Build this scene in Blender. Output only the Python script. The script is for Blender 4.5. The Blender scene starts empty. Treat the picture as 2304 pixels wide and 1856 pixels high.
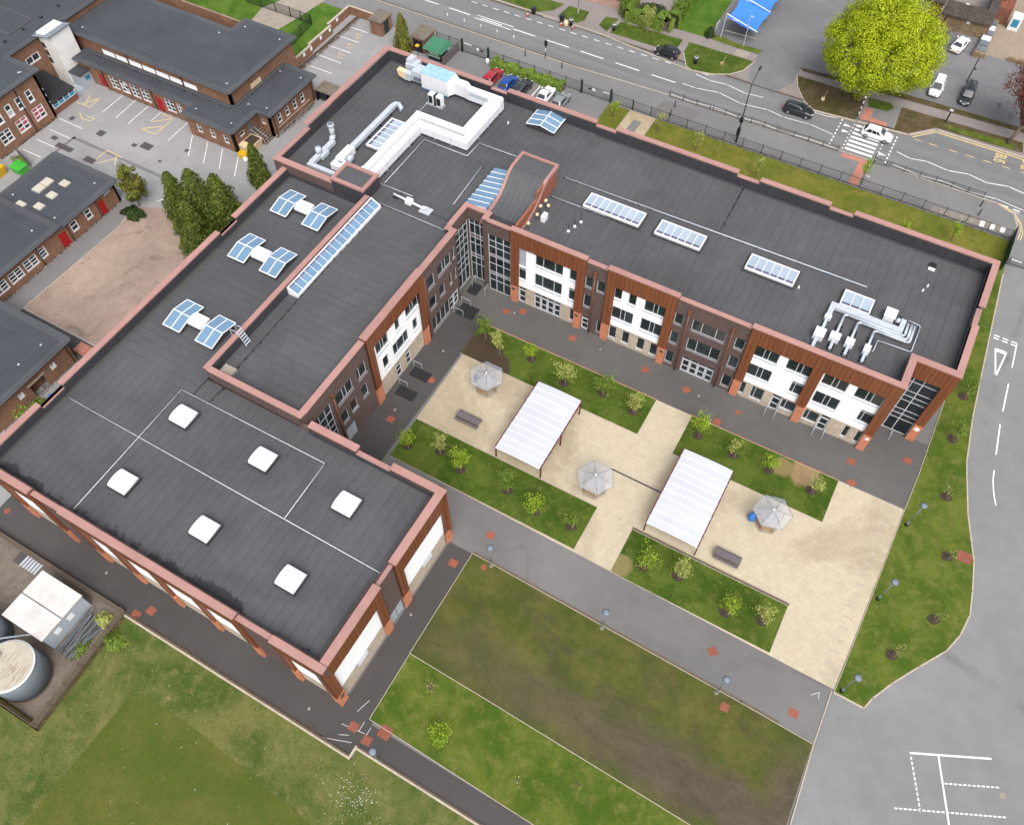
import bpy, math, random
from math import sin, cos, pi, radians as rad, sqrt, hypot, atan2
from mathutils import Matrix, Vector

random.seed(7)
S = bpy.context.scene
COL = S.collection

# ------------------------------------------------------------------ camera
cam = bpy.data.cameras.new('camera')
cam.sensor_fit = 'HORIZONTAL'; cam.sensor_width = 36.0
cam.lens = 1870.65 / 2304 * 36.0
cam.clip_start = 1.0; cam.clip_end = 2000.0
camo = bpy.data.objects.new('camera', cam); COL.objects.link(camo)
camo.matrix_world = (Matrix.Translation((-10.919, -58.618, 78.673))
                     @ Matrix.Rotation(rad(29.4255), 4, 'Z') @ Matrix.Rotation(rad(32.8595), 4, 'X')
                     @ Matrix.Rotation(rad(-0.1325), 4, 'Z'))
S.camera = camo

# ------------------------------------------------------------------ sky, sun, exposure
SUN_EL, SUN_AZ = 55.0, 140.0       # azimuth clockwise from +Y
w = bpy.data.worlds.new('World'); S.world = w; w.use_nodes = True
nt = w.node_tree; nt.nodes.clear()
sky = nt.nodes.new('ShaderNodeTexSky'); sky.sky_type = 'NISHITA'; sky.sun_disc = False
sky.sun_elevation = rad(SUN_EL); sky.sun_rotation = rad(SUN_AZ)
sky.air_density = 1.2; sky.dust_density = 4.0; sky.ozone_density = 1.0
hs = nt.nodes.new('ShaderNodeHueSaturation'); hs.inputs['Saturation'].default_value = 0.32
bg = nt.nodes.new('ShaderNodeBackground'); bg.inputs['Strength'].default_value = 0.15
ow = nt.nodes.new('ShaderNodeOutputWorld')
nt.links.new(sky.outputs['Color'], hs.inputs['Color'])
nt.links.new(hs.outputs['Color'], bg.inputs['Color'])
nt.links.new(bg.outputs['Background'], ow.inputs['Surface'])
sl = bpy.data.lights.new('sun', 'SUN'); sl.energy = 1.3; sl.angle = rad(45); sl.color = (1.0, 0.96, 0.9)
so = bpy.data.objects.new('sun', sl); COL.objects.link(so)
az, el = rad(SUN_AZ), rad(SUN_EL)
so.rotation_euler = Vector((-sin(az) * cos(el), -cos(az) * cos(el), -sin(el))).to_track_quat('-Z', 'Y').to_euler()
so.location = (0, 0, 120)
S.view_settings.view_transform = 'Standard'; S.view_settings.look = 'None'
S.view_settings.exposure = 0.72; S.view_settings.gamma = 1.0
S.view_settings.use_curve_mapping = False

# ------------------------------------------------------------------ materials
def L1(c):
    c /= 255.0
    return c / 12.92 if c <= 0.04045 else ((c + 0.055) / 1.055) ** 2.4
def C(r, g, b, k=0.62):
    return (L1(r) * k, L1(g) * k, L1(b) * k, 1.0)
def mulc(c, f): return (c[0] * f, c[1] * f, c[2] * f, 1.0)

class N:
    """tiny node-graph helper"""
    def __init__(s, name):
        s.m = bpy.data.materials.new(name); s.m.use_nodes = True
        s.t = s.m.node_tree; s.t.nodes.clear()
        s.out = s.t.nodes.new('ShaderNodeOutputMaterial')
        s.b = s.t.nodes.new('ShaderNodeBsdfPrincipled')
        s.t.links.new(s.b.outputs[0], s.out.inputs['Surface'])
    def n(s, typ, **kw):
        nd = s.t.nodes.new(typ)
        for k, v in kw.items(): setattr(nd, k, v)
        return nd
    def l(s, a, b): s.t.links.new(a, b)
    def coord(s, kind='Object'): return s.n('ShaderNodeTexCoord').outputs[kind]
    def noise(s, scale, detail=4, rough=0.6, vec=None, dist=0.0):
        nd = s.n('ShaderNodeTexNoise'); nd.inputs['Scale'].default_value = scale
        nd.inputs['Detail'].default_value = detail; nd.inputs['Roughness'].default_value = rough
        nd.inputs['Distortion'].default_value = dist
        s.l(vec if vec is not None else s.coord(), nd.inputs['Vector'])
        return nd.outputs['Fac']
    def scaled(s, v, sx, sy, sz):
        nd = s.n('ShaderNodeMapping'); nd.inputs['Scale'].default_value = (sx, sy, sz)
        s.l(v, nd.inputs['Vector']); return nd.outputs[0]
    def ramp(s, fac, stops):
        nd = s.n('ShaderNodeValToRGB'); e = nd.color_ramp.elements
        while len(e) < len(stops): e.new(0.5)
        for i, (p, c) in enumerate(stops):
            e[i].position = p
            e[i].color = (c, c, c, 1) if isinstance(c, (int, float)) else c
        s.l(fac, nd.inputs['Fac']); return nd.outputs['Color']
    def mix(s, fac, a, b, mode='MIX'):
        nd = s.n('ShaderNodeMix', data_type='RGBA', blend_type=mode)
        for sock, v in ((nd.inputs[0], fac), (nd.inputs[6], a), (nd.inputs[7], b)):
            if isinstance(v, (int, float)): sock.default_value = v
            elif isinstance(v, tuple): sock.default_value = v
            else: s.l(v, sock)
        return nd.outputs[2]
    def math(s, op, a, b=0.0, clamp=False):
        nd = s.n('ShaderNodeMath', operation=op); nd.use_clamp = clamp
        for i, v in enumerate((a, b)):
            if isinstance(v, (int, float)): nd.inputs[i].default_value = v
            else: s.l(v, nd.inputs[i])
        return nd.outputs[0]
    def bump(s, h, strength=0.3, dist=0.05):
        nd = s.n('ShaderNodeBump'); nd.inputs['Strength'].default_value = strength
        nd.inputs['Distance'].default_value = dist
        s.l(h, nd.inputs['Height']); s.l(nd.outputs[0], s.b.inputs['Normal'])
    def done(s, col, rough=0.8, metal=0.0, spec=0.5):
        if isinstance(col, tuple): s.b.inputs['Base Color'].default_value = col
        else: s.l(col, s.b.inputs['Base Color'])
        if isinstance(rough, (int, float)): s.b.inputs['Roughness'].default_value = rough
        else: s.l(rough, s.b.inputs['Roughness'])
        s.b.inputs['Metallic'].default_value = metal
        s.b.inputs['Specular IOR Level'].default_value = spec
        return s.m

def plain(name, col, rough=0.6, metal=0.0, var=0.12, scale=1.3, spec=0.5, objvar=0.0, fine=0.06):
    q = N(name)
    a = q.ramp(q.noise(scale, 5), [(0.3, 1 - var), (0.7, 1 + var)])
    c = q.mix(1.0, col, a, 'MULTIPLY')
    if fine:
        c = q.mix(1.0, c, q.ramp(q.noise(scale * 14, 3), [(0.3, 1 - fine), (0.7, 1 + fine)]), 'MULTIPLY')
    if objvar:
        oi = q.n('ShaderNodeObjectInfo').outputs['Random']
        c = q.mix(1.0, c, q.ramp(oi, [(0, 1 - objvar), (1, 1 + objvar)]), 'MULTIPLY')
    return q.done(c, rough, metal, spec)

def wall_uv(q):
    sp = q.n('ShaderNodeSeparateXYZ'); q.l(q.coord(), sp.inputs[0])
    g = q.n('ShaderNodeNewGeometry'); sn = q.n('ShaderNodeSeparateXYZ'); q.l(g.outputs['True Normal'], sn.inputs[0])
    ax = q.math('GREATER_THAN', q.math('ABSOLUTE', sn.outputs[0]), 0.5)
    u = q.math('ADD', q.math('MULTIPLY', sp.outputs[0], q.math('SUBTRACT', 1.0, ax)), q.math('MULTIPLY', sp.outputs[1], ax))
    cb = q.n('ShaderNodeCombineXYZ'); q.l(u, cb.inputs[0]); q.l(sp.outputs[2], cb.inputs[1])
    return cb.outputs[0]

def brick(name, c1, c2, mortar, bw=0.225, bh=0.075, var=0.15, stain=0.25):
    q = N(name); uv = wall_uv(q)
    b = q.n('ShaderNodeTexBrick'); b.inputs['Scale'].default_value = 1.0
    b.inputs['Brick Width'].default_value = bw; b.inputs['Row Height'].default_value = bh
    b.inputs['Mortar Size'].default_value = bh * 0.13; b.inputs['Bias'].default_value = -0.1
    b.inputs['Color1'].default_value = c1; b.inputs['Color2'].default_value = c2; b.inputs['Mortar'].default_value = mortar
    q.l(uv, b.inputs['Vector'])
    c = q.mix(1.0, b.outputs['Color'], q.ramp(q.noise(0.5, 5, 0.7), [(0.3, 1 - stain), (0.7, 1 + stain * 0.6)]), 'MULTIPLY')
    c = q.mix(1.0, c, q.ramp(q.noise(5, 3), [(0.3, 1 - var), (0.7, 1 + var)]), 'MULTIPLY')
    q.bump(b.outputs['Fac'], 0.3, -0.01)
    return q.done(c, 0.9, 0, 0.2)

M = {}
M['brick'] = brick('purple_brick', C(112, 86, 82), C(86, 66, 66), C(140, 128, 122), stain=0.12)
M['oldbrick'] = brick('brown_brick', C(172, 118, 88), C(132, 90, 68), C(168, 146, 128), stain=0.25)
M['redbrick'] = brick('red_brick', C(160, 92, 70), C(130, 74, 58), C(160, 140, 125))
M['orange'] = brick('orange_brick', C(226, 140, 102, .7), C(206, 120, 86, .7), C(206, 158, 130, .7), stain=0.1)
M['stone'] = brick('stone_block', C(224, 206, 186, .7), C(204, 186, 166, .7), C(180, 166, 150, .7), 0.44, 0.215, stain=0.12)
M['pubstone'] = brick('rubble_stone', C(188, 164, 128), C(136, 116, 92), C(104, 92, 76), 0.34, 0.13)
M['render'] = plain('white_render', (0.85, 0.86, 0.88, 1), 0.75, var=0.03, scale=0.6, fine=0.02)
M['white'] = plain('white_frame', (0.72, 0.73, 0.75, 1), 0.5, var=0.05)
M['alu'] = plain('grey_frame', C(220, 222, 228, .72), 0.45, 0.0, var=0.06)
M['greypanel'] = plain('grey_panel', C(196, 206, 216), 0.5, var=0.06)
M['coping'] = plain('coping', C(200, 152, 143, 0.58), 0.45, var=0.09, scale=0.7, objvar=0.06)
M['black'] = plain('black', (0.012, 0.012, 0.014, 1), 0.5)
M['darkmetal'] = plain('dark_metal', C(44, 46, 52), 0.5)
M['galv'] = plain('galvanised', C(206, 214, 224, 0.66), 0.42, 0.0, var=0.1, scale=2.0)
M['lagging'] = plain('white_lagging', (0.66, 0.66, 0.69, 1), 0.5, var=0.05, scale=1.5)
M['paleblue'] = plain('blue_film', C(156, 196, 236, 0.8), 0.35, var=0.25, scale=3.0)
M['postred'] = plain('maroon_steel', C(110, 36, 42), 0.5)
M['timber'] = plain('weathered_timber', C(120, 112, 116), 0.85, var=0.2, scale=5)
M['oak'] = plain('oak', C(190, 160, 120), 0.8, var=0.25, scale=6)
M['fencewood'] = plain('fence_wood', C(134, 122, 104), 0.9, var=.2, scale=5)
M['bark'] = plain('bark', C(120, 104, 90), 0.95, var=0.3, scale=6)
M['whitepaint'] = plain('white_paint', (0.72, 0.72, 0.70, 1), 0.7, var=0.16, scale=3.0, fine=0.2)
M['yellowpaint'] = plain('yellow_paint', C(236, 204, 130, 0.8), 0.75, var=0.2, scale=3, fine=0.25)
M['paleblock'] = plain('pale_block', C(210, 198, 178, 0.56), 0.9, var=.12, scale=4)
M['kerb'] = plain('kerb_stone', C(206, 192, 172), 0.85, var=0.16, scale=2)
M['terracotta'] = plain('terracotta_cover', C(162, 92, 70), 0.8, var=0.15, scale=3, objvar=0.1)
M['tactile'] = plain('tactile_paving', C(206, 138, 120), 0.85, var=0.12, scale=3)
M['greenpaint'] = plain('green_paint', C(70, 140, 104), 0.45, var=0.06)
M['fencegreen'] = plain('fence_green', C(34, 56, 52), 0.5)
M['red'] = plain('red_door', C(196, 22, 26), 0.45)
M['bluecloth'] = plain('blue_canopy', C(56, 128, 226, 0.8), 0.7, var=0.08)
M['binyellow'] = plain('yellow_plastic', C(250, 196, 30), 0.5)
M['bingreen'] = plain('green_plastic', C(70, 190, 60), 0.5)
M['cream'] = plain('cream_plastic', C(240, 214, 172, 0.75), 0.5)
M['tyre'] = plain('tyre', (0.015, 0.015, 0.015, 1), 0.85)
M['rim'] = plain('rim', C(190, 192, 196), 0.3, 0.6)
M['carglass'] = plain('car_glass', (0.02, 0.025, 0.03, 1), 0.06, spec=0.8, var=0.0, fine=0)
M['lamp_red'] = plain('tail_lamp', C(170, 20, 24), 0.25)
M['lamp_white'] = plain('head_lamp', C(220, 224, 230), 0.15)
M['orangecone'] = plain('cone_orange', C(240, 90, 40), 0.6)
M['tank'] = plain('tank_grey', C(122, 132, 142), 0.5, var=0.12, scale=0.6)
M['soil'] = plain('soil', C(74, 60, 50), 0.95, var=0.35, scale=6)
M['concrete'] = plain('concrete', C(176, 164, 150), 0.9, var=0.14, scale=1.0)
M['cover'] = plain('iron_cover', C(90, 82, 84), 0.8, var=0.15, scale=4)
M['mat'] = plain('entrance_mat', C(40, 40, 44), 0.95)
M['bluepaint'] = plain('blue_panel', C(60, 150, 190), 0.5, objvar=0.25)
M['pink'] = plain('pink_blind', C(196, 96, 108), 0.6, objvar=0.15)

def glass_mat(name, col, rough=0.06, objvar=0.4, spec=0.6, nz=0.28):
    q = N(name)
    oi = q.n('ShaderNodeObjectInfo').outputs['Random']
    c = q.mix(1.0, col, q.ramp(oi, [(0, 1 - objvar), (1, 1 + objvar)]), 'MULTIPLY')
    c = q.mix(1.0, c, q.ramp(q.noise(1.6, 3), [(0.35, 1 - nz), (0.65, 1 + nz)]), 'MULTIPLY')
    return q.done(c, rough, 0, spec)
M['glass'] = glass_mat('window_glass', (0.020, 0.028, 0.032, 1))
M['skyglass'] = glass_mat('rooflight_glass', (0.13, 0.22, 0.33, 1), 0.10, 0.08, 0.5, 0.04)  # blue of the reflected sky is put into the base colour
M['paleglass'] = glass_mat('pale_rooflight_glass', (0.30, 0.36, 0.44, 1), 0.12, 0.08, 0.5, 0.04)  # paler version, reflected sky again put into the base colour
M['duskglass'] = glass_mat('rooflight_shade_glass', (0.10, 0.09, 0.15, 1), 0.15, 0.15)  # dark tone painting the shaded band at the roof-light edges

def clad(name, col, objvar=0.08, axis_streak=True):
    q = N(name)
    st = q.noise(1.0, 4, 0.6, q.scaled(q.coord(), 6, 6, 0.35))
    c = q.mix(1.0, col, q.ramp(st, [(0.3, 0.84), (0.7, 1.14)]), 'MULTIPLY')
    oi = q.n('ShaderNodeObjectInfo').outputs['Random']
    c = q.mix(1.0, c, q.ramp(oi, [(0, 1 - objvar), (1, 1 + objvar)]), 'MULTIPLY')
    return q.done(c, 0.48, 0.0, 0.5)
M['corten'] = clad('bronze_cladding', C(150, 88, 56, 0.56))
M['upstand'] = clad('dark_upstand', C(72, 72, 78, 0.6), 0.06)
M['corten2'] = clad('terracotta_cladding', C(176, 106, 84, 0.60), 0.03)
M['cortenseam'] = clad('dark_seam', C(92, 50, 32, 0.56), 0.05)
M['seam'] = clad('seam_roof', C(96, 98, 100, 0.6), 0.04)

def roof_mat(name, col, objvar=0.05, moss=0.0, edge=False):
    q = N(name); v = q.coord()
    c = q.mix(1.0, col, q.ramp(q.noise(0.13, 6, 0.7, v, 0.8), [(0.3, 0.80), (0.7, 1.20)]), 'MULTIPLY')
    c = q.mix(1.0, c, q.ramp(q.noise(2.2, 5, 0.7, v), [(0.3, 0.92), (0.7, 1.08)]), 'MULTIPLY')
    c = q.mix(1.0, c, q.ramp(q.noise(30, 2, 0.6, v), [(0.3, 0.86), (0.7, 1.14)]), 'MULTIPLY')
    oi = q.n('ShaderNodeObjectInfo').outputs['Random']
    c = q.mix(1.0, c, q.ramp(oi, [(0, 1 - objvar), (1, 1 + objvar)]), 'MULTIPLY')
    if moss:
        mk = q.ramp(q.noise(0.5, 6, 0.75, v), [(0.56, 0.0), (0.70, moss)])
        c = q.mix(mk, c, (0.035, 0.036, 0.028, 1))
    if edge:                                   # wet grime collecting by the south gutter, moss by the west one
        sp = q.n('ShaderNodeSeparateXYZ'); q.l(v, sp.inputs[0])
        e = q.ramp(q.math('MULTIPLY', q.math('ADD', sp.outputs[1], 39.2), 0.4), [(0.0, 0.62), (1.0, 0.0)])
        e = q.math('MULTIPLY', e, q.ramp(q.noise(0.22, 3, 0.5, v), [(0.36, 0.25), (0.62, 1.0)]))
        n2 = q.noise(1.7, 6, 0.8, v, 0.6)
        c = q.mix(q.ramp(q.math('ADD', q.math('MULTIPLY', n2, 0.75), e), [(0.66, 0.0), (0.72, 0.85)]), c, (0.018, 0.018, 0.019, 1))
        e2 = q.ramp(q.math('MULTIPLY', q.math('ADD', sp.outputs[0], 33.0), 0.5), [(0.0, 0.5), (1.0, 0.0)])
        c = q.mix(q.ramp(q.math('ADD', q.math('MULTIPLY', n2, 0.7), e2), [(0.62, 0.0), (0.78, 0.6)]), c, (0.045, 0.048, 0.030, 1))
    q.bump(q.noise(40, 2, 0.6, v), 0.12, 0.01)
    return q.done(c, 0.82, 0, 0.35)
M['felt'] = roof_mat('roof_membrane', C(95, 95, 98, 0.60), 0.022)
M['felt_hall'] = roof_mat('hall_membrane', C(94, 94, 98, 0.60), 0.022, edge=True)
M['feltlap'] = roof_mat('roof_lap', C(74, 74, 78, 0.60))
M['oldfelt'] = roof_mat('old_roof_felt', C(80, 84, 92, 0.56), 0.03, 0.4)
M['oldtrim'] = roof_mat('old_roof_trim', C(92, 95, 100, 0.58), 0.03)
M['puddle'] = roof_mat('roof_grime', C(40, 40, 42, 0.6), 0.03)

def ground_mat(name, col, big=0.12, bigs=0.08, mid=0.06, mids=0.7, grain=0.10, rough=0.9, stain=None, cracks=None):
    q = N(name); v = q.coord()
    c = q.mix(1.0, col, q.ramp(q.noise(bigs, 5, 0.6, v, 0.4), [(0.32, 1 - big), (0.68, 1 + big)]), 'MULTIPLY')
    c = q.mix(1.0, c, q.ramp(q.noise(mids, 5, 0.7, v), [(0.3, 1 - mid), (0.7, 1 + mid)]), 'MULTIPLY')
    c = q.mix(1.0, c, q.ramp(q.noise(22, 3, 0.7, v), [(0.3, 1 - grain), (0.7, 1 + grain)]), 'MULTIPLY')
    if stain:
        f = q.ramp(q.noise(stain[1], 6, 0.75, v, 1.0), [(stain[2], 0.0), (stain[2] + 0.06, stain[3])])
        c = q.mix(f, c, stain[0])
    if cracks:
        vo = q.n('ShaderNodeTexVoronoi', feature='DISTANCE_TO_EDGE'); vo.inputs['Scale'].default_value = cracks
        wv = q.n('ShaderNodeVectorMath', operation='ADD'); q.l(v, wv.inputs[0])
        nz = q.n('ShaderNodeTexNoise'); nz.inputs['Scale'].default_value = 0.7; q.l(v, nz.inputs['Vector'])
        q.l(nz.outputs['Color'], wv.inputs[1]); q.l(wv.outputs[0], vo.inputs['Vector'])
        f = q.ramp(vo.outputs['Distance'], [(0.0, 0.45), (0.012, 0.0)])
        f = q.math('MULTIPLY', f, q.ramp(q.noise(0.15, 3, 0.5, v), [(0.5, 0.0), (0.62, 1.0)]))
        c = q.mix(f, c, mulc(col, 0.45))
    q.bump(q.noise(60, 2, 0.6, v), 0.15, 0.01)
    return q.done(c, rough, 0, 0.25)
M['tarmac'] = ground_mat('court_tarmac', C(134, 132, 131, 0.60), 0.16, 0.06, cracks=0.05)
M['darktarmac'] = ground_mat('dark_tarmac', C(92, 89, 88, 0.56), 0.14, 0.07)
M['midtarmac'] = ground_mat('mid_tarmac', C(112, 110, 108, 0.58), 0.14, 0.08)
M['carpark'] = ground_mat('pale_tarmac', C(154, 154, 155, 0.58), 0.10, 0.05, 0.08, 0.45, 0.12, stain=(C(166, 166, 165), 0.08, 0.58, 0.22), cracks=0.02)
M['yard'] = ground_mat('old_yard_tarmac', C(176, 174, 175, 0.58), 0.12, 0.09, 0.07, 0.8, stain=(C(84, 76, 74), 0.35, 0.66, 0.7))
M['footway'] = ground_mat('footway_tarmac', C(142, 140, 140, 0.60), 0.10, 0.07)
M['pavement'] = ground_mat('old_pavement', C(160, 150, 146, 0.60), 0.12, 0.1, 0.1, 1.2)
M['publot'] = ground_mat('pub_tarmac', C(136, 135, 137, 0.60), 0.16, 0.09, 0.08, 0.6, stain=(C(60, 58, 58), 0.12, 0.60, 0.6), cracks=0.12)
M['gravel'] = ground_mat('dirty_gravel', C(138, 126, 114, 0.6), 0.25, 0.2, 0.2, 1.5, 0.2)
M['playdirt'] = ground_mat('worn_playground', C(178, 156, 142, 0.6), 0.16, 0.12, 0.12, 0.9, 0.15, stain=(C(122, 104, 86), 0.3, 0.58, 0.5))

def road_mat():
    q = N('road_asphalt'); v = q.coord()
    st = q.noise(1.0, 3, 0.5, q.scaled(v, 0.015, 0.55, 1))
    c = q.mix(1.0, C(138, 138, 139, 0.60), q.ramp(st, [(0.32, 0.84), (0.68, 1.14)]), 'MULTIPLY')
    c = q.mix(1.0, c, q.ramp(q.noise(0.5, 5, 0.7, v), [(0.3, 0.93), (0.7, 1.07)]), 'MULTIPLY')
    c = q.mix(1.0, c, q.ramp(q.noise(24, 3, 0.7, v), [(0.3, 0.9), (0.7, 1.1)]), 'MULTIPLY')
    return q.done(c, 0.85, 0, 0.3)
M['road'] = road_mat()

def grass_mat(name, c1, c2, c3=None, bare=None, s=0.25, th=(0.42, 0.6), streak=None, beds=()):
    q = N(name); v = q.coord()
    vv = q.scaled(v, *streak) if streak else v
    f = q.ramp(q.noise(s, 6, 0.7, vv, 0.5), [(th[0], 0.0), (th[1], 1.0)])
    c = q.mix(f, c1, c2)
    if c3: c = q.mix(q.ramp(q.noise(s * 3.7, 5, 0.7, vv), [(0.5, 0.0), (0.68, 0.8)]), c, c3)
    if bare:
        c = q.mix(q.ramp(q.noise(bare[1], 6, 0.72, v, 0.8), [(bare[2], 0.0), (bare[2] + 0.12, bare[3])]), c, bare[0])
    for (bx, by, br, bc) in beds:               # worn earth beds with ragged edges
        dv = q.n('ShaderNodeVectorMath', operation='DISTANCE'); q.l(q.scaled(v, 1, 1, 0), dv.inputs[0]); dv.inputs[1].default_value = (bx, by, 0)
        dd = q.math('ADD', dv.outputs['Value'], q.math('MULTIPLY', q.math('SUBTRACT', q.noise(0.6, 6, 0.75, v), 0.5), br * 1.3))
        c = q.mix(q.ramp(q.math('MULTIPLY', dd, 1 / br), [(0.72, 0.95), (1.0, 0.0)]), c, bc)
    c = q.mix(1.0, c, q.ramp(q.noise(7, 4, 0.75, v), [(0.3, 0.78), (0.7, 1.22)]), 'MULTIPLY')
    c = q.mix(1.0, c, q.ramp(q.noise(45, 2, 0.7, v), [(0.3, 0.75), (0.7, 1.25)]), 'MULTIPLY')
    q.bump(q.noise(30, 3, 0.7, v), 0.5, 0.05)
    return q.done(c, 0.95, 0, 0.15)
M['lawn'] = grass_mat('lawn_grass', C(66, 90, 24, 0.66), C(92, 110, 40, 0.66), C(116, 122, 58, 0.62), (C(150, 134, 92), 0.14, 0.70, 0.6),
    beds=((-43.6, -8.6, 2.6, C(84, 68, 56)), (-40.6, -9.6, 1.9, C(84, 68, 56)), (-4.6, -5.8, 1.8, C(176, 148, 112)), (-7.0, -6.2, 1.3, C(150, 134, 92)), (-17.4, -25.0, 1.4, C(150, 138, 92))))
M['lawn2'] = grass_mat('verge_grass', C(74, 98, 28, 0.68), C(106, 118, 46, 0.66), C(128, 126, 68, 0.62), (C(134, 118, 84), 0.12, 0.66, 0.6))
M['lawn3'] = grass_mat('north_grass', C(110, 116, 42, 0.62), C(134, 130, 58, 0.60), C(92, 108, 34, 0.62), None, 0.22)
M['wornverge'] = grass_mat('worn_verge', C(84, 84, 40, 0.55), C(110, 92, 66, 0.55), C(126, 108, 84, 0.55), (C(120, 100, 84), 0.2, 0.5, 0.8), 0.3)
M['garden'] = grass_mat('garden_grass', C(70, 108, 30, 0.68), C(98, 126, 46, 0.66), None, None, 0.3)
M['meadow'] = grass_mat('meadow_grass', C(76, 98, 40, 0.62), C(124, 126, 70, 0.60), C(142, 136, 84, 0.56), None, 0.16, (0.38, 0.62))
M['mown'] = grass_mat('mown_field', C(92, 106, 42, 0.60), C(112, 114, 54, 0.58), C(84, 102, 38, 0.60), (C(136, 122, 80), 0.3, 0.62, 0.35), 0.12)

def mud_mat():
    """sparse grass over a worn muddy track that runs along the field"""
    q = N('worn_field'); v = q.coord()
    sp = q.n('ShaderNodeSeparateXYZ'); q.l(v, sp.inputs[0])
    # distance from the trodden line (object coords = world here)
    ln = q.math('ADD', q.math('MULTIPLY', sp.outputs[0], 0.01), 40.5)
    d = q.math('ABSOLUTE', q.math('ADD', sp.outputs[1], ln))
    d = q.math('ADD', d, q.math('MULTIPLY', q.math('SUBTRACT', q.noise(0.16, 5, 0.7, v, 0.8), 0.5), 7.0))
    xw = q.ramp(q.math('MULTIPLY', q.math('ADD', sp.outputs[0], 31.0), 1 / 38.0), [(0.0, 0.25), (0.35, 0.6), (0.75, 1.0), (1.0, 0.9)])
    f = q.math('MULTIPLY', q.ramp(q.math('MULTIPLY', d, 0.1), [(0.12, 1.0), (0.36, 0.0)]), xw)
    d2 = q.math('ADD', q.math('ABSOLUTE', q.math('SUBTRACT', sp.outputs[0], 4.8)), q.math('MULTIPLY', q.math('SUBTRACT', q.noise(0.5, 5, 0.7, v), 0.5), 3.0))
    f = q.math('MAXIMUM', f, q.math('MULTIPLY', q.ramp(q.math('MULTIPLY', d2, 0.2), [(0.2, 0.9), (0.62, 0.0)]), q.ramp(q.math('MULTIPLY', q.math('ADD', sp.outputs[1], 42.0), 0.1), [(0.55, 1.0), (0.95, 0.2)])))
    g = q.mix(q.ramp(q.noise(0.3, 6, 0.7, v), [(0.4, 0.0), (0.62, 1.0)]), C(84, 94, 40, 0.60), C(112, 110, 58, 0.60))
    g = q.mix(q.ramp(q.noise(0.14, 5, 0.7, q.scaled(v, 1, 2.0, 1), 0.6), [(0.5, 0.0), (0.66, 0.75)]), g, C(92, 86, 60, 0.55))
    g = q.mix(q.ramp(q.noise(0.22, 4, 0.6, v), [(0.62, 0.0), (0.72, 0.7)]), g, C(66, 100, 30, 0.62))
    mud = q.mix(q.ramp(q.noise(0.55, 6, 0.7, q.scaled(v, 0.5, 1.0, 1), 0.6), [(0.35, 0.0), (0.65, 1.0)]), C(94, 84, 70, 0.56), C(118, 104, 90, 0.56))
    c = q.mix(f, g, mud)
    c = q.mix(q.ramp(q.noise(1.6, 5, 0.8, v), [(0.62, 0.0), (0.7, 0.5)]), c, C(60, 54, 44, 0.55))
    c = q.mix(1.0, c, q.ramp(q.noise(9, 4, 0.75, v), [(0.3, 0.8), (0.7, 1.2)]), 'MULTIPLY')
    c = q.mix(1.0, c, q.ramp(q.noise(45, 2, 0.7, v), [(0.3, 0.8), (0.7, 1.2)]), 'MULTIPLY')
    q.bump(q.noise(14, 4, 0.7, v), 0.6, 0.08)
    return q.done(c, 0.95, 0, 0.15)
M['mud'] = mud_mat()

def paving_mat(name, base, dirt, bw, bh, dirt_th=0.50, joint=0.72, worn=False):
    q = N(name); v = q.coord()
    b = q.n('ShaderNodeTexBrick'); b.inputs['Scale'].default_value = 1.0
    b.inputs['Brick Width'].default_value = bw; b.inputs['Row Height'].default_value = bh
    b.inputs['Mortar Size'].default_value = 0.018; b.inputs['Mortar Smooth'].default_value = 0.3
    b.inputs['Color1'].default_value = mulc(base, 1.03); b.inputs['Color2'].default_value = mulc(base, 0.96)
    b.inputs['Mortar'].default_value = mulc(base, joint)
    q.l(v, b.inputs['Vector'])
    fd = q.noise(0.07, 5, 0.65, v, 0.9)
    if worn:                                    # older, dirtier slabs at the sheltered west end
        sp = q.n('ShaderNodeSeparateXYZ'); q.l(v, sp.inputs[0])
        fd = q.math('ADD', fd, q.ramp(q.math('MULTIPLY', q.math('ADD', sp.outputs[0], 45.0), 0.02), [(0.0, 0.16), (0.34, 0.12), (0.46, 0.0)]))
    c = q.mix(q.ramp(fd, [(dirt_th, 0.0), (dirt_th + 0.12, 0.9)]), b.outputs['Color'], q.mix(1.0, b.outputs['Color'], dirt, 'MULTIPLY'))
    c = q.mix(1.0, c, q.ramp(q.noise(1.1, 5, 0.7, v), [(0.3, 0.93), (0.7, 1.06)]), 'MULTIPLY')
    c = q.mix(1.0, c, q.ramp(q.noise(16, 3, 0.7, v), [(0.3, 0.94), (0.7, 1.06)]), 'MULTIPLY')
    return q.done(c, 0.9, 0, 0.2)
M['paving'] = paving_mat('cream_paving', C(218, 204, 178, 0.62), (0.76, 0.74, 0.70, 1), 0.6, 0.6, 0.52, 0.84, True)
M['paving2'] = paving_mat('weathered_paving', C(204, 186, 156, 0.64), (0.80, 0.78, 0.72, 1), 0.6, 0.6, 0.45, 0.6)
M['pubpaving'] = paving_mat('terrace_paving', C(176, 160, 142, 0.62), (0.85, 0.82, 0.8, 1), 0.9, 0.9)
M['drivepaving'] = paving_mat('drive_paving', C(180, 148, 134, 0.62), (0.8, 0.8, 0.8, 1), 0.25, 0.12)
M['slabs'] = paving_mat('concrete_slabs', C(172, 160, 150, 0.62), (0.85, 0.84, 0.82, 1), 0.9, 0.6)

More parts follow.
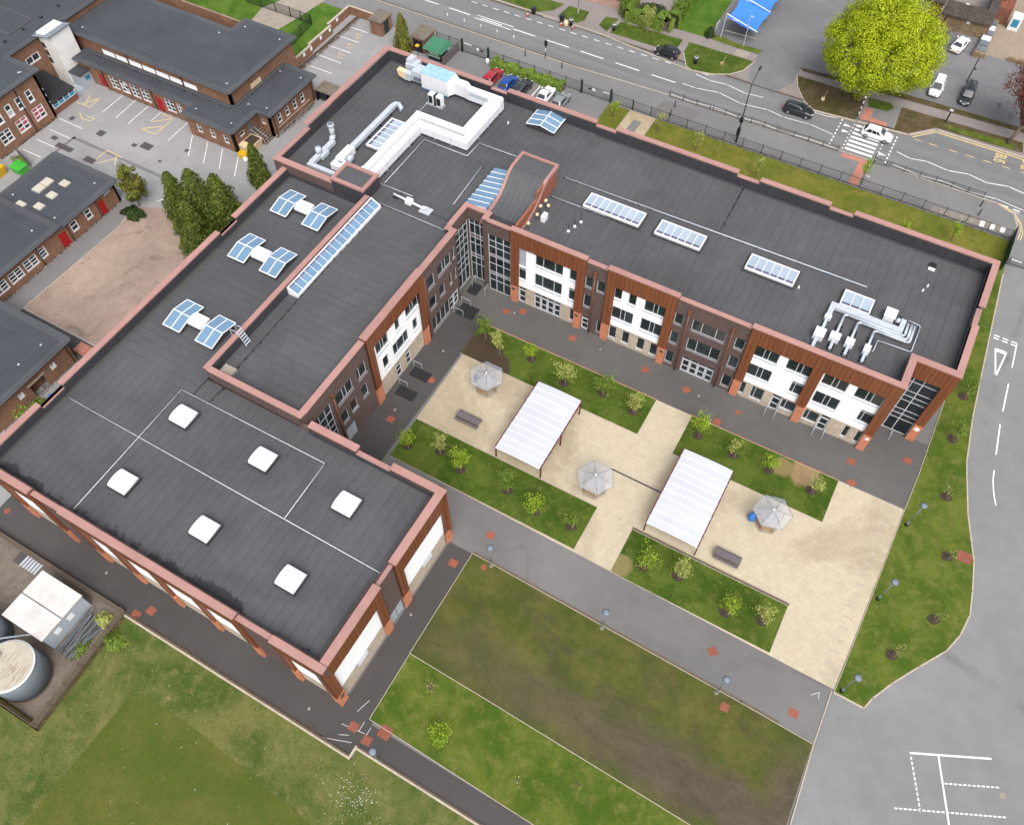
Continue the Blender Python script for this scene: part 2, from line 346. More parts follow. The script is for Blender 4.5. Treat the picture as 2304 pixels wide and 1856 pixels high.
def leaf_mat(name, c1, c2, c3=None, trans=0.25):
    q = N(name)
    rn = q.n('ShaderNodeNewGeometry').outputs['Random Per Island']
    stops = [(0.0, c1), (1.0, c2)] if not c3 else [(0.0, c1), (0.6, c2), (1.0, c3)]
    c = q.ramp(rn, stops)
    q.b.inputs['Subsurface Weight'].default_value = 0.0
    m = q.done(c, 0.7, 0, 0.2)
    tr = q.n('ShaderNodeBsdfTranslucent'); q.l(c, tr.inputs['Color'])
    mx = q.n('ShaderNodeMixShader'); mx.inputs[0].default_value = trans
    q.l(q.b.outputs[0], mx.inputs[1]); q.l(tr.outputs[0], mx.inputs[2]); q.l(mx.outputs[0], q.out.inputs['Surface'])
    return m
M['leaf_big'] = leaf_mat('lime_leaf', C(146, 164, 14, 0.78), C(176, 190, 30, 0.82), C(204, 212, 62, 0.86))
M['leaf_a'] = leaf_mat('spring_leaf', C(110, 150, 32, .75), C(158, 186, 52, .8), C(196, 212, 84, .85))
M['leaf_b'] = leaf_mat('pale_leaf', C(140, 156, 70, .75), C(180, 186, 100, .8), C(214, 212, 136, .85))
M['leaf_c'] = leaf_mat('dull_leaf', C(84, 116, 36, .72), C(126, 156, 58, .76), C(164, 182, 88, .8))
M['leaf_con'] = leaf_mat('conifer_leaf', C(54, 74, 24, .7), C(92, 108, 38, .72), C(132, 138, 60, .74), 0.15)
M['leaf_con2'] = leaf_mat('golden_leaf', C(88, 98, 34), C(128, 130, 52), C(160, 154, 74), 0.15)
M['leaf_red'] = leaf_mat('copper_leaf', C(96, 52, 46), C(136, 74, 62), C(168, 100, 82))
M['leaf_dark'] = leaf_mat('dark_shrub_leaf', C(30, 46, 18), C(54, 74, 28), C(80, 98, 40), 0.1)
M['leaf_purple'] = leaf_mat('purple_shrub_leaf', C(58, 30, 34), C(90, 50, 52), C(116, 70, 66), 0.1)
M['leaf_dry'] = leaf_mat('dry_shrub_leaf', C(120, 110, 78), C(160, 146, 104), C(186, 172, 130), 0.1)
M['leaf_litter'] = leaf_mat('dead_leaf', C(66, 52, 42), C(96, 78, 62), C(126, 104, 80), 0.05)
M['leaf_tuft'] = leaf_mat('grass_tuft', C(104, 128, 56, .7), C(146, 152, 88, .7), C(176, 170, 112, .7), 0.3)

def translucent(name, col, alpha):
    q = N(name); q.b.inputs['Alpha'].default_value = alpha
    return q.done(col, 0.35, 0, 0.4)
M['polycarb'] = translucent('clear_polycarbonate', (0.46, 0.48, 0.52, 1), 0.28)
M['innerglass'] = translucent('grey_inner_roof', (0.36, 0.38, 0.42, 1), 0.45)
M['mesh'] = translucent('mesh_net', C(44, 74, 60), 0.55)

# ------------------------------------------------------------------ mesh helpers
class MB:
    def __init__(s): s.v = []; s.f = []
    def quad(s, *p):
        i = len(s.v); s.v += [tuple(q) for q in p]; s.f.append(tuple(range(i, i + len(p)))); return s
    def box(s, x0, x1, y0, y1, z0, z1):
        if x0 > x1: x0, x1 = x1, x0
        if y0 > y1: y0, y1 = y1, y0
        if z0 > z1: z0, z1 = z1, z0
        i = len(s.v)
        s.v += [(x0, y0, z0), (x1, y0, z0), (x1, y1, z0), (x0, y1, z0), (x0, y0, z1), (x1, y0, z1), (x1, y1, z1), (x0, y1, z1)]
        s.f += [(i, i+3, i+2, i+1), (i+4, i+5, i+6, i+7), (i, i+1, i+5, i+4), (i+1, i+2, i+6, i+5), (i+2, i+3, i+7, i+6), (i+3, i, i+4, i+7)]
        return s
    def hexa(s, b, t):
        """b, t: 4 bottom and 4 top points, same winding (ccw from above)"""
        i = len(s.v); s.v += [tuple(p) for p in b] + [tuple(p) for p in t]
        s.f += [(i, i+3, i+2, i+1), (i+4, i+5, i+6, i+7), (i, i+1, i+5, i+4), (i+1, i+2, i+6, i+5), (i+2, i+3, i+7, i+6), (i+3, i, i+4, i+7)]
        return s
    def prism(s, pts, z0, z1):
        n = len(pts); i = len(s.v)
        a = sum(pts[k][0] * pts[(k+1) % n][1] - pts[(k+1) % n][0] * pts[k][1] for k in range(n))
        if a < 0: pts = pts[::-1]
        s.v += [(p[0], p[1], z0) for p in pts] + [(p[0], p[1], z1) for p in pts]
        s.f.append(tuple(range(i + n - 1, i - 1, -1))); s.f.append(tuple(range(i + n, i + 2 * n)))
        for k in range(n):
            j = (k + 1) % n; s.f.append((i + k, i + j, i + n + j, i + n + k))
        return s
    def strip(s, path, width, z0, z1, side=0.0):
        """flat bar following a 2-D path; side shifts it sideways"""
        for a, b in zip(path[:-1], path[1:]):
            dx, dy = b[0] - a[0], b[1] - a[1]; l = hypot(dx, dy) or 1
            nx, ny = -dy / l, dx / l; o0, o1 = side - width / 2, side + width / 2
            e = width * 0.25; ux, uy = dx / l * e, dy / l * e
            s.prism([(a[0] - ux + nx * o0, a[1] - uy + ny * o0), (b[0] + ux + nx * o0, b[1] + uy + ny * o0),
                     (b[0] + ux + nx * o1, b[1] + uy + ny * o1), (a[0] - ux + nx * o1, a[1] - uy + ny * o1)], z0, z1)
        return s
    def cyl(s, p0, p1, r0, r1=None, n=10, cap=True):
        r1 = r0 if r1 is None else r1
        p0, p1 = Vector(p0), Vector(p1); d = (p1 - p0)
        if d.length < 1e-6: return s
        d.normalize(); a = d.orthogonal().normalized(); b = d.cross(a); i = len(s.v)
        for p, r in ((p0, r0), (p1, r1)):
            for k in range(n):
                t = 2 * pi * k / n; s.v.append(tuple(p + a * (cos(t) * r) + b * (sin(t) * r)))
        for k in range(n):
            j = (k + 1) % n; s.f.append((i + k, i + j, i + n + j, i + n + k))
        if cap: s.f.append(tuple(range(i + n - 1, i - 1, -1))); s.f.append(tuple(range(i + n, i + 2 * n)))
        return s
    def tube(s, path, r, n=8):
        for a, b in zip(path[:-1], path[1:]): s.cyl(a, b, r, r, n)
        return s
    def loft(s, rings, close=True, caps=True):
        i = len(s.v); n = len(rings[0])
        for r in rings: s.v += [tuple(p) for p in r]
        for k in range(len(rings) - 1):
            for j in range(n if close else n - 1):
                a = i + k * n + j; b = i + k * n + (j + 1) % n
                s.f.append((a, b, b + n, a + n))
        if caps: s.f.append(tuple(range(i + n - 1, i - 1, -1))); s.f.append(tuple(range(i + (len(rings) - 1) * n, i + len(rings) * n)))
        return s
    def leaf(s, p, size, nrm=None):
        a = Vector((random.uniform(-1, 1), random.uniform(-1, 1), random.uniform(-1, 1)))
        if nrm is not None: a = a * 0.5 + Vector(nrm)
        a.normalize(); u = a.orthogonal().normalized(); t = random.uniform(0, 6.28)
        v = a.cross(u); u, v = u * cos(t) + v * sin(t), v * cos(t) - u * sin(t)
        p = Vector(p); u = u * size; v = v * size * random.uniform(0.5, 0.9)
        return s.quad(p - u, p - v * 0.8, p + u, p + v)
    def xf(s, m):
        s.v = [tuple(m @ Vector(p)) for p in s.v]; return s
    def mesh(s, name, org=(0, 0, 0)):
        me = bpy.data.meshes.new(name)
        if any(org): me.from_pydata([(x - org[0], y - org[1], z - org[2]) for x, y, z in s.v], [], s.f)
        else: me.from_pydata(s.v, [], s.f)
        me.update(); return me
    def build(s, name, mat, parent=None, smooth=False, kind=None, label=None):
        org = (0, 0, 0); q = parent
        while q is not None:
            org = tuple(org[i] + q.location[i] for i in range(3)); q = q.parent
        me = s.mesh(name, org)
        me.materials.append(M[mat] if isinstance(mat, str) else mat)
        if smooth: me.polygons.foreach_set('use_smooth', [True] * len(me.polygons))
        o = bpy.data.objects.new(name, me); COL.objects.link(o)
        if parent is not None: o.parent = parent
        if kind: o['kind'] = kind
        if label: o['label'] = label
        return o

def thing(name, label, cat, loc=(0, 0, 0), group=None):
    o = bpy.data.objects.new(name, None); o.empty_display_size = 0.3
    COL.objects.link(o); o.location = loc; o['label'] = label; o['category'] = cat
    if group: o['group'] = group
    return o
def tag(o, label, cat, group=None):
    o['label'] = label; o['category'] = cat
    if group: o['group'] = group
    return o
def struct(name, mb, mat):
    return mb.build(name, mat, kind='structure')
def copy_tree(o, parent=None):
    c = o.copy(); COL.objects.link(c)
    if parent is not None: c.parent = parent
    for ch in list(o.children): copy_tree(ch, c)
    return c
def place(o, loc, rz=0.0, sc=1.0, label=None):
    o.location = loc; o.rotation_euler = (0, 0, rz); o.scale = (sc, sc, sc)
    if label: o['label'] = label
    return o
def B(x0, x1, y0, y1, z0, z1): return MB().box(x0, x1, y0, y1, z0, z1)
def P(pts, z0, z1): return MB().prism(pts, z0, z1)

# ================================================================== THE SETTING
struct('ground', MB().quad((-330, -230, -0.16), (230, -230, -0.16), (230, 330, -0.16), (-330, 330, -0.16)), 'wornverge')
road = struct('road', P([(-220, 45.9), (160, 46.4), (160, 58.2), (-6.3, 57.7), (-9.3, 54.9), (-220, 54.6)], -0.2, -0.10), 'road')
carpark = struct('car_park_tarmac', P([(6.4, 46.2), (80, 46.4), (80, -90), (4.9, -90), (5.0, -26), (6.0, 0)], -0.2, -0.092), 'carpark')
court = struct('school_tarmac', P([(-77, -53.2), (-30.4, -53.2), (-30.4, -52.2), (-14, -52.2), (5.1, -52.2), (5.1, -26.6), (6.0, -4.8), (7.9, 34), (7.9, 40.5), (-77, 40.5)], -0.2, 0.0), 'tarmac')
yard = struct('old_yard', P([(-150, -60), (-77, -60), (-77, 40.5), (-150, 40.5)], -0.2, 0.0), 'yard')
B(-77.0, -30.5, -53.15, -49.3, 0.0, 0.006).build('service_path', 'darktarmac', court)
P([(-45.2, -4.75), (5.8, -4.75), (6.05, 0), (6.2, 4.2), (0, 4.4), (0.0, 0.3), (-44.0, 0.3), (-47.6, 1.2), (-50.3, 1.2), (-50.3, -4.0), (-45.2, -4.0)], 0.0, 0.008).build('court_strip', 'midtarmac', court)
B(-33.8, -31.0, -50.6, -31.2, 0.0, 0.009).build('side_path', 'darktarmac', court)
B(-49.6, -45.2, -31.0, -4.0, 0.0, 0.007).build('side_path', 'darktarmac', court)
B(-30.48, -14.0, -52.15, -49.95, 0.0, 0.0065).build('service_path', 'darktarmac', court)
B(-76.6, -50.0, 22.2, 40.4, 0.0, 0.005).build('parking_surface', 'footway', court)
foot = struct('footway', P([(-220, 40.5), (7.6, 40.5), (8.0, 43.0), (7.0, 45.6), (4.6, 46.6), (-16, 46.7), (-43, 46.3), (-59, 45.6), (-220, 45.6)], -0.2, 0.005), 'footway')

def kerb(parent, path, wd=0.14, z0=-0.1, z1=0.05, mat='kerb', name='kerb'):
    return MB().strip(path, wd, z0, z1).build(name, mat, parent)

kerb(foot, [(7.6, 40.5), (8.05, 43.0), (7.05, 45.6), (4.6, 46.65), (-16, 46.75), (-43, 46.35), (-59, 45.65), (-100, 45.65), (-220, 45.65)], 0.16, -0.12, 0.012)

# north side of the road: verges, pavement, drives
nside = struct('north_pavement', P([(-220, 54.9), (-9.4, 55.2), (-6.3, 58.0), (160, 58.4), (160, 140), (-220, 140)], -0.2, -0.004), 'pavement')
kerb(nside, [(-220, 54.85), (-60, 55.35), (-43, 53.5), (-39, 54.05)], 0.16, -0.12, 0.01)
kerb(nside, [(-23.2, 53.45), (-16.9, 54.1), (-9.4, 54.85), (-6.25, 57.85), (160, 58.3)], 0.3, -0.12, 0.012)
def verge(pts, mat='lawn2', name='verge_grass'):
    return struct(name, P(pts, -0.05, 0.03), mat)
verge([(-110, 55.6), (-70.3, 55.6), (-68.3, 57.3), (-67.6, 59.6), (-110, 59.4)], 'lawn')
verge([(-66.9, 56.1), (-63.4, 55.9), (-62.6, 57.2), (-63.0, 59.7), (-66.6, 59.6)], 'lawn')
verge([(-60.0, 57.2), (-58.2, 56.2), (-57.9, 60.2), (-60.0, 59.9)], 'lawn')
verge([(-57.6, 56.2), (-50, 56.3), (-46.6, 58.0), (-46.6, 60.1), (-57.3, 59.7)], 'lawn')
verge([(-45.2, 57.0), (-43.6, 54.2), (-42.4, 53.7), (-39.4, 54.3), (-37.0, 55.6), (-35.6, 57.4), (-34.9, 60.2), (-45.5, 60.0)], 'lawn')
kerb(nside, [(-45.2, 57.0), (-43.6, 54.1), (-42.4, 53.55), (-39.4, 54.15), (-36.9, 55.45), (-35.45, 57.3), (-34.75, 60.3)], 0.14, -0.12, 0.045)
verge([(-27.9, 60.2), (-26.9, 57.7), (-25.0, 55.0), (-23.2, 53.7), (-17.2, 54.4), (-16.9, 57.8), (-17.6, 60.2)], 'wornverge')
kerb(nside, [(-27.95, 60.4), (-27.0, 57.7), (-25.1, 54.9), (-23.2, 53.5)], 0.14, -0.12, 0.045)
verge([(-16.3, 58.2), (-13.6, 58.4), (-12.9, 59.6), (-13.4, 60.6), (-16.8, 60.2)], 'lawn')
verge([(-11.6, 54.9), (-9.6, 55.1), (-6.4, 58.3), (4.6, 58.6), (5.6, 58.7), (5.2, 61.0), (-11.9, 60.4)], 'wornverge')
verge([(-4.0, 58.6), (4.4, 58.75), (4.2, 60.2), (-6.0, 59.6)], 'lawn2').location.z = 0.006
verge([(-28.2, 62.3), (-27.4, 61.6), (-10.5, 62.5), (4.0, 63.2), (60, 64.2), (60, 65.2), (4.0, 64.2), (-10.5, 63.8)], 'wornverge')
verge([(-42.8, 62.5), (-38.4, 62.2), (-34.9, 62.4), (-34.6, 63.6), (-38.6, 63.4), (-42.6, 64.0)], 'lawn2')
struct('garden_lawn', P([(-50.6, 62.3), (-43.4, 62.5), (-43.8, 74.6), (-51.0, 80)], -0.05, 0.03), 'garden')
struct('brick_drive', P([(-68, 62.4), (-58.2, 62.6), (-58.4, 82), (-90, 82), (-90, 62.2)], -0.05, 0.012), 'drivepaving')
pub_lot = struct('pub_car_park', P([(-41.5, 62.3), (-34.9, 62.2), (-34.6, 57.0), (-33.4, 54.9), (-29.3, 54.9), (-27.9, 58.0), (-28.0, 61.9), (5.0, 63.7), (60, 65.0), (60, 79.6), (-4.2, 79.6), (-5.2, 84), (-44.2, 95), (-43.6, 64.2)], -0.05, 0.016), 'publot')
B(-4.4, 60, 79.5, 130, 0.0, 0.02).build('terrace', 'pubpaving', pub_lot)
P([(-38.2, 60.35), (-36.2, 60.45), (-36.0, 62.2), (-38.2, 62.1)], 0.0, 0.006).build('pale_slab', 'concrete', nside)
B(-15.2, -11.9, 55.1, 60.3, -0.004, 0.012).build('crossing_path', 'footway', nside)
for a in ([(-16.6, 54.75), (-15.4, 54.85), (-15.4, 57.8), (-16.6, 57.7)], [(-15.3, 54.85), (-12.8, 55.0), (-12.8, 55.8), (-15.3, 55.9)]):
    P(a, 0.0, 0.022).build('tactile_slab', 'tactile', nside)
for a in ([(-16.6, 45.6), (-12.9, 45.6), (-12.9, 46.5), (-16.6, 46.4)], [(-14.0, 40.8), (-12.8, 40.8), (-12.8, 45.55), (-14.0, 45.55)]):
    P(a, 0.0, 0.012).build('tactile_slab', 'tactile', foot)
P([(-2.8, 40.7), (6.6, 41.4), (6.6, 42.6), (-2.8, 41.9)], 0.0, 0.009).build('slab_strip', 'slabs', foot)
for i in range(7):
    P([(-1.8 + i * 1.3, 40.8 + i * .09), (-1.2 + i * 1.3, 40.85 + i * .09), (-1.2 + i * 1.3, 42.0 + i * .09), (-1.8 + i * 1.3, 41.95 + i * .09)], 0.0, 0.016).build('pale_slab', 'concrete' if i < 4 else 'whitepaint', foot)
P([(-43, 44.9), (-37.3, 45.0), (-38, 41.2), (-44, 41.0)], 0.0, 0.009).build('footway_patch', 'tarmac', foot)

# road markings ------------------------------------------------------
def mark(x0, x1, y0, y1, mat='whitepaint', parent=road, z=-0.096, name='road_marking'):
    return B(x0, x1, y0, y1, z - 0.006, z).build(name, mat, parent)
def markp(path, wd, mat='whitepaint', parent=road, z=-0.096, name='road_marking'):
    return MB().strip(path, wd, z - 0.006, z).build(name, mat, parent)
x = -120.0
while x < -44: mark(x, x + 4.0, 49.58, 49.74); x += 6.05
mark(-78.6, -71.8, 49.2, 49.32); mark(-78.6, -71.8, 50.1, 50.22)
x = -120.0
while x < -40: mark(x, x + 1.05, 53.1 + (x + 75) * 0.018, 53.22 + (x + 75) * 0.018); x += 2.03
markp([(-69, 55.1), (-57.8, 55.15)], 0.1)
zz = [(-42.5, 50.0), (-40.2, 49.95), (-36.8, 50.6), (-33.0, 49.8), (-29.0, 50.35), (-26.5, 49.9), (-22.5, 50.2), (-18.9, 49.7)]
for i in range(len(zz) - 1):
    a, b = zz[i], zz[i + 1]; markp([(a[0] + .12, a[1]), (b[0] - .12, b[1])], 0.1)
zz = [(-41.5, 53.1), (-39.0, 52.7), (-36.4, 53.0), (-33.2, 52.4), (-30.4, 52.8)]
for i in range(4): markp([(zz[i][0], zz[i][1]), (zz[i + 1][0] - .2, zz[i + 1][1])], 0.1)
zz = [(-23.0, 53.1), (-21.2, 53.2), (-19.6, 53.5)]
for i in range(2): markp([zz[i], zz[i + 1]], 0.09)
zz = [(-43.0, 46.8), (-39.5, 46.65), (-36, 47.1), (-32.4, 46.75), (-28.8, 47.1), (-25.2, 46.75), (-21.5, 47.1), (-17.4, 46.95)]
for i in range(7): markp([zz[i], (zz[i + 1][0] - .15, zz[i + 1][1])], 0.1)
zz = [(-9.6, 47.6), (-6.0, 47.15), (-2.5, 47.55), (0.8, 47.2), (4.5, 47.6), (8.0, 47.1), (12, 47.6)]
for i in range(6): markp([zz[i], (zz[i + 1][0] - .15, zz[i + 1][1])], 0.1)
zz = [(-9.9, 50.5), (-7.8, 50.0), (-5.7, 50.5), (-2.6, 50.1), (0.0, 50.7), (2.6, 50.2), (5.4, 50.9), (8.4, 50.3), (12, 50.9)]
for i in range(8): markp([zz[i], (zz[i + 1][0] - .15, zz[i + 1][1])], 0.12)
for i in range(7):                                   # zebra bars
    yy = 47.5 + i * 0.93
    mark(-16.6, -12.7, yy, yy + 0.46, name='zebra_bar')
for i in range(8):
    yy = 47.4 + i * 0.84
    for xx in (-17.0, -12.25): mark(xx, xx + 0.22, yy, yy + 0.2)
    mark(-18.85, -18.65, yy, yy + 0.36); mark(-10.85, -10.65, yy, yy + 0.42)
for (tx, ty) in ((-18.2, 52.6), (-18.1, 51.2), (-12.1, 48.9)):
    P([(tx, ty - .3), (tx + 1.1, ty), (tx, ty + .3)], -0.102, -0.096).build('road_marking', 'whitepaint', road)
for x in (-8.5, -6.4, -3.6, -1.2, 1.1, 3.6, 6.0, 8.5): mark(x, x + 1.1, 54.55 + x * .02, 54.65 + x * .02, 'yellowpaint')
markp([(-8.8, 54.75), (-6.2, 57.45), (160, 58.0)], 0.16, 'yellowpaint')
def word(txt, loc, rot, sx, sy, mat, parent):
    cu = bpy.data.curves.new('lettering', 'FONT'); cu.body = txt; cu.size = 1.0; cu.extrude = 0.0
    cu.align_x = 'CENTER'; cu.align_y = 'CENTER'
    o = bpy.data.objects.new('lettering', cu); COL.objects.link(o)
    dg = bpy.context.evaluated_depsgraph_get(); me = bpy.data.meshes.new_from_object(o.evaluated_get(dg))
    bpy.data.objects.remove(o)
    me.transform(Matrix.Translation(loc) @ rot @ Matrix.Diagonal((sx, sy, 1, 1)))
    me.materials.clear(); me.materials.append(M[mat])
    n = bpy.data.objects.new('lettering', me); COL.objects.link(n)
    if parent:
        n.parent = parent
        org = Vector((0, 0, 0)); q = parent
        while q is not None: org += q.location; q = q.parent
        me.transform(Matrix.Translation(-org))
    return n
RZ = lambda a: Matrix.Rotation(rad(a), 4, 'Z')
word('BUS', (3.0, 56.2, -0.094), RZ(-90), 1.15, 2.2, 'yellowpaint', road)
word('STOP', (6.6, 56.2, -0.094), RZ(-90), 0.95, 2.2, 'yellowpaint', road)
P([(-12.4, 43.4), (-11.9, 43.3), (-11.8, 43.5)], 0.0, 0.01).build('paint_mark', 'whitepaint', foot)
# junction at the school drive
for yo in (0.0, 0.45):
    for i in range(5): mark(5.2 + i * 1.5, 6.1 + i * 1.5, 46.2 + yo - i * .1, 46.38 + yo - i * .1)
for off in (0.0, 0.3):
    markp([(4.6 + off, 46.85 + off * .2), (6.6 + off, 46.1 + off * .3), (8.0 + off * .6, 44.4), (8.45 + off, 42.6), (8.4 + off, 41.2)], 0.09, 'yellowpaint', z=-0.086)
# give-way markings on the drive
def cmark(x0, x1, y0, y1): return mark(x0, x1, y0, y1, parent=carpark, z=-0.086)
for yo in (23.15, 23.6):
    for i in range(2): cmark(9.1 + i * 1.0, 9.75 + i * 1.0, yo - .08, yo + .08)
    cmark(11.1, 11.7, yo - .08, yo + .08)
markp([(11.75, 23.5), (11.95, 19.7)], 0.14, parent=carpark, z=-0.086)
markp([(9.66, 21.6), (10.95, 21.6), (10.55, 17.4), (9.66, 21.6)], 0.17, parent=carpark, z=-0.086)
markp([(9.9, 21.35), (10.7, 21.35)], 0.3, parent=carpark, z=-0.084)
for a, b in (((12.08, 17.1), (12.3, 12.94)), ((12.41, 10.92), (12.83, 6.78))): markp([a, b], 0.14, parent=carpark, z=-0.086)
markp([(13.09, 4.63), (13.22, 3.4), (13.52, 2.2), (13.8, 1.3), (14.14, 0.47)], 0.13, parent=carpark, z=-0.086)
# court lines at the bottom right
def uv(o, d1, d2, a, b): return (o[0] + d1[0] * a + d2[0] * b, o[1] + d1[1] * a + d2[1] * b)
O = (12.74, -28.42); d1 = (0.904, 0.428); d2 = (0.42, -0.905)
markp([O, uv(O, d1, d2, 7.05, 0)], 0.16, parent=carpark, z=-0.086)
markp([uv(O, d1, d2, 2.45, 0), (18.4, -35.6)], 0.15, parent=carpark, z=-0.085)
for i in range(11):
    markp([uv(O, d1, d2, 0, .35 + i * .42), uv(O, d1, d2, 0, .55 + i * .42)], 0.12, parent=carpark, z=-0.086)
for i in range(12):
    a = (16.05 + i * .36, -29.45 + i * .17); markp([a, (a[0] + .18, a[1] + .085)], 0.12, parent=carpark, z=-0.086)
for i in range(24):
    a = (12.75 + i * .36, -33.55 + i * .167); markp([a, (a[0] + .19, a[1] + .088)], 0.12, parent=carpark, z=-0.086)
P([(20.3, -27.9), (20.75, -27.7), (20.95, -28.1), (20.5, -28.3)], -0.09, -0.084).build('drain_cover', 'concrete', carpark)

# courtyard ----------------------------------------------------------
pav = struct('courtyard_paving', P([(-44.8, -25.72), (-18, -26.05), (5.1, -26.4), (5.9, -4.85), (-45.0, -4.85)], 0.0, 0.012), 'paving')
random.seed(3)
for i in range(16):                                   # worn ramp blocks by the east edge
    px, py = 4.45 - i * 0.045, -6.2 - i * 1.28
    for k in range(3):
        B(px - 0.3 + k * .32, px - 0.05 + k * .32, py - .25 + random.uniform(-.12, .12), py + .1, 0.01, 0.017).build('paving_block', 'paleblock', pav)
MB().strip([(-22.9, -15.42), (-17.3, -15.45)], 0.2, 0.0, 0.02).build('drain_channel', 'cover', pav)
LAWN = [(-45.3, -22.4, -10.1, -4.85), (-18.0, -1.2, -10.45, -4.85), (-44.8, -22.3, -25.75, -20.3), (-18.0, -1.3, -26.1, -20.8)]
for i, (x0, x1, y0, y1) in enumerate(LAWN):
    lw = struct('lawn', B(x0, x1, y0, y1, -0.05, 0.05), 'lawn')
    kerb(lw, [(x0, y1), (x1, y1)], 0.06, 0.0, 0.07); kerb(lw, [(x0, y0), (x1, y0)], 0.04, 0.0, 0.06)
    if i in (0, 1):
        MB().strip([(x0, y1 + .12), (x1, y1 + .12)], 0.1, 0.0, 0.03).build('brick_edging', 'terracotta', lw)
    if i == 3:
        MB().strip([(x0, y1 + .14), (x1, y1 + .14)], 0.24, 0.0, 0.11).build('timber_edging', 'bark', lw)
EL = [(4.6, 22.0), (4.6, 11.0), (6.2, 11.0), (6.1, 0), (5.9, -4.8), (5.6, -15.2), (5.2, -26), (5.15, -26.66), (8, -26.7), (8.43, -25.45), (9.65, -23.2), (11.4, -20.5),
      (13.3, -17.7), (14.1, -15.5), (14.45, -13), (14.1, -10.4), (13.5, -7.1), (11.76, -2.1), (10.25, 4), (9.5, 10.15), (9.2, 14.6), (9.0, 17.4), (7.95, 34)]
el = struct('east_lawn', P(EL + [(7.6, 40.3), (-42.4, 40.3), (-42.4, 21.9)], -0.05, 0.05), 'lawn2')
P([(-42.3, 22.0), (4.55, 22.0), (4.55, 21.0), (5.2, 23), (6.6, 32), (7.4, 40.2), (-42.3, 40.2)], 0.04, 0.056).build('dry_grass', 'lawn3', el)
kerb(el, EL[7:], 0.14, -0.1, 0.07)
kerb(el, EL[2:8], 0.06, -0.05, 0.075)
struct('lawn', P([(-49.8, 22), (-46.6, 22), (-46.7, 40.2), (-49.9, 40.2)], -0.05, 0.04), 'lawn3')
struct('concrete_path', P([(-46.6, 22), (-42.4, 22), (-42.5, 40.3), (-46.6, 40.3)], -0.05, 0.02), 'paving2')
B(-45.3, -44.0, 22.2, 38.6, 0.0, 0.026).build('path_band', 'footway', court)
B(11.9, 13.3, -7.8, -6.6, 0.03, 0.058).build('cover_slab', 'terracotta', el)
mudf = struct('worn_field', P([(-31.0, -31.2), (-2, -31.8), (4.85, -32.05), (5.05, -42.0), (5.3, -60), (-12, -49.9), (-31.0, -42.8)], -0.05, 0.04), 'mud')
mudf2 = struct('lawn', P([(-31.0, -42.85), (-20, -43.05), (5.1, -43.6), (5.2, -60), (-10, -50.1), (-30.9, -49.65)], -0.05, 0.055), 'lawn2')
kerb(mudf, [(-31.05, -42.8), (-31.05, -31.15), (-2, -31.75), (4.85, -32.0)], 0.055, 0.0, 0.07)
MB().strip([(-31.0, -30.98), (-2, -31.58), (1.6, -31.7)], 0.2, 0.0, 0.03).build('brick_edging', 'terracotta', mudf).active_material = M['bark']
kerb(mudf, [(4.95, -26.6), (4.98, -32.0), (5.3, -39.3), (5.6, -60)], 0.1, -0.1, 0.06)
kerb(mudf2, [(-31.0, -42.82), (-23.2, -42.95), (5.1, -43.6)], 0.06, 0.0, 0.09)
kerb(mudf2, [(-31.0, -42.8), (-30.95, -49.65), (-19.1, -49.88), (5, -50.3)], 0.055, 0.0, 0.085)
struct('meadow', P([(-57.0, -53.35), (-30.4, -53.35), (-30.4, -52.3), (-14, -52.3), (20, -53), (20, -110), (-120, -110), (-120, -66.2), (-56.4, -65.2)], -0.1, 0.03), 'meadow')
struct('mown_field', P([(-51.4, -58.6), (-50.6, -58.0), (-43.5, -58.1), (-30.7, -59.2), (-10, -60.6), (20, -62), (20, -110), (-52.4, -110), (-51.8, -71)], -0.1, 0.036), 'mown')
# access covers and mats
COV = [(-41.92, -0.9), (-43.7, -1.9), (-34.73, -1.6), (-25.23, -1.6), (-19.98, -1.9), (-15.3, -4.2), (-13.64, -1.9), (-0.69, -1.9), (4.6, 1.2), (0.13, -4.4), (-47.32, -21.79), (-46.18, -15.03),
       (-30.47, -28.53), (-32.2, -33.0), (-6.04, -28.56), (2.52, -30.25), (-31.82, -50.9), (-30.12, -51.3), (-55.35, -51.68), (-76.0, -50.9), (-56.4, -52.7)]
for i, (x, y) in enumerate(COV):
    r = 0.43 if i not in (6, 19) else 0.3
    if i in (10 + 1,):
        MB().cyl((x, y, 0), (x, y, 0.016), r, r, 18).build('access_cover', 'terracotta', court)
    else:
        a = rad([3, 20, 5, 8, 45, 10, 4, 6, -3, 45][i % 10] * (0.4 if i % 10 not in (4, 9) else 1))
        mb = MB().box(-r, r, -r * .9, r * .9, 0.005, 0.016); mb.xf(Matrix.Translation((x, y, 0)) @ Matrix.Rotation(a, 4, 'Z')); mb.build('access_cover', 'terracotta', court)
for (x, y, q) in ((-29.29, -31.92, 0.3), (-3.15, -32.86, 0.55)):
    MB().cyl((x, y, 0.03), (x, y, 0.048), q, q, 14 if q < .5 else 4).build('access_cover', 'terracotta', mudf)
MB().cyl((-29.06, -49.9, 0.0), (-29.06, -49.9, 0.06), 0.8, 0.8, 4).build('access_cover', 'terracotta', mudf2)
for (x0, x1, y0, y1) in ((-48.9, -46.5, -15.7, -14.3), (-48.9, -46.5, -18.7, -17.3), (-49.0, -46.6, -5.2, -3.2), (-49.6, -48.2, -1.6, 0.2)):
    B(x0, x1, y0, y1, 0.0, 0.018).build('entrance_mat', 'mat', court)
for (x, y) in ((-42.7, -1.6), (-31.1, -1.5), (-18.4, -2.0), (-47.6, -20.5), (-47.2, -10.8), (-33.0, -39.6), (-62.0, -50.9), (-36.3, -51.6)):
    MB().cyl((x, y, 0), (x, y, 0.02), 0.14, 0.14, 12).build('drain_disc', 'concrete', court)
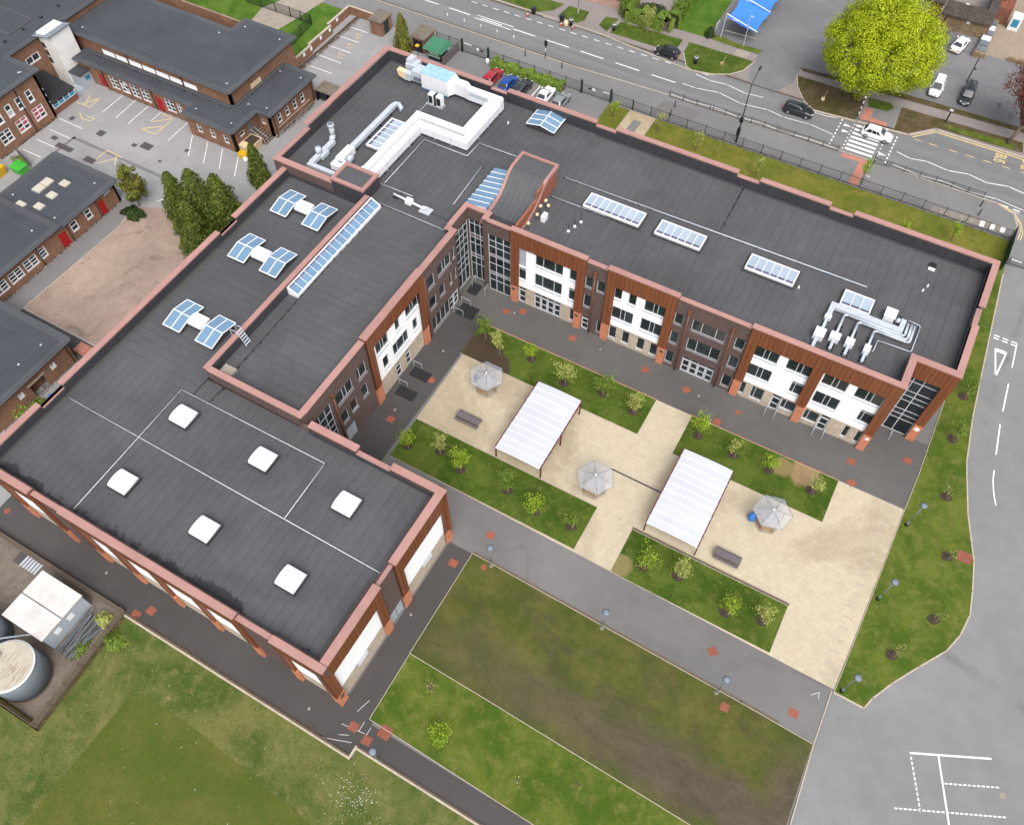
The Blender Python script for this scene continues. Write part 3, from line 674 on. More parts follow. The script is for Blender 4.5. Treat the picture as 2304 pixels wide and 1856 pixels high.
MB().strip([(-33.7, -53.0), (-31.2, -52.1)], 0.03, 0.0, 0.012).build('chalk_line', 'whitepaint', court)
for a, b in (((-31.9, -48.3), (-32.3, -49.6)), ((-31.2, -50.1), (-31.2, -51.0)), ((-30.4, -50.2), (-30.4, -51.6)), ((-32.9, -51.2), (-30.6, -50.9)), ((-32.6, -52.1), (-31.8, -51.7)), ((3.4, -27.9), (4.0, -27.3)), ((4.0, -27.3), (4.1, -27.9))):
    MB().strip([a, b], 0.03, 0.0, 0.014).build('chalk_line', 'whitepaint', court)

# old yard: bays, hatching, covers
def ymark(path, wd=0.09, mat='whitepaint'): return MB().strip(path, wd, 0.0, 0.008).build('bay_marking', mat, yard)
for (xa, ya, xb, yb) in ((-114.3, 6.5, -114.1, 2.0), (-111.8, 6.5, -111.5, 2.0), (-109.2, 6.5, -109.0, 1.95), (-106.6, 6.1, -106.5, 4.0), (-101.6, 6.3, -101.4, 1.9), (-99.1, 4.5, -96.65, 0.8), (-96.2, 4.4, -93.8, 0.7),
                         (-93.4, 4.3, -91.15, 0.9), (-90.6, 4.4, -88.3, 0.75), (-118.7, -2.12, -114.0, -2.2), (-117.9, -4.6, -113.9, -4.6), (-118, -7.06, -114.5, -7.06), (-118, -9.58, -114.7, -9.5), (-94.2, -8.2, -91.6, -3.8)):
    ymark([(xa, ya), (xb, yb)])
for pth in ([(-106.5, 6.1), (-104.0, 5.9), (-104.0, 2.0), (-106.4, 2.0)], [(-106.3, 3.9), (-104.1, 5.9)], [(-106.3, 2.2), (-104.2, 3.9)], [(-119.0, 1.8), (-116.6, 1.9), (-116.8, 4.3)], [(-118.2, 1.8), (-116.8, 4.0)], [(-117.4, 1.85), (-118.6, 4.0)],
            [(-116.9, 0.2), (-115.6, -0.6), (-114.2, -0.3), (-114.0, 0.4), (-115.4, 0.2)], [(-107.6, -7.2), (-107.4, -3.8)], [(-106.8, -6.6), (-105.2, -4.6)], [(-105.6, -3.9), (-104.4, -5.6)], [(-107.4, -3.9), (-104.6, -4.0)]):
    ymark(pth, 0.1, 'yellowpaint')
MB().strip([(-113.6, -7.6), (-113.6, -4.2), (-94.0, -4.3)], 0.5, 0.0, 0.006).build('tarmac_patch', 'footway', yard)
for (x, y, sx, sy) in ((-113.2, -6.4, 1.5, .45), (-110.9, -1.6, .6, .55), (-117.0, -1.2, .35, .4), (-116.0, -5.6, .5, .35), (-103.2, -0.5, .9, .6), (-104.9, -1.2, .4, .3), (-97.6, 1.6, .3, .3), (-108.2, -6.6, .9, .5), (-92.9, -6.4, .9, .8), (-99.4, -2.0, .25, .2)):
    B(x - sx, x + sx, y - sy, y + sy, 0.0, 0.012).build('drain_cover', 'cover', yard)
for (ya, x0, x1) in ((37.25, -95.2, -91.4), (34.4, -95.3, -91.1), (31.55, -95.0, -90.7), (28.73, -95.1, -90.4), (25.9, -94.8, -90.1)): ymark([(x0, ya), (x1, ya)], 0.1)
for (x, y) in ((-92.0, 35.86), (-91.65, 32.97), (-91.4, 30.16)):
    pts = [(x + .45 * cos(t * pi / 7 + .6), y + .5 * sin(t * pi / 7 + .6)) for t in range(13)]
    ymark(pts, 0.09, 'yellowpaint'); ymark([(x - .1, y + .5), (x - .7, y + .35), (x - .95, y + .6)], 0.09, 'yellowpaint')
struct('worn_playground', P([(-95.6, -30.3), (-95.2, -14.2), (-96.2, -10.6), (-92.6, -8.8), (-77.2, -8.8), (-77.2, -30.4), (-83.7, -30.2)], -0.05, 0.03), 'playdirt')
pg = MB().strip([(-96.2, -10.6), (-95.3, -14.2), (-95.6, -30.35), (-78, -30.4)], 0.1, 0.0, 0.06).build('kerb', 'kerb', yard)
P([(-98.3, -31.4), (-95.7, -31.4), (-95.4, -14), (-96.4, -10.2), (-98.3, -9.4)], 0.0, 0.01).build('classroom_path', 'footway', yard)
P([(-98.3, -33), (-77, -33), (-77, -30.5), (-95.7, -30.5)], 0.0, 0.008).build('back_path', 'darktarmac', yard)
struct('garden_lawn', P([(-135, 23.6), (-96.1, 23.4), (-96.0, 24.6), (-97.4, 40.6), (-135, 40.6)], -0.05, 0.04), 'garden')
struct('garden_path', P([(-108.4, 24), (-105.6, 24), (-103.6, 34.6), (-102.2, 44), (-106.4, 44), (-110.4, 34.5)], -0.05, 0.06), 'concrete')
struct('purple_bed', P([(-130, 23.4), (-108.8, 23.6), (-109.5, 28.8), (-130, 28.8)], -0.05, 0.055), 'soil')
struct('compound_yard', P([(-90, -53.3), (-57.6, -53.2), (-57.0, -64.6), (-90, -64.9)], -0.1, 0.012), 'gravel')

# ================================================================== NEW SCHOOL BUILDING
sch = thing('school_building', 'large flat-roofed brick school with pink copings and bronze portal frames round the courtyard', 'building', (-40, -10, 0))

class Fac:
    """a facade: axis 1 = plane y=c running along x, axis 0 = plane x=c running along y; s = outward sign"""
    def __init__(s, root, axis, c, sg): s.root, s.axis, s.c, s.s = root, axis, c, sg
    def box(s, mb, a0, a1, d0, d1, z0, z1):
        p, q = s.c + s.s * d0, s.c + s.s * d1
        if s.axis == 1: mb.box(a0, a1, p, q, z0, z1)
        else: mb.box(p, q, a0, a1, z0, z1)
        return mb
    def B(s, *a): return s.box(MB(), *a)
    def pt(s, a, d, z): return (a, s.c + s.s * d, z) if s.axis == 1 else (s.c + s.s * d, a, z)

def wall(F, a0, a1, z0, z1, ops, mat, name='wall', d0=-0.35, d1=0.0):
    ops = [o for o in ops if o[1] > a0 and o[0] < a1 and o[3] > z0 and o[2] < z1]
    zs = sorted({z0, z1} | {min(max(z, z0), z1) for o in ops for z in o[2:4]})
    mb = MB()
    for zb, zt in zip(zs[:-1], zs[1:]):
        zc = (zb + zt) / 2
        cut = sorted((max(o[0], a0), min(o[1], a1)) for o in ops if o[2] < zc < o[3])
        a = a0
        for c0, c1 in cut:
            if c0 > a + 1e-4: F.box(mb, a, c0, d0, d1, zb, zt)
            a = max(a, c1)
        if a < a1 - 1e-4: F.box(mb, a, a1, d0, d1, zb, zt)
    return mb.build(name, mat, F.root)

def window(F, a0, a1, z0, z1, cols=1, rows=(), d=-0.14, fw=0.07, fm='alu', gm='glass', sill=True, splits=None, name='window', solid=()):
    """frame with mullions; each pane a sub-part"""
    mb = MB(); D0, D1 = d - 0.07, d
    F.box(mb, a0, a1, D0, D1, z0, z0 + fw); F.box(mb, a0, a1, D0, D1, z1 - fw, z1)
    F.box(mb, a0, a0 + fw, D0, D1, z0 + fw, z1 - fw); F.box(mb, a1 - fw, a1, D0, D1, z0 + fw, z1 - fw)
    xs = [a0] + (splits if splits else [a0 + (a1 - a0) * i / cols for i in range(1, cols)]) + [a1]
    zs = [z0] + list(rows) + [z1]
    for xm in xs[1:-1]: F.box(mb, xm - fw / 2, xm + fw / 2, D0, D1 - .004, z0 + fw, z1 - fw)
    for zm in zs[1:-1]: F.box(mb, a0 + fw, a1 - fw, D0, D1 - .008, zm - fw / 2, zm + fw / 2)
    o = mb.build(name, fm, F.root)
    for i in range(len(xs) - 1):
        for j in range(len(zs) - 1):
            g = gm[(i + j) % len(gm)] if isinstance(gm, (list, tuple)) else gm
            if (i, j) in solid: g = solid[(i, j)]
            F.box(MB(), xs[i] + .01, xs[i + 1] - .01, D0 + .015, D0 + .035, zs[j] + .01, zs[j + 1] - .01).build('pane', g, o)
    if sill: F.box(MB(), a0 - .03, a1 + .03, D0, 0.035, z0 - .06, z0 - .002).build('sill', 'white' if fm != 'alu' else 'greypanel', o)
    return o

def doors(F, a0, a1, z1, n, d=-0.14, fm='alu', gm='glass', fan=0.5, z0=0.02):
    """glazed door set: leaves with mid rails and a top light"""
    mb = MB(); D0, D1 = d - 0.07, d; fw = 0.07
    zt = z1 - fan
    F.box(mb, a0, a1, D0, D1, z1 - fw, z1); F.box(mb, a0, a1, D0, D1, zt - fw, zt)
    for i in range(n + 1):
        x = a0 + (a1 - a0 - fw) * i / n; F.box(mb, x, x + fw, D0, D1, z0, z1 - fw)
    o = mb.build('door', fm, F.root)
    w = (a1 - a0) / n
    for i in range(n):
        xa, xb = a0 + w * i + .06, a0 + w * (i + 1) - .04
        lf = MB()
        F.box(lf, xa, xb, D0, D1 - .01, z0, z0 + .22); F.box(lf, xa, xb, D0, D1 - .01, zt - .22, zt - fw)
        F.box(lf, xa, xb, D0, D1 - .012, z0 + 1.0, z0 + 1.14)
        F.box(lf, xa, xa + .1, D0, D1 - .014, z0 + .2, zt - .2); F.box(lf, xb - .1, xb, D0, D1 - .014, z0 + .2, zt - .2)
        lf.build('leaf', fm, o)
        F.box(MB(), xa + .05, xb - .05, D0 + .01, D0 + .03, z0 + .2, z0 + 1.0).build('pane', gm, o)
        F.box(MB(), xa + .05, xb - .05, D0 + .01, D0 + .03, z0 + 1.14, zt - .2).build('pane', gm, o)
        F.box(MB(), xa, xb, D0 + .01, D0 + .03, zt, z1 - fw).build('pane', gm, o)
    return o

def coping(x0, x1, y0, y1, z0, z1, mat='coping', root=None):
    return B(x0, x1, y0, y1, z0, z1).build('coping', mat, root or sch)

def portal(F, a0, a1, legs, zt, top=9.55, depth=0.25, base=2.85, step=0.5, leg_w=0.9):
    """bronze standing-seam portal: one panel object per tray, brick pillar bases"""
    n = max(1, round((a1 - a0) / step)); w = (a1 - a0) / n
    for i in range(n):
        xa, xb = a0 + i * w, a0 + (i + 1) * w; xc = (xa + xb) / 2
        leg = any(l0 - .05 < xc < l1 + .05 for l0, l1 in legs)
        F.B(xa + .012, xb - .012, 0.0, depth, base if leg else top, zt).build('cladding_panel', 'corten', F.root)
        F.B(xa - .012, xa + .012, 0.0, depth + .02, base if leg else top, zt).build('standing_seam', 'cortenseam', F.root)
    for l0, l1 in legs:
        F.B(l0, l1, -.02, depth + .02, 0.0, base - .01).build('pillar_base', 'orange', F.root)
        F.B(l0, l1, -.3, 0.0, base, top).build('pillar_return', 'corten', F.root)

# ---- right wing, courtyard side (plane y=0.25)
FS = Fac(sch, 1, 0.25, -1)
T, Mi, G = (7.45, 9.25), (4.1, 6.15), (0.55, 2.65)
def bay(F, a0, a1, items, legs, zt=11.86, panel=(2.9, 9.55), stone_top=2.9, d=-0.06):
    """items: (a0,a1,z0,z1,kind,cols)"""
    ops = [it[:4] for it in items]
    inn = [(legs[i][1], legs[i + 1][0]) for i in range(len(legs) - 1)]
    for i0, i1 in inn:
        wall(F, i0, i1, panel[0], panel[1], ops, 'render', 'render_panel', -0.4, d)
        wall(F, i0, i1, 0.0, stone_top - .002, ops, 'stone', 'stone_wall', -0.4, d - .01)
    F.B(a0, a1, -0.4, -0.02, panel[1], zt).build('wall', 'brick', F.root)
    for l0, l1 in legs: F.B(l0, l1, -0.4, -0.03, 0.0, panel[1]).build('wall', 'brick', F.root)
    portal(F, a0, a1, legs, zt)
    put(F, items, d - .12)
def put(F, items, d=-0.14):
    for it in items:
        a0, a1, z0, z1, k = it[:5]; n = it[5] if len(it) > 5 else 1
        if k == 'w':
            sp = None
            if n == 3: sp = [a0 + (a1 - a0) * .29, a0 + (a1 - a0) * .71] if (a1 - a0) > 3 else [a0 + (a1 - a0) * .42, a0 + (a1 - a0) * .62]
            if n == 2: sp = [a0 + (a1 - a0) * .3]
            window(F, a0, a1, z0, z1, n, [z1 - .42] if z1 < 7 and z1 - z0 > 1.6 and it[-1] == 't' else [], d=d, splits=sp)
        elif k == 'd': doors(F, a0, a1, z1, n, d=d)
        elif k == 'p': F.B(a0, a1, d - .03, d + .04, z0, z1).build('blank_panel', 'greypanel', F.root)

bay(FS, -44.1, -34.7, [(-43.25, -42.25, 6.4, 9.25, 'p'), (-41.08, -37.5, *T, 'w', 3), (-36.7, -35.75, *T, 'w', 1),
    (-43.22, -42.25, *Mi, 'w', 1, 't'), (-41.1, -37.5, *Mi, 'w', 3), (-36.63, -35.75, *Mi, 'w', 1, 't'),
    (-43.2, -42.2, 0, 2.75, 'd', 1), (-41.08, -37.5, 0, 2.75, 'd', 4), (-36.3, -35.7, *G, 'w', 1)], [(-44.1, -43.25), (-35.6, -34.7)])
b1 = [(-34.68, -33.72, *T, 'w', 1), (-33.22, -32.2, *T, 'w', 1), (-34.66, -33.72, *Mi, 'w', 1), (-34.66, -33.72, 0, 2.5, 'd', 1), (-32.7, -32.1, *G, 'w', 1)]
wall(FS, -34.7, -32.0, 0, 11.48, [i[:4] for i in b1], 'brick'); put(FS, b1)
bay(FS, -32.0, -23.9, [(-31.1, -30.15, *T, 'w', 1), (-29.35, -28.4, *T, 'w', 1), (-27.45, -24.85, *T, 'w', 3), (-31.1, -28.45, *Mi, 'w', 3), (-27.5, -24.85, *Mi, 'w', 3),
    (-31.08, -30.15, *G, 'w', 1), (-29.4, -28.48, *G, 'w', 1), (-27.5, -26.55, *G, 'w', 1), (-25.85, -24.9, *G, 'w', 1)], [(-32.0, -31.12), (-24.75, -23.9)])
b2 = [(-23.85, -22.85, *z, 'w', 1) for z in (T, Mi, G)] + [(-16.9, -15.82, *z, 'w', 1) for z in (T, Mi, G)] + \
     [(-21.8, -17.95, *T, 'w', 3), (-21.8, -17.95, *Mi, 'w', 3), (-21.8, -17.95, 0, 2.75, 'd', 4)]
wall(FS, -23.9, -15.6, 0, 11.48, [i[:4] for i in b2], 'brick'); put(FS, b2)
bay(FS, -15.6, 0.0, [(-14.78, -12.06, *T, 'w', 3), (-11.15, -8.42, *T, 'w', 3), (-7.3, -4.68, *T, 'w', 3), (-3.85, -1.0, *T, 'w', 3),
    (-14.7, -12.08, *Mi, 'w', 3), (-9.85, -8.4, *Mi, 'w', 2, 't'), (-7.28, -4.6, *Mi, 'w', 3), (-2.4, -0.92, *Mi, 'w', 2, 't'),
    (-14.72, -14.12, *G, 'w', 1), (-13.45, -12.0, *G, 'w', 2), (-11.1, -10.05, 0, 2.75, 'd', 1), (-9.98, -8.3, 0.95, 2.65, 'w', 2), (-7.32, -5.72, 0.75, 2.6, 'w', 2),
    (-5.6, -4.55, 0, 2.75, 'd', 1), (-2.9, -2.3, *G, 'w', 1), (-1.52, -0.9, *G, 'w', 1)], [(-15.6, -14.72), (-8.28, -7.4), (-0.86, 0.0)])
# east return of the wing and the glazed notch
FE0 = Fac(sch, 0, 0.0, 1)
FE0.B(0.05, 4.0, -0.4, -0.06, 0, 11.86).build('wall', 'brick', sch)
for i in range(8): FE0.B(0.25 + i * .46, 0.69 + i * .46, -0.05, 0.0, 2.85 if i < 2 else 9.5, 11.86).build('cladding_panel', 'corten', sch)
FE0.B(0.02, 0.9, -0.05, 0.02, 0, 2.84).build('pillar_base', 'orange', sch)
FN = Fac(sch, 1, 4.2, -1)
FN.B(0.0, 3.5, -0.5, -0.45, 0, 9.6).build('wall', 'black', sch)
portal(FN, 0.05, 4.45, [(3.55, 4.45)], 11.86, 9.55, 0.3)
FN.B(0.0, 4.4, -0.4, -0.02, 9.5, 11.86).build('wall', 'brick', sch)
window(FN, 0.05, 3.55, 0.02, 9.5, 3, (2.3, 3.1, 3.9, 5.4, 6.2, 7.0, 8.5), d=-0.08, fw=0.09, splits=[0.9, 1.95], sill=False, name='curtain_wall')
# recessed stair corner and its glazing
FR1 = Fac(sch, 0, -50.4, 1); FR2 = Fac(sch, 1, 1.0, -1); FR3 = Fac(sch, 1, 0.3, -1)
wall(FR1, -3.0, 1.0, 0, 11.58, [(-1.75, 0.9, 0, 9.85)], 'brick'); wall(FR2, -50.7, -47.6, 0, 11.58, [(-50.3, -48.1, 0, 9.85)], 'brick')
wall(FR3, -47.6, -44.1, 0, 11.58, [(-47.3, -44.3, 0, 9.5)], 'brick')
B(-48.0, -47.62, 0.34, 1.3, 0, 11.57).build('wall', 'brick', sch)
rows = (1.95, 2.75, 4.0, 4.7, 6.1, 6.9, 7.3, 9.1)
window(FR1, -1.75, 0.9, 0.02, 9.85, 3, (2.5, 3.6, 4.6, 6.1, 7.2, 8.2, 9.3), d=-0.08, fw=0.09, sill=False, name='curtain_wall')
sp = {(i, j): 'timber' for i in range(3) for j in (2, 5)}
window(FR2, -50.3, -48.1, 0.02, 9.85, 3, (2.6, 3.75, 4.3, 6.05, 7.0, 7.6, 9.2), d=-0.08, fw=0.09, sill=False, name='curtain_wall', solid=sp)
window(FR3, -47.3, -44.3, 0.02, 9.5, 3, (1.9, 2.9, 3.3, 4.75, 5.95, 6.3, 7.55, 8.5), d=-0.08, fw=0.09, sill=False, name='curtain_wall', solid={(i, j): 'timber' for i in range(3) for j in (2, 5)})
# ---- left wing, courtyard side (plane x=-49.7)
FL = Fac(sch, 0, -49.6, 1)
wN = [(-7.0, -4.2, 7.7, 9.5, 'w', 3), (-9.1, -7.65, 7.55, 9.5, 'w', 1), (-3.85, -3.3, 7.8, 9.65, 'w', 1), (-7.0, -5.82, 4.3, 6.15, 'w', 1), (-4.85, -4.25, 4.35, 6.25, 'w', 1), (-3.72, -3.22, 4.45, 6.25, 'w', 1),
      (-9.15, -7.68, 4.1, 6.0, 'w', 1), (-9.05, -5.2, 0.05, 2.55, 'w', 4), (-5.15, -3.2, 0, 2.6, 'd', 2)]
wall(FL, -10.1, -3.0, 0, 11.48, [i[:4] for i in wN], 'brick'); put(FL, wN)
B(-50.7, -49.95, -3.0, -2.65, 0, 11.48).build('wall', 'brick', sch)
bay(FL, -20.75, -10.1, [(-13.55, -11.05, 7.4, 9.2, 'w', 3), (-15.6, -14.7, 7.3, 9.2, 'w', 1), (-19.25, -16.95, 7.2, 9.1, 'w', 3), (-12.62, -11.65, 4.15, 6.05, 'w', 1), (-16.6, -13.6, 4.0, 6.0, 'w', 3), (-18.58, -17.52, 3.9, 5.9, 'w', 1),
    (-14.68, -13.75, 0, 2.6, 'd', 1), (-16.66, -15.68, 0, 2.5, 'd', 1), (-11.5, -11.1, 1.6, 2.4, 'p')], [(-20.75, -19.75), (-11.05, -10.1)])
wS = [(-22.82, -21.25, 7.0, 9.05, 'w', 2), (-26.45, -23.7, 6.95, 8.9, 'w', 3), (-22.8, -21.7, 3.65, 5.65, 'w', 1), (-24.8, -23.7, 3.6, 5.5, 'w', 1), (-26.47, -25.35, 3.5, 5.45, 'w', 1), (-26.4, -24.75, 0, 2.3, 'D', 2), (-30.2, -27.4, 0.1, 8.95, 'c')]
wall(FL, -31.1, -20.75, 0, 11.48, [i[:4] for i in wS], 'brick'); put(FL, wS[:5])
dr = FL.B(-26.4, -24.75, -.2, -.12, 0.02, 2.3).build('door', 'greypanel', sch); FL.B(-25.59, -25.56, -.13, -.11, 0.05, 2.25).build('door_joint', 'darkmetal', dr)
window(FL, -30.2, -27.4, 0.1, 8.95, 3, (1.9, 2.8, 4.2, 5.2, 6.2, 7.6), d=-0.08, fw=0.09, sill=False, name='curtain_wall')
# ---- hidden outer walls
for a in ((-74.9, -74.5, -3.3, 20.9), (4.05, 4.4, 4.25, 21.2), (-61.6, -61.2, -31.2, -3.0)): B(a[0], a[1], a[2], a[3], 0, 11.48).build('wall', 'brick', sch)
B(-74.6, 4.2, 20.95, 21.35, 0, 11.48).build('wall', 'brick', sch)
B(-74.48, -61.7, -3.35, -3.0, 0, 11.48).build('wall', 'brick', sch)
B(-61.2, -49.97, -31.3, -31.0, 0, 11.48).build('wall', 'brick', sch)
B(-73.35, -72.95, -49.2, -3.3, 0, 10.6).build('wall', 'brick', sch)
# ---- rain pipes
for x in (-33.45, -22.3, -17.4):
    p = MB().cyl((x, -0.02, 0.05), (x, -0.02, 10.2), 0.07, 0.07, 8).build('rain_pipe', 'corten', sch, True)
    B(x - .16, x + .16, -0.12, 0.12, 10.2, 10.55).build('hopper', 'corten', p)
p = MB().cyl((-49.4, -26.9, 0.05), (-49.4, -26.9, 9.5), 0.09, 0.09, 8).build('rain_pipe', 'corten', sch, True)
B(-49.55, -49.25, -27.05, -26.75, 9.5, 9.8).build('hopper', 'corten', p)
MB().cyl((-49.33, -9.95, 0.1), (-49.33, -9.95, 10.8), 0.07, 0.07, 8).build('rain_pipe', 'corten', sch, True)
# ---- badges on the pillar bases
for (x, c1) in ((-43.7, 'cover'), (-35.2, 'cover'), (-24.3, 'cover'), (-0.35, 'white'), (-7.75, 'tactile')):
    MB().cyl((x, -0.02, 2.3), (x, -0.06, 2.3), 0.22, 0.22, 14).build('badge', c1, sch)
MB().cyl((4.0, 3.9, 2.2), (4.0, 3.84, 2.2), 0.3, 0.3, 14).build('badge', 'white', sch)
MB().cyl((-33.66, -49.4, 2.2), (-33.6, -49.4, 2.2), 0.25, 0.25, 14).build('badge', 'cover', sch)

# ---- copings right wing and north block (bays stand 0.45 m higher and 0.5 m proud)
for (a, b) in ((-44.2, -34.6), (-32.1, -23.8), (-15.7, 0.08)): coping(a, b, -0.06, 0.6, 11.86, 12.0)
for (a, b) in ((-34.6, -32.1), (-23.8, -15.7), (-47.3, -44.2)): coping(a, b, 0.12, 0.66, 11.48, 11.6)
coping(-0.65, 0.08, 0.6, 3.9, 11.86, 12.0); coping(-0.65, 4.5, 3.9, 4.65, 11.862, 12.002)
coping(3.8, 4.5, 4.65, 11.4, 11.86, 12.0); coping(3.8, 4.36, 11.4, 14.2, 11.48, 11.6); coping(3.8, 4.5, 14.2, 20.9, 11.86, 12.0)
nb = [(-75.4, -58.8), (-56.4, -43.8), (-41.0, -25.3), (-22.6, -14.15), (-11.4, 4.5)]
for (a, b) in nb: coping(a, b, 20.95, 21.65, 11.86, 12.0)
for (a, b) in ((-58.8, -56.4), (-43.8, -41.0), (-25.3, -22.6), (-14.15, -11.4)): coping(a, b, 20.9, 21.4, 11.48, 11.6)
coping(-75.4, -74.6, 3.3, 20.95, 11.86, 12.0); coping(-74.95, -74.3, -2.6, 3.3, 11.48, 11.6)
coping(-74.95, -66.2, -3.4, -2.6, 11.52, 11.652)
coping(-61.7, -61.1, -31.3, -3.05, 11.48, 11.602); coping(-61.1, -49.5, -31.4, -30.75, 11.48, 11.6)
coping(-50.15, -49.42, -30.75, -20.85, 11.48, 11.602); coping(-50.1, -49.22, -20.85, -10.0, 11.86, 12.0); coping(-50.2, -49.45, -10.0, -2.65, 11.48, 11.6)
coping(-50.9, -50.2, -3.2, -2.55, 11.48, 11.603); coping(-50.9, -50.3, -2.55, 1.55, 11.58, 11.7); coping(-50.3, -47.3, 0.95, 1.55, 11.581, 11.701); coping(-48.0, -47.3, 0.15, 0.95, 11.58, 11.7)
# ---- dark upstands inside the parapets
def upst(axis, a0, a1, c, sgn, z0, z1, step=1.2):
    n = max(1, round(abs(a1 - a0) / step)); w_ = (a1 - a0) / n
    for i in range(n):
        p, q = a0 + i * w_ + .012, a0 + (i + 1) * w_ - .012
        if axis == 1: B(p, q, c, c + sgn * .06, z0, z1).build('upstand_panel', 'upstand', sch)
        else: B(c, c + sgn * .06, p, q, z0, z1).build('upstand_panel', 'upstand', sch)
for (a, b) in nb: upst(1, max(a, -74.5), min(b, 3.95), 20.95, -1, 10.4, 11.85)
for (a, b) in ((-58.8, -56.4), (-43.8, -41.0), (-25.3, -22.6), (-14.15, -11.4)): upst(1, a, b, 20.94, -1, 10.4, 11.47)
upst(0, -2.6, 3.2, -74.4, 1, 10.4, 11.47); upst(0, 3.3, 20.9, -74.5, 1, 10.4, 11.85)
upst(0, 4.7, 20.8, 3.75, -1, 10.4, 11.47); upst(1, -44, -0.7, 0.68, 1, 10.4, 11.47); upst(0, 0.7, 4.5, -0.68, -1, 10.4, 11.7)
upst(1, -74.4, -66.2, -2.6, 1, 10.4, 11.47); upst(0, -30.7, -3.2, -61.08, 1, 10.3, 11.47); upst(0, -30.6, -3.2, -50.22, -1, 10.3, 11.47)
upst(1, -61, -50.2, -30.72, 1, 10.3, 11.47)

# ---- roof sheets
def sheets(x0, x1, y0, y1, z, along, w_=1.0, mat='felt', root=None, lap=0.008):
    root = root or sch
    MB().box(x0, x1, y0, y1, z - .25, z - .02).build('roof_deck', 'feltlap', root)
    a0, a1 = (x0, x1) if along == 'y' else (y0, y1)
    n = max(1, round((a1 - a0) / w_)); s_ = (a1 - a0) / n
    for i in range(n):
        p = a0 + i * s_ + 0.008; q = a0 + (i + 1) * s_ - 0.010 - random.random() * .014
        zl, zh = z, z + lap
        l0, l1 = (y0, y1) if along == 'y' else (x0, x1)
        cuts = [l0, l1] if random.random() < .45 or l1 - l0 < 5 else [l0, l0 + (l1 - l0) * random.uniform(.2, .8), l1]
        for u0, u1 in zip(cuts[:-1], cuts[1:]):
            u1 -= .012 if u1 < l1 else 0; e = random.uniform(0, .004)
            if along == 'y':
                b = [(p, u0, z - .06), (q, u0, z - .06), (q, u1, z - .06), (p, u1, z - .06)]
                t = [(p, u0, zl + e), (q, u0, zh + e), (q, u1, zh), (p, u1, zl)]
            else:
                b = [(u0, p, z - .06), (u1, p, z - .06), (u1, q, z - .06), (u0, q, z - .06)]
                t = [(u0, p, zl + e), (u1, p, zl), (u1, q, zh), (u0, q, zh + e)]
            MB().hexa(b, t).build('roof_sheet', mat, root)
random.seed(11)
sheets(-43.6, -0.66, 0.66, 20.9, 10.4, 'y'); sheets(-0.66, 3.76, 4.66, 20.9, 10.4, 'y')
sheets(-62.0, -43.6, 1.5, 20.9, 10.4, 'y'); sheets(-74.4, -62.0, -2.6, 20.9, 10.4, 'y'); sheets(-62.0, -50.9, -2.5, 1.5, 10.4, 'y')
sheets(-61.1, -50.2, -30.75, -2.5, 10.35, 'x', 1.02)
sheets(-73.0, -61.7, -33.6, -3.4, 9.8, 'x', 1.02, 'felt_hall')
sheets(-73.0, -34.1, -49.3, -33.6, 9.8, 'y', 1.0, 'felt_hall'); sheets(-61.6, -34.1, -33.6, -31.45, 9.8, 'y')

# ---- hall: east and south sides
FH = Fac(sch, 0, -33.95, 1)
hp = [(-31.5, -30.6), (-39.2, -38.2), (-42.4, -41.45), (-49.95, -48.95)]
ops = [(-41.3, -39.3, 0, 2.5)]
wall(FH, -41.45, -39.2, 0, 10.48, ops, 'brick', d0=-.5); FH.B(-41.3, -39.3, -.2, -.1, 0.02, 2.5).build('door', 'greypanel', sch)
FH.B(-40.33, -40.28, -.12, -.08, 0.05, 2.45).build('door_joint', 'darkmetal', sch)
for (a0, a1, l0, l1) in ((-39.2, -30.6, (-39.2, -38.2), (-31.5, -30.6)), (-49.95, -41.45, (-49.95, -48.95), (-42.4, -41.45))):
    n = 3
    for i in range(n):
        w_ = (l1[0] - l0[1]) / n
        FH.B(l0[1] + i * w_ + .006, l0[1] + (i + 1) * w_ - .006, -.5, -.04, 2.75, 7.55).build('render_panel', 'render', sch)
    FH.B(l0[1], l1[0], -.5, -.05, 0, 2.74).build('stone_wall', 'stone', sch)
    FH.B(a0, a1, -.5, -.01, 7.56, 10.85).build('wall', 'brick', sch)
    portal(FH, a0, a1, [l0, l1], 10.86, 7.55, 0.22, 2.7)
for a0, a1 in ((-35.5, -34.0), (-46.5, -45.0)):
    lo = FH.B(a0, a1, -.05, .03, 1.9, 2.7).build('louvre', 'greypanel', sch)
    for k in range(5): FH.B(a0, a1, .03, .06, 1.98 + k * .14, 2.04 + k * .14).build('blade', 'alu', lo)
FHs = Fac(sch, 1, -49.6, -1)
pil = [-34.6, -38.9, -42.8, -48.2, -53.1, -58.0, -62.9, -66.8, -72.4]
def south_span(a0, a1, legs):
    portal(FHs, a0, a1, legs, 10.86, 8.2, 0.25, 2.7)
    for l0, l1 in zip(legs[:-1], legs[1:]):
        FHs.B(l0[1], l1[0], -.5, -.04, 2.75, 8.19).build('render_panel', 'render', sch)
        FHs.B(l0[1], l1[0], -.5, -.05, 0, 2.74).build('stone_wall', 'stone', sch)
    FHs.B(a0, a1, -.5, -.01, 8.2, 10.85).build('wall', 'brick', sch)
south_span(-38.95, -33.72, [(-38.95, -38.25), (-34.6, -33.72)])
south_span(-62.95, -42.75, [(-62.95, -62.2), (-58.3, -57.6), (-53.4, -52.7), (-48.5, -47.8), (-43.5, -42.75)])
south_span(-73.3, -66.75, [(-73.3, -72.4), (-67.5, -66.75)])
for a0, a1 in ((-42.75, -38.95), (-66.75, -62.95)): FHs.B(a0, a1, -.5, 0, 0, 10.48).build('wall', 'brick', sch)
FHn = Fac(sch, 1, -31.15, 1)
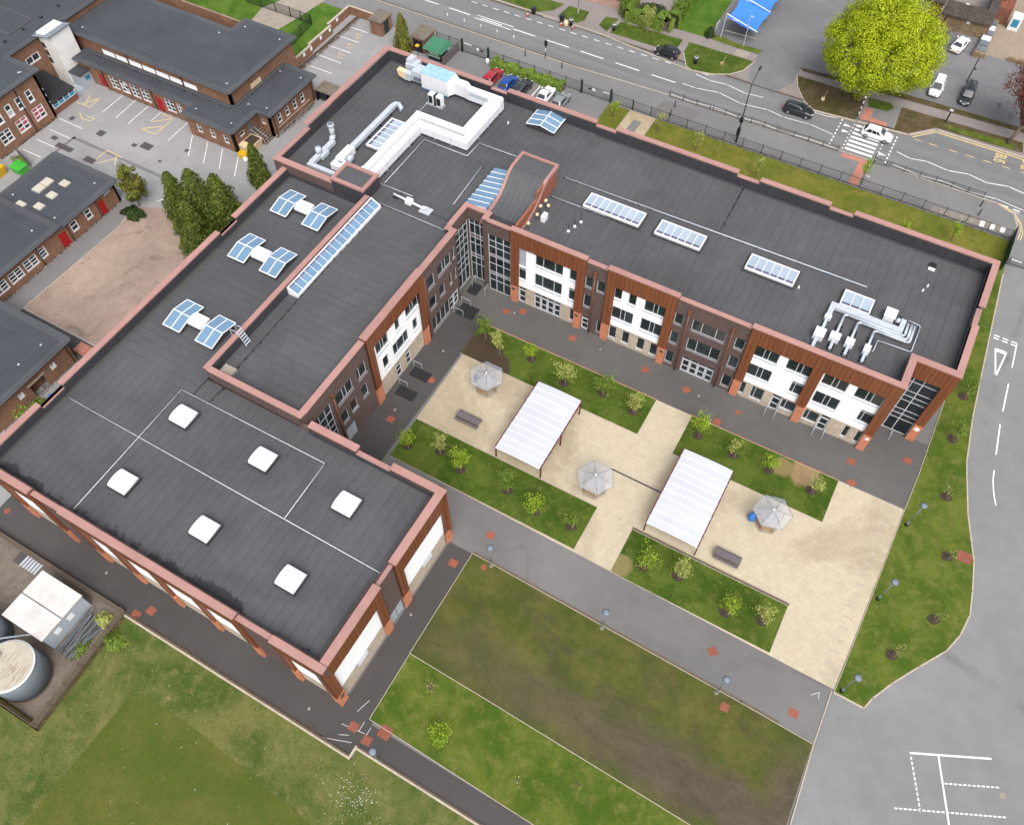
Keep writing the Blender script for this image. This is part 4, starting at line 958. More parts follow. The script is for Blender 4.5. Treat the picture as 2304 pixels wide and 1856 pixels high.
FHn.B(-49.9, -33.95, -.4, 0, 0, 10.48).build('wall', 'brick', sch)
for (a, b) in ((-48.75, -43.1), (-39.3, -33.45)):
    FHn.B(a, b, 0.01, .25, 2.8, 10.7).build('cladding_panel', 'corten', sch)
    coping(a, b, -31.55, -30.8, 10.86, 11.0)
coping(-43.1, -39.3, -31.6, -31.1, 10.48, 10.6)
coping(-34.25, -33.45, -39.25, -31.55, 10.86, 11.0); coping(-34.2, -33.8, -41.5, -39.25, 10.48, 10.6); coping(-34.25, -33.45, -49.2, -41.5, 10.86, 11.0)
for (a, b) in ((-38.95, -33.45), (-62.95, -42.75), (-73.35, -66.75)): coping(a, b, -49.95, -49.25, 10.862, 11.002)
for (a, b) in ((-42.75, -38.95), (-66.75, -62.95)): coping(a, b, -49.75, -49.25, 10.48, 10.602)
for (a, b) in ((-12.9, -3.4), (-39.5, -15.6), (-49.25, -42.3)): coping(-73.6, -72.9, a, b, 10.86, 11.0)
for (a, b) in ((-15.6, -12.9), (-42.3, -39.5)): coping(-73.3, -72.8, a, b, 10.48, 10.6)
for (a, b) in ((-12.9, -3.4), (-39.5, -15.6), (-49.2, -42.3)): upst(0, a, b, -72.9, 1, 9.8, 10.85, 2.4)
for (a, b) in ((-15.6, -12.9), (-42.3, -39.5)): upst(0, a, b, -72.82, 1, 9.8, 10.47, 2.4)
upst(1, -73, -34.2, -49.24, 1, 9.8, 10.47, 2.4); upst(0, -49.2, -31.6, -34.28, -1, 9.8, 10.47, 2.4); upst(1, -48.7, -34.2, -31.6, -1, 9.8, 10.47, 2.4)
B(-72.9, -61.72, -3.46, -3.4, 9.8, 10.3).build('upstand_panel', 'upstand', sch)
B(-49.5, -49.3, -31.5, -31.42, 9.8, 10.3).build('upstand_panel', 'upstand', sch)
# fine edge gutters beside the parapets
for pth in ([(-72.75, -49), (-72.75, -3.6)],): MB().strip(pth, 0.25, 9.8, 9.83).build('roof_gutter', 'feltlap', sch)
MB().strip([(-43.5, 20.7), (3.6, 20.7)], 0.2, 10.4, 10.46).build('roof_gutter', 'feltlap', sch)
# ---- lift/stair cores and curved bulkhead
cr = B(-66.2, -61.75, -3.38, -0.15, 10.3, 12.1).build('stair_core', 'upstand', sch)
for a in ((-66.3, -61.65, -3.42, -2.95), (-66.3, -61.65, -0.6, -0.1)): B(a[0], a[1], a[2], a[3], 12.1, 12.36).build('coping', 'coping', cr)
for a in ((-66.3, -65.85, -2.95, -0.6), (-62.1, -61.65, -2.95, -0.6)): B(a[0], a[1], a[2], a[3], 12.1, 12.36).build('coping', 'coping', cr)
for i in range(6): B(-65.84 + i * .62, -65.24 + i * .62, -2.94, -.62, 12.1, 12.2).build('roof_tray', 'seam', cr)
prof = [(10.3, 13.1), (8.6, 13.1), (7.7, 13.02), (7.1, 12.75), (6.5, 12.25), (5.9, 11.7), (5.2, 11.2), (4.4, 10.85), (3.4, 10.62), (2.6, 10.55), (1.5, 10.52), (0.7, 10.5)]
bk = MB()
bk.loft([[(x, y, z - .06) for (y, z) in prof] + [(x, 0.7, 10.3), (x, 10.3, 10.3)] for x in (-48.2, -43.9)]); bk = bk.build('bulkhead', 'corten2', sch)
for i in range(6):
    xa, xb = -48.15 + i * .7, -47.47 + i * .7
    MB().loft([[(x, y, z - .02) for (y, z) in prof] + [(x, y, z + .03) for (y, z) in prof[::-1]] for x in (xa, xb)]).build('roof_tray', 'seam', bk, False)
for x0, x1 in ((-48.5, -48.15), (-43.95, -43.6)):
    MB().loft([[(x, y, z + .2) for (y, z) in prof] + [(x, y, z - .3) for (y, z) in prof[::-1]] for x in (x0, x1)]).build('coping', 'coping', bk)
B(-48.5, -43.6, 10.3, 10.6, 12.8, 13.32).build('coping', 'coping', bk)
B(-43.98, -43.72, 0.75, 10.35, 10.4, 12.0).build('side_cladding', 'corten2', bk)
B(-48.0, -44.0, 0.68, 2.3, 10.45, 10.58).build('valley', 'feltlap', bk)
B(-43.95, -43.7, 5.6, 10.35, 11.9, 13.0).build('side_cladding', 'corten2', bk)
B(-48.1, -43.95, 10.31, 10.5, 10.4, 12.8).build('side_cladding', 'corten2', bk)

# ---- roof lights
def rooflight(x0, x1, y0, y1, z, n, along='x', fw=0.13, name='roof_light'):
    mb = MB(); h = 0.42
    for a in ((x0, x1, y0, y0 + fw), (x0, x1, y1 - fw, y1), (x0, x0 + fw, y0 + fw, y1 - fw), (x1 - fw, x1, y0 + fw, y1 - fw)): mb.box(a[0], a[1], a[2], a[3], z, z + h)
    for i in range(1, n):
        if along == 'x': xm = x0 + fw + (x1 - x0 - 2 * fw) * i / n; mb.box(xm - .035, xm + .035, y0 + fw, y1 - fw, z + h - .1, z + h - .01)
        else: ym = y0 + fw + (y1 - y0 - 2 * fw) * i / n; mb.box(x0 + fw, x1 - fw, ym - .035, ym + .035, z + h - .1, z + h - .01)
    o = mb.build(name, 'white', sch)
    B(x0 - .22, x1 + .22, y0 - .22, y1 + .22, z - .02, z + .13).build('kerb_upstand', 'feltlap', o)
    for i in range(n):
        if along == 'x':
            a, b = x0 + fw + (x1 - x0 - 2 * fw) * i / n, x0 + fw + (x1 - x0 - 2 * fw) * (i + 1) / n
            ys = y0 + fw + (y1 - y0) * .17
            B(a, b, ys, y1 - fw, z + h - .12, z + h - .06).build('pane', 'paleglass', o); B(a, b, y0 + fw, ys, z + h - .12, z + h - .065).build('vent_pane', 'duskglass', o)  # dark strip paints shade along the south pane edge, not an opening vent
        else:
            a, b = y0 + fw + (y1 - y0 - 2 * fw) * i / n, y0 + fw + (y1 - y0 - 2 * fw) * (i + 1) / n
            xs = x0 + fw + (x1 - x0) * .16
            B(xs, x1 - fw, a, b, z + h - .12, z + h - .06).build('pane', 'paleglass', o); B(x0 + fw, xs, a, b, z + h - .12, z + h - .065).build('vent_pane', 'duskglass', o)  # same painted shade strip along the west pane edge, not an opening vent
    return o
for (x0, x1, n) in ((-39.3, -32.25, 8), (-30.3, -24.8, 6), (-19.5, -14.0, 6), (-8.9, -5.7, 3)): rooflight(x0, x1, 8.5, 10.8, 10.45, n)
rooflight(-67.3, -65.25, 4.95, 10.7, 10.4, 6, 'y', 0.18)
sl_ = MB().hexa([(-61.06, -18.7, 10.3), (-59.75, -18.7, 10.3), (-59.75, -2.9, 10.3), (-61.06, -2.9, 10.3)], [(-61.06, -18.7, 11.4), (-59.75, -18.7, 10.72), (-59.75, -2.9, 10.72), (-61.06, -2.9, 11.4)]).build('strip_roof_light', 'white', sch)
zs_ = lambda x_: 11.4 + (x_ + 61.06) * (-.68 / 1.31)
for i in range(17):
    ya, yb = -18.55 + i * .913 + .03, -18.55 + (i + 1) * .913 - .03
    for (xa, xb, mt_, nm_) in ((-60.72, -59.85, 'skyglass', 'pane'), (-60.9, -60.73, 'duskglass', 'vent_pane')):  # narrow dark strip paints shade on the high west edge, not an opening vent
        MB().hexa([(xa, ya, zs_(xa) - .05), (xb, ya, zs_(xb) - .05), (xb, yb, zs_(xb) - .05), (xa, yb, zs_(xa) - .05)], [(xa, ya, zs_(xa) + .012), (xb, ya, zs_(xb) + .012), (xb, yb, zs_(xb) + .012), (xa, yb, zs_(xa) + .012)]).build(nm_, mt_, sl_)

def ridge_light(x0, x1, y0, y1, z, axis, nx, ny, he, hr):
    """two-slope roof light; ridge along `axis`"""
    o = B(x0 + .06, x1 - .06, y0 + .06, y1 - .06, z - .02, z + he).build('roof_light', 'feltlap', sch)
    def zz(x, y):
        t = abs((y - (y0 + y1) / 2) / ((y1 - y0) / 2)) if axis == 'x' else abs((x - (x0 + x1) / 2) / ((x1 - x0) / 2))
        return z + he + (hr - he) * (1 - t)
    fr = MB()
    xs = [x0 + (x1 - x0) * i / nx for i in range(nx + 1)]; ys = [y0 + (y1 - y0) * j / ny for j in range(ny + 1)]
    for i in range(nx):
        for j in range(ny):
            p = [(xs[i], ys[j]), (xs[i + 1], ys[j]), (xs[i + 1], ys[j + 1]), (xs[i], ys[j + 1])]
            MB().hexa([(a, b, zz(a, b) + .01) for a, b in p], [(a, b, zz(a, b) + .05) for a, b in p]).build('pane', 'skyglass', o)
    def bar(a, b):
        n = 2
        for k in range(n):
            p = [a[m] + (b[m] - a[m]) * k / n for m in (0, 1)]; q = [a[m] + (b[m] - a[m]) * (k + 1) / n for m in (0, 1)]
            dx, dy = q[0] - p[0], q[1] - p[1]; l = hypot(dx, dy); nx_, ny_ = -dy / l * .05, dx / l * .05
            c = [(p[0] + nx_, p[1] + ny_), (p[0] - nx_, p[1] - ny_), (q[0] - nx_, q[1] - ny_), (q[0] + nx_, q[1] + ny_)]
            fr.hexa([(s[0], s[1], zz(*s) + .02) for s in c], [(s[0], s[1], zz(*s) + .085) for s in c])
    for xx in xs: bar((xx, y0), (xx, y1))
    for yy in ys: bar((x0, yy), (x1, yy))
    fr.build('glazing_bar', 'white', o)
    return o
for (xl, xr, y0, y1) in ((-70.85, -66.3, -9.5, -5.6), (-70.5, -66.05, -17.5, -13.6), (-70.1, -65.7, -28.45, -24.6)):
    for x in (xl, xr): ridge_light(x, x + 2.25, y0, y1, 9.8, 'x', 2, 2, 0.42, 0.85)
ridge_light(-51.9, -48.0, 17.8, 21.0, 10.4, 'y', 2, 3, 0.55, 0.95)
def dome(x0, x1, y0, y1, z, h=0.5, hk=0.42):
    o = B(x0 - .12, x1 + .12, y0 - .12, y1 + .12, z - .02, z + hk).build('dome_light', 'feltlap', sch)
    B(x0 - .4, x1 + .4, y0 - .4, y1 + .4, z - .02, z + .04).build('kerb_flashing', 'felt_hall', o)
    ring = []
    for x_, k_ in ((x0, .80), (x0 + .08, .93), (x0 + .25, 1.0), (x1 - .25, 1.0), (x1 - .08, .93), (x1, .80)):
        arc = [(x_, (y0 + y1) / 2 - (y1 - y0) / 2 * cos(pi * q / 12), z + hk - .06 + (.16 + h * sin(pi * q / 12) ** .8) * k_) for q in range(13)]
        ring.append([(x_, y0, z + hk - .1)] + arc + [(x_, y1, z + hk - .1)])
    MB().loft(ring).build('dome', 'render', o, True)
for x in (-60.4, -50.6, -40.95):
    for y in (-44.5, -36.2): dome(x - 1.0, x + 1.0, y - 1.0, y + 1.0, 9.8)
for (x, y) in ((-67.6, -7.2), (-67.3, -15.5), (-67.05, -26.3)): dome(x - .9, x + .9, y - .8, y + .8, 9.8, .5, .4)
# atrium lean-to glazing beside the bulkhead
ag = B(-51.4, -48.5, 2.0, 9.1, 10.4, 10.75).build('atrium_glazing', 'feltlap', sch)
for i in range(8):
    ya, yb = 2.0 + i * .88, 2.0 + (i + 1) * .88
    MB().hexa([(-51.35, ya + .04, 10.75), (-48.5, ya + .04, 10.78), (-48.5, yb - .04, 10.78), (-51.35, yb - .04, 10.75)],
              [(-51.35, ya + .04, 10.82), (-48.5, ya + .04, 11.35), (-48.5, yb - .04, 11.35), (-51.35, yb - .04, 10.82)]).build('pane', 'skyglass', ag)
    MB().hexa([(-51.4, ya - .04, 10.75), (-48.5, ya - .04, 10.78), (-48.5, ya + .04, 10.78), (-51.4, ya + .04, 10.75)],
              [(-51.4, ya - .04, 10.87), (-48.5, ya - .04, 11.4), (-48.5, ya + .04, 11.4), (-51.4, ya + .04, 10.87)]).build('glazing_bar', 'white', ag)

# ================================================================== ROOF PLANT
def rect_duct(path, wd, z0, z1, mat, root, name='duct', step=2.4):
    """square duct along an axis-aligned path, one object per straight length"""
    for k, (a, b) in enumerate(zip(path[:-1], path[1:])):
        x0, x1 = sorted((a[0], b[0])); y0, y1 = sorted((a[1], b[1])); h = wd / 2 - .004 * (k % 2)
        if abs(x1 - x0) > abs(y1 - y0):
            B(x0 - (h if True else 0), x1 + h, y0 - h, y1 + h, z0 + .002 * (k % 2), z1 - .002 * (k % 2)).build(name, mat, root)
            for i in range(1, int((x1 - x0) / step) + 1): B(x0 + i * step - .03, x0 + i * step + .03, y0 - h - .02, y1 + h + .02, z0 - .3, z1 + .012).build('duct_flange', 'galv', root)
        else:
            B(x0 - h, x1 + h, y0 - h + .002, y1 + h - .002, z0 + .002 * (k % 2), z1 - .002 * (k % 2)).build(name, mat, root)
            for i in range(1, int((y1 - y0) / step) + 1): B(x0 - h - .02, x1 + h + .02, y0 + i * step - .03, y0 + i * step + .03, z0 - .3, z1 + .012).build('duct_flange', 'galv', root)

t = thing('air_handling_unit', 'big white roof air handling unit with a pale blue top behind the north parapet', 'roof plant', (-65.3, 18.7, 10.41))
B(-67.3, -63.3, 17.72, 19.75, 10.85, 12.95).build('casing', 'lagging', t); B(-67.34, -63.26, 17.68, 19.79, 12.95, 13.02).build('top_sheet', 'paleblue', t)
B(-67.3, -63.3, 17.74, 19.7, 10.66, 10.84).build('skid', 'paleblue', t)
for i in range(4):
    B(-67.2 + i * 1.0, -66.3 + i * 1.0, 17.69, 17.72, 10.95, 12.85).build('access_panel', 'lagging', t)
    B(-67.2 + i * 1.2, -67.0 + i * 1.2, 17.9, 19.5, 10.41, 10.66).build('foot', 'darkmetal', t)
MB().hexa([(-63.3, 17.72, 10.85), (-62.7, 18.4, 10.95), (-62.7, 19.6, 10.95), (-63.3, 19.75, 10.85)], [(-63.3, 17.72, 12.95), (-62.7, 18.4, 12.6), (-62.7, 19.6, 12.6), (-63.3, 19.75, 12.95)]).build('taper', 'lagging', t)
B(-62.7, -61.3, 18.4, 19.5, 10.95, 12.58).build('duct', 'lagging', t)
MB().hexa([(-61.3, 18.4, 10.95), (-60.6, 18.25, 10.95), (-60.6, 19.1, 10.95), (-61.3, 19.5, 10.95)], [(-61.3, 18.4, 12.58), (-60.6, 18.25, 12.5), (-60.6, 19.1, 12.5), (-61.3, 19.5, 12.58)]).build('taper', 'lagging', t)
B(-60.6, -55.9, 18.25, 19.08, 10.95, 12.48).build('duct', 'lagging', t)
B(-60.4, -57.6, 18.2, 18.25, 11.7, 12.2).build('grille', 'galv', t)
B(-69.1, -67.32, 18.1, 19.85, 10.95, 12.35).build('filter_box', 'galv', t); B(-68.8, -67.4, 18.06, 18.1, 11.1, 11.7).build('louvre', 'tank', t)
B(-70.5, -69.0, 18.95, 20.5, 11.5, 12.45).build('inlet_duct', 'galv', t); B(-70.5, -69.7, 19.2, 20.5, 12.45, 12.9).build('inlet_hood', 'galv', t)
B(-69.9, -69.12, 17.75, 18.5, 11.0, 12.0).build('exhaust_duct', 'galv', t)
MB().hexa([(-70.9, 17.75, 11.3), (-69.9, 17.75, 11.0), (-69.9, 18.5, 11.0), (-70.9, 18.5, 11.3)], [(-71.1, 17.75, 12.1), (-69.9, 17.75, 12.0), (-69.9, 18.5, 12.0), (-71.1, 18.5, 12.1)]).build('exhaust_cowl', 'cream', t)
t = thing('supply_duct', 'white square duct forming the outer loop on the roof below the air unit', 'duct', (-56.35, 10.6, 10.41))
rect_duct([(-56.35, 18.6), (-56.35, 10.5), (-62.95, 10.5), (-62.95, 0.2)], 0.95, 10.8, 11.8, 'lagging', t)
B(-56.9, -55.85, 18.2, 19.1, 10.75, 12.3).build('elbow', 'lagging', t)
t2 = thing('return_duct', 'white square duct forming the inner loop on the roof, nearer the air unit', 'duct', (-57.35, 12.0, 10.41))
rect_duct([(-57.35, 17.6), (-57.35, 11.95), (-64.05, 11.95), (-64.05, 0.2)], 0.92, 10.8, 11.8, 'lagging', t2)
for tt, xs in ((t, (-62.95,)), (t2, (-64.05,))):
    for x_ in xs:
        for y_ in (2, 5, 8): B(x_ - .5, x_ + .5, y_ - .05, y_ + .05, 10.41, 10.8).build('support', 'darkmetal', tt)
t = thing('condenser_pair', 'two white air conditioning condensers on a frame beside the big air unit', 'condenser', (-64.1, 15.95, 10.41))
for x_ in (-64.55, -63.35):
    c_ = B(x_ - .42, x_ + .3, 15.6, 16.35, 10.55, 12.0).build('condenser', 'white', t); B(x_ - .35, x_ + .22, 15.57, 15.6, 10.75, 11.8).build('grille', 'darkmetal', c_)
B(-64.2, -63.8, 15.75, 16.25, 10.6, 11.9).build('fan_housing', 'black', t)
MB().tube([(-65.3, 15.5, 10.5), (-62.9, 15.5, 10.5), (-62.9, 16.4, 10.5), (-65.3, 16.4, 10.5), (-65.3, 15.5, 10.5)], .04, 6).build('frame', 'galv', t)
MB().tube([(-65.2, 16.0, 10.5), (-65.2, 13.2, 10.5)], .04, 6).build('pipe', 'galv', t)
t = thing('extract_duct', 'pale galvanised duct with a gooseneck end and white fan box beside the slatted roof light', 'duct', (-68.2, 3, 10.41))
B(-68.5, -67.85, 3.1, 12.4, 10.85, 11.35).build('duct', 'galv', t)
MB().loft([[(-68.45, 12.4, 10.9), (-67.9, 12.4, 10.9), (-67.9, 12.4, 11.35), (-68.45, 12.4, 11.35)], [(-68.2, 13.0, 10.95), (-67.8, 12.7, 10.95), (-67.8, 12.7, 11.4), (-68.2, 13.0, 11.4)], [(-67.6, 13.1, 10.9), (-67.5, 12.5, 10.9), (-67.5, 12.5, 11.4), (-67.6, 13.1, 11.4)], [(-67.1, 12.9, 10.6), (-67.1, 12.3, 10.6), (-67.0, 12.3, 11.0), (-67.0, 12.9, 11.0)]]).build('gooseneck', 'galv', t)
B(-68.6, -67.6, 0.6, 3.2, 10.6, 11.5).build('fan_box', 'lagging', t); B(-68.5, -67.0, -.6, 0.7, 10.62, 11.45).build('fan_box', 'lagging', t)
MB().cyl((-67.5, 1.6, 11.05), (-66.9, 1.6, 11.05), .5, .5, 16).build('fan_drum', 'galv', t, True); B(-67.9, -67.3, .1, .35, 11.45, 11.48).build('grille', 'tank', t)
for y_ in (4, 6.5, 9, 11.4): B(-68.5, -67.8, y_ - .05, y_ + .05, 10.41, 10.85).build('support', 'darkmetal', t)
t = thing('stack_duct', 'galvanised L-shaped duct with an upright round flue near the west parapet', 'duct', (-71, -1, 10.41))
B(-71.25, -70.6, -1.2, 3.3, 10.7, 11.2).build('duct', 'galv', t); B(-71.2, -66.6, -1.75, -1.2, 10.7, 11.15).build('duct', 'galv', t)
MB().cyl((-71.2, 3.3, 11.0), (-71.35, 3.9, 11.3), .36, .36, 14).build('bend', 'galv', t, True); MB().cyl((-71.4, 3.9, 11.2), (-71.4, 3.9, 12.8), .34, .34, 14, True).cyl((-71.4, 3.9, 12.6), (-71.4, 3.9, 12.95), .42, .42, 14).build('flue', 'galv', t, True)
MB().cyl((-71.4, 3.9, 12.951), (-71.4, 3.9, 12.97), .34, .34, 14).build('flue_mouth', 'tank', t)
MB().cyl((-71.1, 0.6, 11.2), (-71.1, 0.6, 11.9), .42, .36, 12).build('fan_motor', 'galv', t, True); B(-70.6, -70.3, .2, 1.6, 10.6, 11.1).build('silencer', 'galv', t)
t = thing('small_condenser', 'small white condenser on the roof between the core and the ducts', 'condenser', (-65.0, 0.6, 10.41))
B(-65.2, -64.75, .3, 1.3, 10.5, 11.1).build('casing', 'white', t); B(-65.3, -64.6, .2, 1.4, 10.41, 10.5).build('base', 'darkmetal', t)
t = thing('flue_assembly', 'small white horizontal flue on blocks behind the left wing roof', 'flue', (-57, -.9, 10.41))
MB().tube([(-59.5, -.6, 10.75), (-55.0, -.95, 10.75), (-54.8, -.6, 10.75)], .13, 8).build('pipe', 'white', t, True); B(-57.6, -56.8, -1.15, -.45, 10.5, 11.05).build('fan_box', 'white', t)
B(-59.4, -58.8, -.9, -.3, 10.41, 10.6).build('block', 'darkmetal', t); B(-55.6, -54.2, -1.4, -.3, 10.41, 10.48).build('block', 'galv', t)
# south-east ducts
t = thing('extract_manifold', 'large flat galvanised duct turning round the three-pane roof light, leftmost roof fan', 'duct', (-6, 7.6, 10.41))
rect_duct([(-9.4, 6.1), (-9.4, 7.85), (-2.3, 8.05), (-2.3, 9.3)], 0.52, 10.6, 11.0, 'galv', t, step=30)
B(-9.72, -9.05, 5.85, 6.35, 10.58, 11.06).build('damper', 'white', t); B(-9.55, -9.25, 4.0, 5.9, 10.6, 10.9).build('duct', 'galv', t)
B(-10.0, -8.95, 2.85, 4.1, 10.5, 11.25).build('fan_box', 'lagging', t); B(-9.75, -9.4, 1.5, 2.9, 10.6, 10.9).build('duct', 'galv', t)
MB().cyl((-2.6, 9.3, 10.7), (-3.0, 9.4, 10.7), .3, .3, 10).build('bend', 'galv', t, True)
for k, (x0, yt, xe, lab) in enumerate(((-7.95, 7.5, -1.72, 'second roof fan from the left with its long round duct'), (-6.4, 6.85, -1.35, 'third roof fan from the left with its long round duct'), (-4.62, 6.65, -1.05, 'rightmost and smallest roof fan with its round duct'))):
    t = thing('roof_fan', 'white boxed ' + lab, 'roof fan', (x0, 4, 10.41), 'small roof fans by the east corner')
    yy = (7.48, 7.15, 6.85)[k]
    pth = [(x0, 4.3, 10.75), (x0, yy - .3, 10.75), (x0 + .1, yy - .08, 10.75), (x0 + .35, yy, 10.75), (xe - .3, yy + .06, 10.75), (xe - .08, yy + .12, 10.75), (xe, yy + .4, 10.75), (xe - .05, 9.4, 10.75)]
    MB().tube(pth, .14, 8).build('duct', 'galv', t, True)
    B(x0 - .52 + .1 * k, x0 + .52 - .1 * k, 3.4, 4.35, 10.5, 11.15).build('fan_box', 'lagging', t)
    B(x0 - .14, x0 + .14, 2.2, 3.4, 10.6, 10.86).build('duct', 'galv', t)
    for y_ in (2.4, 2.9, 5.4, 5.8): B(x0 - .35, x0 + .35, y_ - .04, y_ + .04, 10.41, 10.62).build('support', 'darkmetal', t)
t = thing('pipe_loop', 'thin pale pipe loop round the rightmost roof fans', 'pipe', (-2, 6, 10.41))
MB().tube([(-4.1, 4.2, 10.6), (-3.95, 4.3, 10.6), (-3.95, 5.7, 10.6), (-3.8, 5.85, 10.6), (-.7, 6.0, 10.6), (-.55, 6.15, 10.6), (-.55, 9.7, 10.6), (-.7, 9.9, 10.6), (-1.9, 10.0, 10.6)], .06, 6).build('pipe', 'galv', t, True)
t = thing('roof_cabinet', 'white roof cabinet standing right of the three-pane roof light', 'cabinet', (-3.8, 9.4, 10.41))
B(-4.3, -3.25, 8.85, 10.1, 10.5, 11.25).build('casing', 'white', t); B(-4.36, -3.19, 8.79, 10.16, 11.25, 11.3).build('lid', 'render', t); B(-4.2, -3.35, 8.95, 10.0, 10.41, 10.5).build('base', 'darkmetal', t)
tag(MB().loft([[(-2.9 + .45 * cos(a), 9.9 + .3 * sin(a), 10.41 + h) for a in [2 * pi * i / 9 for i in range(9)]] for h in (0, .25)]).build('cable_coil', 'darkmetal'), 'dark heap of cable beside the white roof cabinet', 'cable')
# pipe trays and rails laid on the roofs
def tray(path, z, label, r=.05, mat='galv', posts=1.6):
    t = thing('pipe_run', label, 'pipe run', (path[0][0], path[0][1], z - .1))
    MB().tube([(p[0], p[1], z) for p in path], r, 6).build('pipe', mat, t, True)
    pm = MB()
    for a, b in zip(path[:-1], path[1:]):
        l = hypot(b[0] - a[0], b[1] - a[1])
        for i in range(int(l / posts) + 1):
            f_ = i * posts / l if l else 0; x_, y_ = a[0] + (b[0] - a[0]) * f_, a[1] + (b[1] - a[1]) * f_
            pm.box(x_ - .1, x_ + .1, y_ - .1, y_ + .1, z - .12, z - .02)
    pm.build('support_block', 'darkmetal', t, kind='stuff')
tray([(-43.4, 11.9), (-7.0, 12.5)], 10.54, 'long grey pipe run along the middle of the right wing roof', .07)
tray([(-43.2, 8.3), (-36.2, 8.34)], 10.54, 'short pipe run on the roof left of the longest roof light')
tray([(-24.1, 20.4), (-23.9, 12.7)], 10.54, 'thin dark cable crossing the right wing roof to the parapet', .04, 'darkmetal')
tray([(-61.6, 0.5), (-61.7, 9.45), (-55.5, 9.45), (-55.4, 12.2), (-49.9, 12.3)], 10.54, 'stepped pipe run following the outer duct loop')
tray([(-53.0, 8.8), (-52.6, 1.5)], 10.54, 'straight pipe run left of the atrium glazing')
tray([(-62.2, .27), (-57.4, .3)], 10.54, 'short pipe run right of the seamed stair core')
tray([(-60.3, -2.5), (-51.3, -2.55)], 10.54, 'thin pipe run crossing the north end of the left wing roof', .04)
tray([(-59.9, -2.6), (-59.45, -29.8)], 10.47, 'dark cable along the strip roof light on the left wing', .035, 'darkmetal', 1.2)
tray([(-72.2, -40.0), (-34.5, -40.15)], 9.9, 'long white pipe crossing the whole hall roof', .032, 'white', 3)
tray([(-62.65, -48.8), (-63.0, -33.75), (-45.4, -33.6), (-45.2, -40.0)], 9.9, 'white pipe loop round the rear domes on the hall roof', .028, 'white', 2.4)
tray([(-59.4, -31.6), (-59.6, -33.6)], 9.9, 'short dark cable from the left wing corner to the hall roof', .035, 'darkmetal')
t = thing('ladder_step', 'small steel step-over straddling the left wing coping near the third roof light set', 'ladder', (-61.3, -26.1, 10.4))
MB().tube([(-62.0, -25.8, 9.9), (-62.0, -25.8, 12.2), (-61.2, -25.8, 12.4), (-60.4, -25.8, 10.4)], .035, 6).tube([(-62.0, -26.5, 9.9), (-62.0, -26.5, 12.2), (-61.2, -26.5, 12.4), (-60.4, -26.5, 10.4)], .035, 6).build('rail', 'galv', t)
for k in range(6): B(-61.15 + k * .13, -61.0 + k * .13, -26.5, -25.8, 12.15 - k * .3, 12.18 - k * .3).build('tread', 'galv', t)
tag(B(-60.6, -59.2, -30.4, -29.4, 10.36, 10.75).build('roof_hatch', 'concrete'), 'pale square hatch in the south-west corner of the left wing roof', 'hatch')
tag(B(-58.0, -50.95, -1.0, -.8, 10.4, 10.42).build('roof_joint', 'feltlap', ), 'thin dark expansion joint across the roof near the stair corner', 'roof joint')
t = thing('antenna_cluster', 'cluster of small dishes on poles with a white cabinet beside the curved bulkhead', 'antenna', (-42.9, 5, 10.41))
for (x_, y_, h) in ((-43.1, 2.3, 1.0), (-43.0, 4.2, .8), (-43.2, 5.4, 1.0), (-43.0, 6.3, 1.2), (-42.5, 6.0, .9)):
    p_ = MB().cyl((x_, y_, 10.41), (x_, y_, 10.41 + h), .03, .03, 6).build('pole', 'darkmetal', t); MB().cyl((x_, y_, 10.41 + h), (x_ + .03, y_ - .08, 10.45 + h), .2, .16, 10).build('dish', 'cream', p_)
B(-42.5, -42.0, 4.1, 5.0, 10.41, 11.2).build('cabinet', 'white', t)
for k, (x_, y_) in enumerate(((-38.4, 6.3), (-38.7, 5.3), (-39.0, 4.3))):
    t = thing('roof_mast', 'slim dark mast with a white foot on the right wing roof, ' + ('farthest', 'middle', 'nearest')[k] + ' of three', 'mast', (x_, y_, 10.41), 'three roof masts')
    MB().cyl((x_, y_, 10.41), (x_, y_, 12.0 - .3 * k), .04, .04, 6).build('pole', 'darkmetal', t); MB().cyl((x_, y_, 10.41), (x_, y_, 10.6), .2, .12, 8).build('foot', 'white', t)
for k, (x_, y_, lb) in enumerate(((-1.3, 15.9, 'upper of the two near the east end'), (-1.6, 15.0, 'lower of the two near the east end'), (-13.4, 8.9, 'beside the third roof light'), (-54.2, 17.3, 'near the north skylight'))):
    tag(MB().cyl((x_, y_, 10.41), (x_, y_, 10.7), .12, .08, 8).build('vent_cap', 'white'), 'small white roof vent cap, ' + lb, 'vent cap')
t = thing('roof_box', 'small dark box with a pale lid by the north parapet drain', 'roof box', (-1.5, 18.9, 10.41))
B(-1.9, -1.2, 18.8, 19.5, 10.41, 10.6).build('casing', 'black', t); B(-1.9, -1.2, 18.4, 18.75, 10.41, 10.56).build('lid', 'whitepaint', t)

